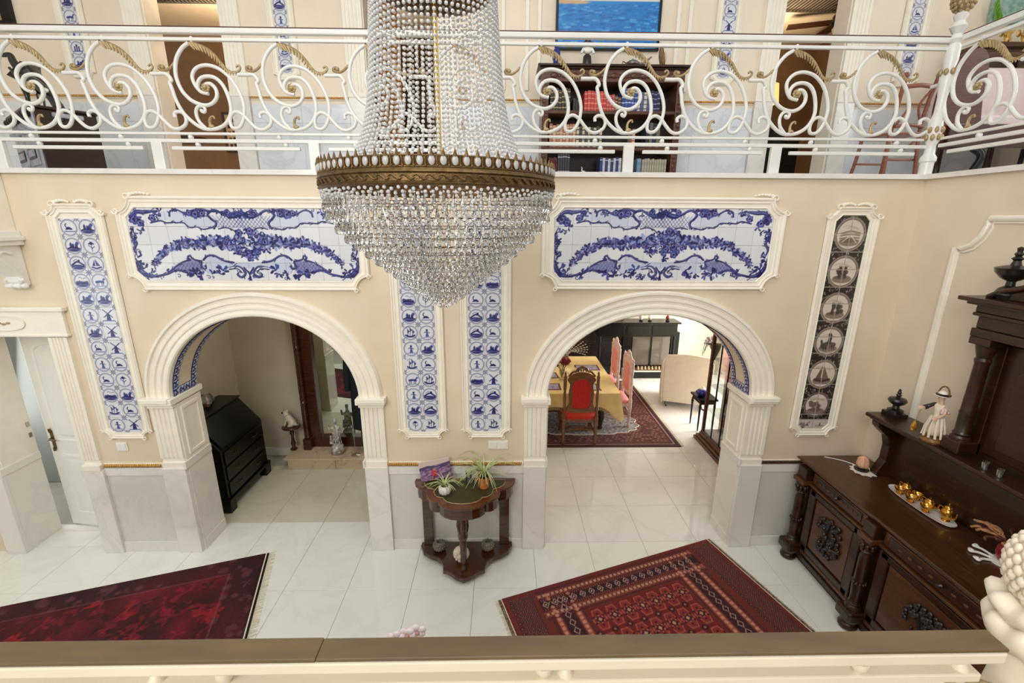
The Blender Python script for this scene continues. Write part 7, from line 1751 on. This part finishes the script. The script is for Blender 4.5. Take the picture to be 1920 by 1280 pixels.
mb.build('eyes', M['ebony'], q); MB().ball((.95, 1.589, 5.0655+.236), .004, 5, 4).build('nose', M['skinp'], q); MB().ball((.95, 1.591, 5.0655+.227), .004, 5, 4, (1.6, .6, .6)).build('mouth', M['redglaze'], q)
q = empty('oil_lamp', (1.47, 1.62, 5.0655), 'small pewter oil lamp with long spout on the bookcase top', 'lamp'); M['pewter'] = mat('pewter', (150, 140, 136), .35, .8)
MB().lathe([(.035, 0), (.04, .01), (.02, .02), (.075, .04), (.08, .06), (.05, .08), (.01, .085), (.012, .10), (.001, .108)], (1.47, 1.62, 5.0655), 14).build('bowl', M['pewter'], q, smooth=40); MB().tube(smooth_path([(1.54, 1.62, 5.115), (1.60, 1.62, 5.13), (1.68, 1.62, 5.19)], 4), lambda t: .016-.007*t, 7).build('spout', M['pewter'], q, smooth=60); MB().tube(smooth_path([(1.40, 1.62, 5.12), (1.36, 1.62, 5.14), (1.36, 1.62, 5.10), (1.40, 1.62, 5.095)], 4), .006, 6).build('handle', M['pewter'], q, smooth=60)
q = empty('bird_figurine', (1.80, 1.62, 5.0655), 'upright brown bird of prey figurine at the right of the bookcase top', 'figurine'); M['birdb'] = mat('brown_feathers', (126, 96, 62), .6, var=.4, scale=40)
MB().box(1.76, 1.84, 1.58, 1.66, 5.0655, 5.09).build('perch', M['ebony'], q, bevel=.004)
skin_body('bird_body', [(0, 0, .09, .035), (.02, .01, .05, .028), (-.01, -.005, .16, .034), (-.018, -.01, .205, .024), (-.02, -.012, .235, .022), (-.045, -.014, .228, .008), (.04, .015, .03, .014)], [(0, 1), (0, 2), (2, 3), (3, 4), (4, 5), (1, 6)], M['birdb'], q)
MB().ball((1.835, 1.62, 5.0655+.12), .03, 8, 6, (.5, .8, 2.0)).build('wing', mat('pale_feathers', (214, 196, 160), .6, var=.2, scale=40), q, smooth=60); MB().tube([(1.80, 1.62, 5.09), (1.80, 1.62, 5.13)], .012, 6).build('legs', M['gold'], q)
q = empty('figurine', (.96, 1.58, SH[0]), 'tiny white swan figurine on the bottom bookcase shelf', 'figurine')
skin_body('swan_body', [(0, 0, .022, .018), (.02, 0, .024, .013), (-.016, 0, .03, .012), (-.024, 0, .05, .007), (-.02, 0, .07, .006), (-.028, 0, .082, .008)], [(0, 1), (0, 2), (2, 3), (3, 4), (4, 5)], M['porcelain'], q); MB().ball((.932+.0, 1.58, SH[0]+.082), .006, 6, 4, (1.6, .6, .6)).build('beak', M['gold'], q)
q = empty('round_clock', (1.50, 1.58, SH[0]), 'round pale metal clock with dark dial on the bottom bookcase shelf', 'clock')
MB().lathe([(.001, -.02), (.05, -.02), (.058, -.012), (.058, .012), (.001, .015)], (1.50, 1.58, SH[0]+.062), 18, axis='Y').build('case', M['pewter'], q, smooth=30); MB().lathe([(.001, -.0225), (.044, -.0225), (.044, -.02)], (1.50, 1.58, SH[0]+.062), 18, axis='Y').build('dial', M['ebony'], q)

# left end of the gallery: carved cabinet, black bird, black cat, brown chest
M['greypaint'] = mat('pale_grey_carved_wood', (196, 196, 204), .5, rgb2=(150, 150, 162), scale=14)
cb = empty('carved_cabinet', (-4.27, .42, ZT), 'brown chest with pale grey carved front and dark scalloped edge, gallery left end', 'cabinet', rz=0.0)
u = Vector((-.80, .60, 0)); v = Vector((.62, .78, 0)); O = Vector((-4.25, .45, 0))
def quadbox(a0, a1, b0, b1, z0, z1):
    return MB().add([tuple(O+u*a+v*b+Vector((0, 0, z))) for z in (z0, z1) for b in (b0, b1) for a in (a0, a1)], [(0, 2, 3, 1), (4, 5, 7, 6), (0, 1, 5, 4), (2, 6, 7, 3), (0, 4, 6, 2), (1, 3, 7, 5)])
quadbox(0, 1.0, 0, .44, ZT, 4.36).build('carcase', M['walnut'], cb, bevel=.006); quadbox(0, 1.0, -.015, .0, ZT+.02, 4.36).build('front', M['greypaint'], cb, bevel=.004)
for a in (.06, .54): quadbox(a, a+.40, -.028, -.014, ZT+.08, 4.10).build('door', M['greypaint'], cb, bevel=.008); quadbox(a+.05, a+.35, -.034, -.027, ZT+.14, 4.04).build('door_panel', M['black'], cb); quadbox(a+.07, a+.33, -.038, -.033, ZT+.16, 4.02).build('door_field', M['greypaint'], cb)
quadbox(-.03, 1.03, -.04, .46, 4.36, 4.385).build('top', M['walnut'], cb, bevel=.01); mb = MB()
for i in range(9):
    p = O+u*(.06+.11*i)+v*(-.03); mb.ball((p.x, p.y, 4.32), .05, 8, 6, (.9, .9, .8))
mb.build('scalloped_edge', M['black'], cb, smooth=50); mb = MB()
for i in range(10):
    p = O+u*(.06+.10*i)+v*(-.03); mb.ball((p.x, p.y, 4.19+.02*(i % 2)), .028, 6, 5, (1.2, .6, .7))
mb.build('carved_frieze', M['greypaint'], cb, smooth=50); quadbox(-.03, .20, .12, .34, 4.30, 4.34).build('corner_block', M['greypaint'], cb, bevel=.01)
ht = empty('heron_figurine', (-4.62, .92, 4.40), 'dark standing bird figure on thin legs on top of the carved cabinet', 'figurine')
skin_body('bird_body', [(0, 0, .30, .10), (.06, .02, .22, .055), (-.06, 0, .38, .06), (-.12, -.02, .44, .035), (-.13, -.02, .52, .03), (-.22, -.03, .50, .012), (.12, .03, .15, .02)], [(0, 1), (0, 2), (2, 3), (3, 4), (4, 5), (1, 6)], M['ebony'], ht)
for s in (-1, 1): MB().tube([(-4.60+.02*s, .92, 4.62), (-4.58+.025*s, .92, 4.52), (-4.585+.03*s, .90, 4.41)], .009, 6).build('leg', M['mahog'], ht, smooth=60)
MB().box(-4.70, -4.48, .84, 1.0, 4.4005, 4.412).build('foot_board', M['mahog'], ht, bevel=.004)
ct_ = empty('cat_figurine', (-4.28, .62, 4.40), 'slinking black and white cat figure descending over the cabinet edge', 'figurine')
skin_body('cat_body', [(-.06, .06, .19, .05), (-.16, .09, .24, .055), (-.26, .12, .26, .05), (.05, .02, .10, .045), (.12, -.01, .03, .036), (.17, -.03, -.02, .03), (.19, -.035, -.03, .022), (.13, -.02, -.06, .016), (.15, -.02, -.13, .012), (.09, .01, -.02, .016), (.10, .0, -.09, .012), (-.26, .12, .12, .02), (-.25, .11, .03, .016), (-.34, .15, .30, .016), (-.42, .18, .38, .012)], [(0, 1), (1, 2), (0, 3), (3, 4), (4, 5), (5, 6), (4, 7), (7, 8), (4, 9), (9, 10), (2, 11), (11, 12), (2, 13), (13, 14)], M['ebony'], ct_)
MB().ball((-4.28+.06, .58, 4.40+.13), .034, 8, 6, (1.2, .5, .7)).build('white_patch', M['porcelain'], ct_, smooth=60); mb = MB()
for s in (-1, 1): mb.lathe([(.014, 0), (.001, .03)], (-4.28+.175, .585+.016*s, 4.40-.005), 6)
mb.build('ears', M['ebony'], ct_)

# rooms behind the upper doors
def ceiling_vent(x0, x1, y0, y1, lb):
    v_ = empty('ceiling_vent', ((x0+x1)/2, (y0+y1)/2, 6.42), lb, 'vent', 'ceiling vents'); MB().box(x0, x1, y0, y0+.03, 6.385, 6.42).box(x0, x1, y1-.03, y1, 6.385, 6.42).box(x0, x0+.03, y0, y1, 6.385, 6.42).box(x1-.03, x1, y0, y1, 6.385, 6.42).build('frame', M['steel'], v_)
    n = int((x1-x0)/.055); s = None
    for i in range(n):
        o = B(0, .008, y0+.03, y1-.03, 6.39, 6.415).build('slat', M['ebony'], v_, local=True) if s is None else link_mesh('slat', s, None, v_)
        if s is None: s = o.data
        o.location = (x0+.05+i*.055-v_.location.x, -v_.location.y, -v_.location.z)
ceiling_vent(-5.05, -3.9, 2.75, 3.5, 'brown slatted ceiling vent seen through the left upper door'); ceiling_vent(4.0, 5.0, 3.05, 3.5, 'grey ceiling vent seen through the right upper door')
fn = empty('ceiling_fan', (5.02, 3.45, 6.42), 'black ceiling fan with a bowl lamp behind the right upper door', 'fan')
MB().tube([(5.02, 3.45, 6.42), (5.02, 3.45, 6.34)], .02, 8).build('down_rod', M['black'], fn, smooth=60); MB().lathe([(.05, 6.36), (.13, 6.34), (.14, 6.24), (.09, 6.20)], (5.02, 3.45, 0), 18).build('motor', M['black'], fn, smooth=40)
for i in range(5):
    a = 2.80+i*2*PI/5; bl = MB().box(.14, .72, -.065, .065, -.006, .006).turn(Matrix.Translation((5.02, 3.45, 6.26)) @ Matrix.Rotation(a, 4, 'Z') @ Matrix.Rotation(.2, 4, 'X')); bl.build('blade', M['walnut'], fn, bevel=.004)
MB().lathe([(.10, 6.20), (.12, 6.17), (.09, 6.10), (.03, 6.07), (.001, 6.07)], (5.02, 3.45, 0), 16).build('lamp_bowl', mat('amber_glass', (150, 130, 96), .3), fn, smooth=50)
lp = empty('table_lamp', (3.93, 3.15, 4.55), 'lit yellow shaded lamp behind the right upper door', 'lamp'); M['shade'] = mat('glowing_shade', (250, 206, 122), .8, emit=1.1)
MB().lathe([(.14, 5.08), (.11, 5.34)], (3.93, 3.17, 0), 20, cap=False).build('lamp_shade', M['shade'], lp, smooth=60); MB().lathe([(.08, 4.56), (.08, 4.58), (.03, 4.62), (.05, 4.78), (.02, 4.95), (.012, 5.2)], (3.93, 3.17, 0), 14).build('lamp_base', M['brass'], lp, smooth=50)
lt = empty('lamp_table', (3.99, 3.0, ZT), 'dark chest carrying the yellow lamp behind the right upper door', 'table'); B(3.75, 4.4, 3.02, 3.35, ZT, 4.555).build('chest_body', M['black'], lt, bevel=.006)
for z in (3.95, 4.22): B(3.79, 4.36, 3.005, 3.02, z, z+.22).build('drawer', M['black'], lt, bevel=.006)
bch = empty('armchair', (3.62, 2.55, ZT), 'black rounded armchair back inside the right upper door', 'armchair')
bk = [(-.26, .10), (-.28, .6), (-.24, .78), (0, .84), (.24, .78), (.28, .6), (.26, .10)]
MB().prism([(3.62+a, ZT+b) for a, b in bk], 2.50, 2.62, 'XZ').build('back', M['black'], bch, bevel=.03); B(3.38, 3.86, 2.60, 3.0, 3.92, 4.20).build('seat', M['black'], bch, bevel=.03)
for x in (3.40, 3.84):
    for y in (2.54, 2.96): B(x-.02, x+.02, y-.02, y+.02, ZT, 3.93).build('leg', M['ebony'], bch)
fp_ = empty('framed_print', (-4.28, 4.88, 4.9), 'framed board with rows of small dark figures behind the left upper door', 'picture')
B(-5.05, -4.35, 4.87, 4.895, 4.62, 5.22).build('panel', M['plaster_taupe'], fp_); MB().box(-5.08, -5.04, 4.855, 4.895, 4.59, 5.25).box(-4.36, -4.32, 4.855, 4.895, 4.59, 5.25).box(-5.04, -4.36, 4.855, 4.895, 4.59, 4.63).box(-5.04, -4.36, 4.855, 4.895, 5.21, 5.25).build('frame', M['walnut'], fp_)
for j in range(5): 
    mb = MB()
    for i in range(9): mb.box(-5.0+.072*i, -4.955+.072*i, 4.862, 4.872, 4.67+.105*j, 4.72+.105*j+.008*(i % 3))
    mb.build('figure_row', M['walnut'], fp_)
ot_ = empty('side_table', (-4.9, 3.1, ZT), 'dark oval wooden table in the room behind the left upper door', 'table')
MB().prism([(-4.9+.55*math.cos(a), 3.1+.36*math.sin(a)) for a in [2*PI*i/30 for i in range(30)]], 4.50, 4.54, 'XY').build('tabletop', M['walnut'], ot_, bevel=.008); MB().lathe([(.2, 0), (.2, .03), (.05, .08), (.07, .3), (.05, .6), (.12, .70)], (-4.9, 3.1, ZT), 14).build('pedestal', M['walnut'], ot_, smooth=40)
cu = empty('curtain', (-1.75, 2.2, ZT), 'ochre curtain hanging at the side of the middle upper door, behind the chandelier', 'curtain'); L = []
for z in (ZT+.02, 4.6, 5.4, 6.4): L.append([(-1.58+.30*i/40, 2.30+.028*math.sin(i*.9)+(.02 if z < 4 else 0), z) for i in range(41)])
L2 = [[(x, y+.008, z) for x, y, z in l] for l in L]
MB().loops([a+list(reversed(b)) for a, b in zip(L, L2)], cap0=True, cap1=True).build('folds', mat('ochre_velvet', (176, 120, 40), .85, var=.1, scale=6), cu, smooth=50)
MB().tube([(-1.65, 2.30, 6.42), (-.75, 2.30, 6.42)], .014, 8).build('curtain_rod', M['brass'], cu, smooth=60)
wd = empty('wardrobe', (-1.2, 4.5, ZT), 'dark brown wardrobe seen through the middle upper door, behind the bead chains', 'wardrobe'); B(-1.9, -.5, 4.3, 4.85, ZT, 5.9).build('carcase', M['walnut'], wd, bevel=.008)
for a in (-1.86, -1.18): d = B(a, a+.64, 4.28, 4.30, ZT+.1, 5.8).build('door', M['oak'], wd, bevel=.006); B(a+.1, a+.54, 4.27, 4.282, ZT+.2, 5.7).build('door_panel', M['walnut'], d, bevel=.006)

# right end of the gallery: chair, settee, shelf with gilt cherubs, plant
wc = empty('wooden_chair', (3.96, .82, ZT), 'reddish wooden chair with crossed curved back beside the corner post', 'chair'); M['cherry'] = wood('cherry_wood', (120, 62, 38), (154, 88, 56), .35, .3)
for s in (-1, 1):
    x = 3.96+.145*s
    MB().tube(smooth_path([(x+.02*s, .60, ZT), (x, .64, ZT+.44), (x, .62, ZT+.70), (x+.01*s, .58, ZT+.92)], 5), .018, 8).build('back_post', M['cherry'], wc, smooth=60); MB().ball((x+.012*s, .578, ZT+.94), .024, 8, 6).build('finial', M['cherry'], wc, smooth=60)
    MB().tube(smooth_path([(x+.03*s, 1.06, ZT), (x+.01*s, 1.02, ZT+.22), (x, 1.0, ZT+.44)], 4), .017, 8).build('front_leg', M['cherry'], wc, smooth=60)
for z, r in ((.84, .02), (.50, .016)): MB().tube(smooth_path([(3.82, .61-.03*(z > .7), ZT+z), (3.96, .60-.03*(z > .7), ZT+z+.012), (4.10, .61-.03*(z > .7), ZT+z)], 4), r, 8).build('back_rail', M['cherry'], wc, smooth=60)
for s in (-1, 1): MB().tube(smooth_path([(3.96+.12*s, .58, ZT+.82), (3.96+.05*s, .60, ZT+.68), (3.96+.12*s, .62, ZT+.52)], 6), .011, 7).build('curved_splat', M['cherry'], wc, smooth=60)
MB().box(3.80, 4.12, .62, 1.04, ZT+.43, ZT+.455).build('seat', M['cherry'], wc, bevel=.008); mb = MB()
for y in (.64, 1.02): mb.tube([(3.81, y, ZT+.2), (4.11, y, ZT+.2)], .011, 7)
mb.build('stretcher', M['cherry'], wc, smooth=60); MB().tube(smooth_path([(3.82, .63, ZT+.40), (3.96, .63, ZT+.30), (4.10, .63, ZT+.40)], 5), .012, 7).build('seat_bow', M['cherry'], wc, smooth=60)
M['oakred'] = wood('red_brown_wood', (70, 30, 18), (96, 46, 28), .5, 0.0)
se = empty('settee', (5.2, .8, ZT), 'mahogany framed settee with pale rose upholstery at the gallery right end', 'sofa'); M['rose'] = mat('pale_rose_fabric', (226, 206, 204), .85, var=.05, scale=20, bump=.1)
MB().prism([(p.x, p.y) for p in smooth_path([(4.46, ZT+.36, 0), (4.38, ZT+.60, 0), (4.38, ZT+.90, 0), (4.46, ZT+1.14, 0), (4.62, ZT+1.24, 0), (4.72, ZT+1.22, 0), (4.78, ZT+1.10, 0), (4.80, ZT+.80, 0), (4.84, ZT+.36, 0)], 4, closed=True)], .78, .86, 'XZ').build('scrolled_end', M['oakred'], se, bevel=.012)
B(4.50, 6.1, .74, .80, ZT+.34, ZT+.56).build('seat_rail', M['mahog'], se, bevel=.01); B(4.72, 6.1, .80, 1.30, ZT+.50, ZT+.66).build('seat', M['rose'], se, bevel=.03); B(4.80, 6.1, 1.24, 1.40, ZT+.5, ZT+1.22).build('back', M['rose'], se, bevel=.04)
MB().tube(smooth_path([(4.84, 1.26, ZT+1.16), (5.1, 1.24, ZT+1.30), (5.5, 1.24, ZT+1.32), (6.05, 1.24, ZT+1.26)], 6), .035, 8).build('crest_rail', M['mahog'], se, smooth=60); MB().tube(smooth_path([(5.05, 1.22, ZT+.56), (4.98, 1.22, ZT+.75), (5.08, 1.22, ZT+.92), (5.05, 1.22, ZT+1.08)], 5), .022, 8).build('back_splat', M['mahog'], se, smooth=60)
for x in (4.82, 5.9): MB().tube(smooth_path([(x, .77, ZT+.34), (x+.05, .72, ZT+.25), (x-.02, .72, ZT+.10), (x-.10, .68, ZT+.02)], 5), lambda t: .04-.018*t, 8).build('leg', M['black'], se, smooth=60)
for x in (4.9, 6.0): MB().tube([(x, 1.36, ZT), (x, 1.36, ZT+.42)], .022, 8).build('leg', M['black'], se, smooth=60)
sh_ = empty('wall_shelf', (5.4, 1.75, 5.1), 'red brown ledge table behind the settee carrying gilt cherubs', 'shelf'); B(5.36, 6.15, 1.5, 1.88, ZT+1.50, ZT+1.55).build('ledge', M['mahog'], sh_, bevel=.008); B(5.40, 6.1, 1.55, 1.86, ZT+1.38, ZT+1.50).build('apron', M['mahog'], sh_)
for x in (5.43, 6.07): MB().lathe([(.03, 0), (.04, .2), (.028, .6), (.04, 1.2), (.035, 1.38)], (x, 1.8, ZT), 10).build('leg', M['mahog'], sh_, smooth=40)
for i, x in enumerate((5.72, 5.92)):
    q = empty('cherub_figurine', (x, 1.62, ZT+1.55), 'gilt cherub figurine on the red brown ledge, the '+('left', 'right')[i]+' one', 'figurine', 'gilt cherubs'); M['giltdoll'] = mat('bright_gilt', (214, 176, 104), .3, .7)
    skin_body('body', [(0, 0, .07, .032), (0, 0, .12, .028), (0, 0, .145, .014), (0, -.003, .175, .028), (.035, -.01, .125, .013), (.06, -.02, .15, .010), (-.035, -.01, .12, .013), (-.05, -.03, .09, .010), (.022, -.02, .04, .018), (.03, -.03, .01, .012), (-.022, -.02, .04, .018), (-.03, -.03, .01, .012)], [(0, 1), (1, 2), (2, 3), (1, 4), (4, 5), (1, 6), (6, 7), (0, 8), (8, 9), (0, 10), (10, 11)], M['giltdoll'], q)
    mb = MB()
    for s in (-1, 1): mb.ball((x+.045*s, 1.645, ZT+1.55+.13), .03, 8, 6, (1, .3, 1.3))
    mb.build('wings', M['giltdoll'], q, smooth=60)
gt = empty('glass_tank', (5.6, 1.72, ZT+1.5), 'green glass planter box with leaves at the upper right corner', 'planter'); 
B(5.70, 6.19, 1.84, 1.89, ZT+1.86, ZT+2.5).build('frosted_panel', mat('sea_green_glass', (120, 160, 150), .2, rgb2=(170, 200, 190), scale=18), gt, bevel=.006); mb = MB()
for i in range(5): mb.loops([[(5.74-.01*i, 1.80, ZT+1.87), (5.72-.02*i, 1.78, ZT+1.90+.03*i), (5.71-.015*i, 1.76, ZT+1.93+.04*i)], [(5.78-.01*i, 1.80, ZT+1.87), (5.77-.02*i, 1.775, ZT+1.90+.03*i), (5.715-.015*i, 1.76, ZT+1.935+.04*i)]], closed=False)
mb.build('leaf', mat('fresh_leaf', (110, 160, 50), .5), gt, smooth=60)
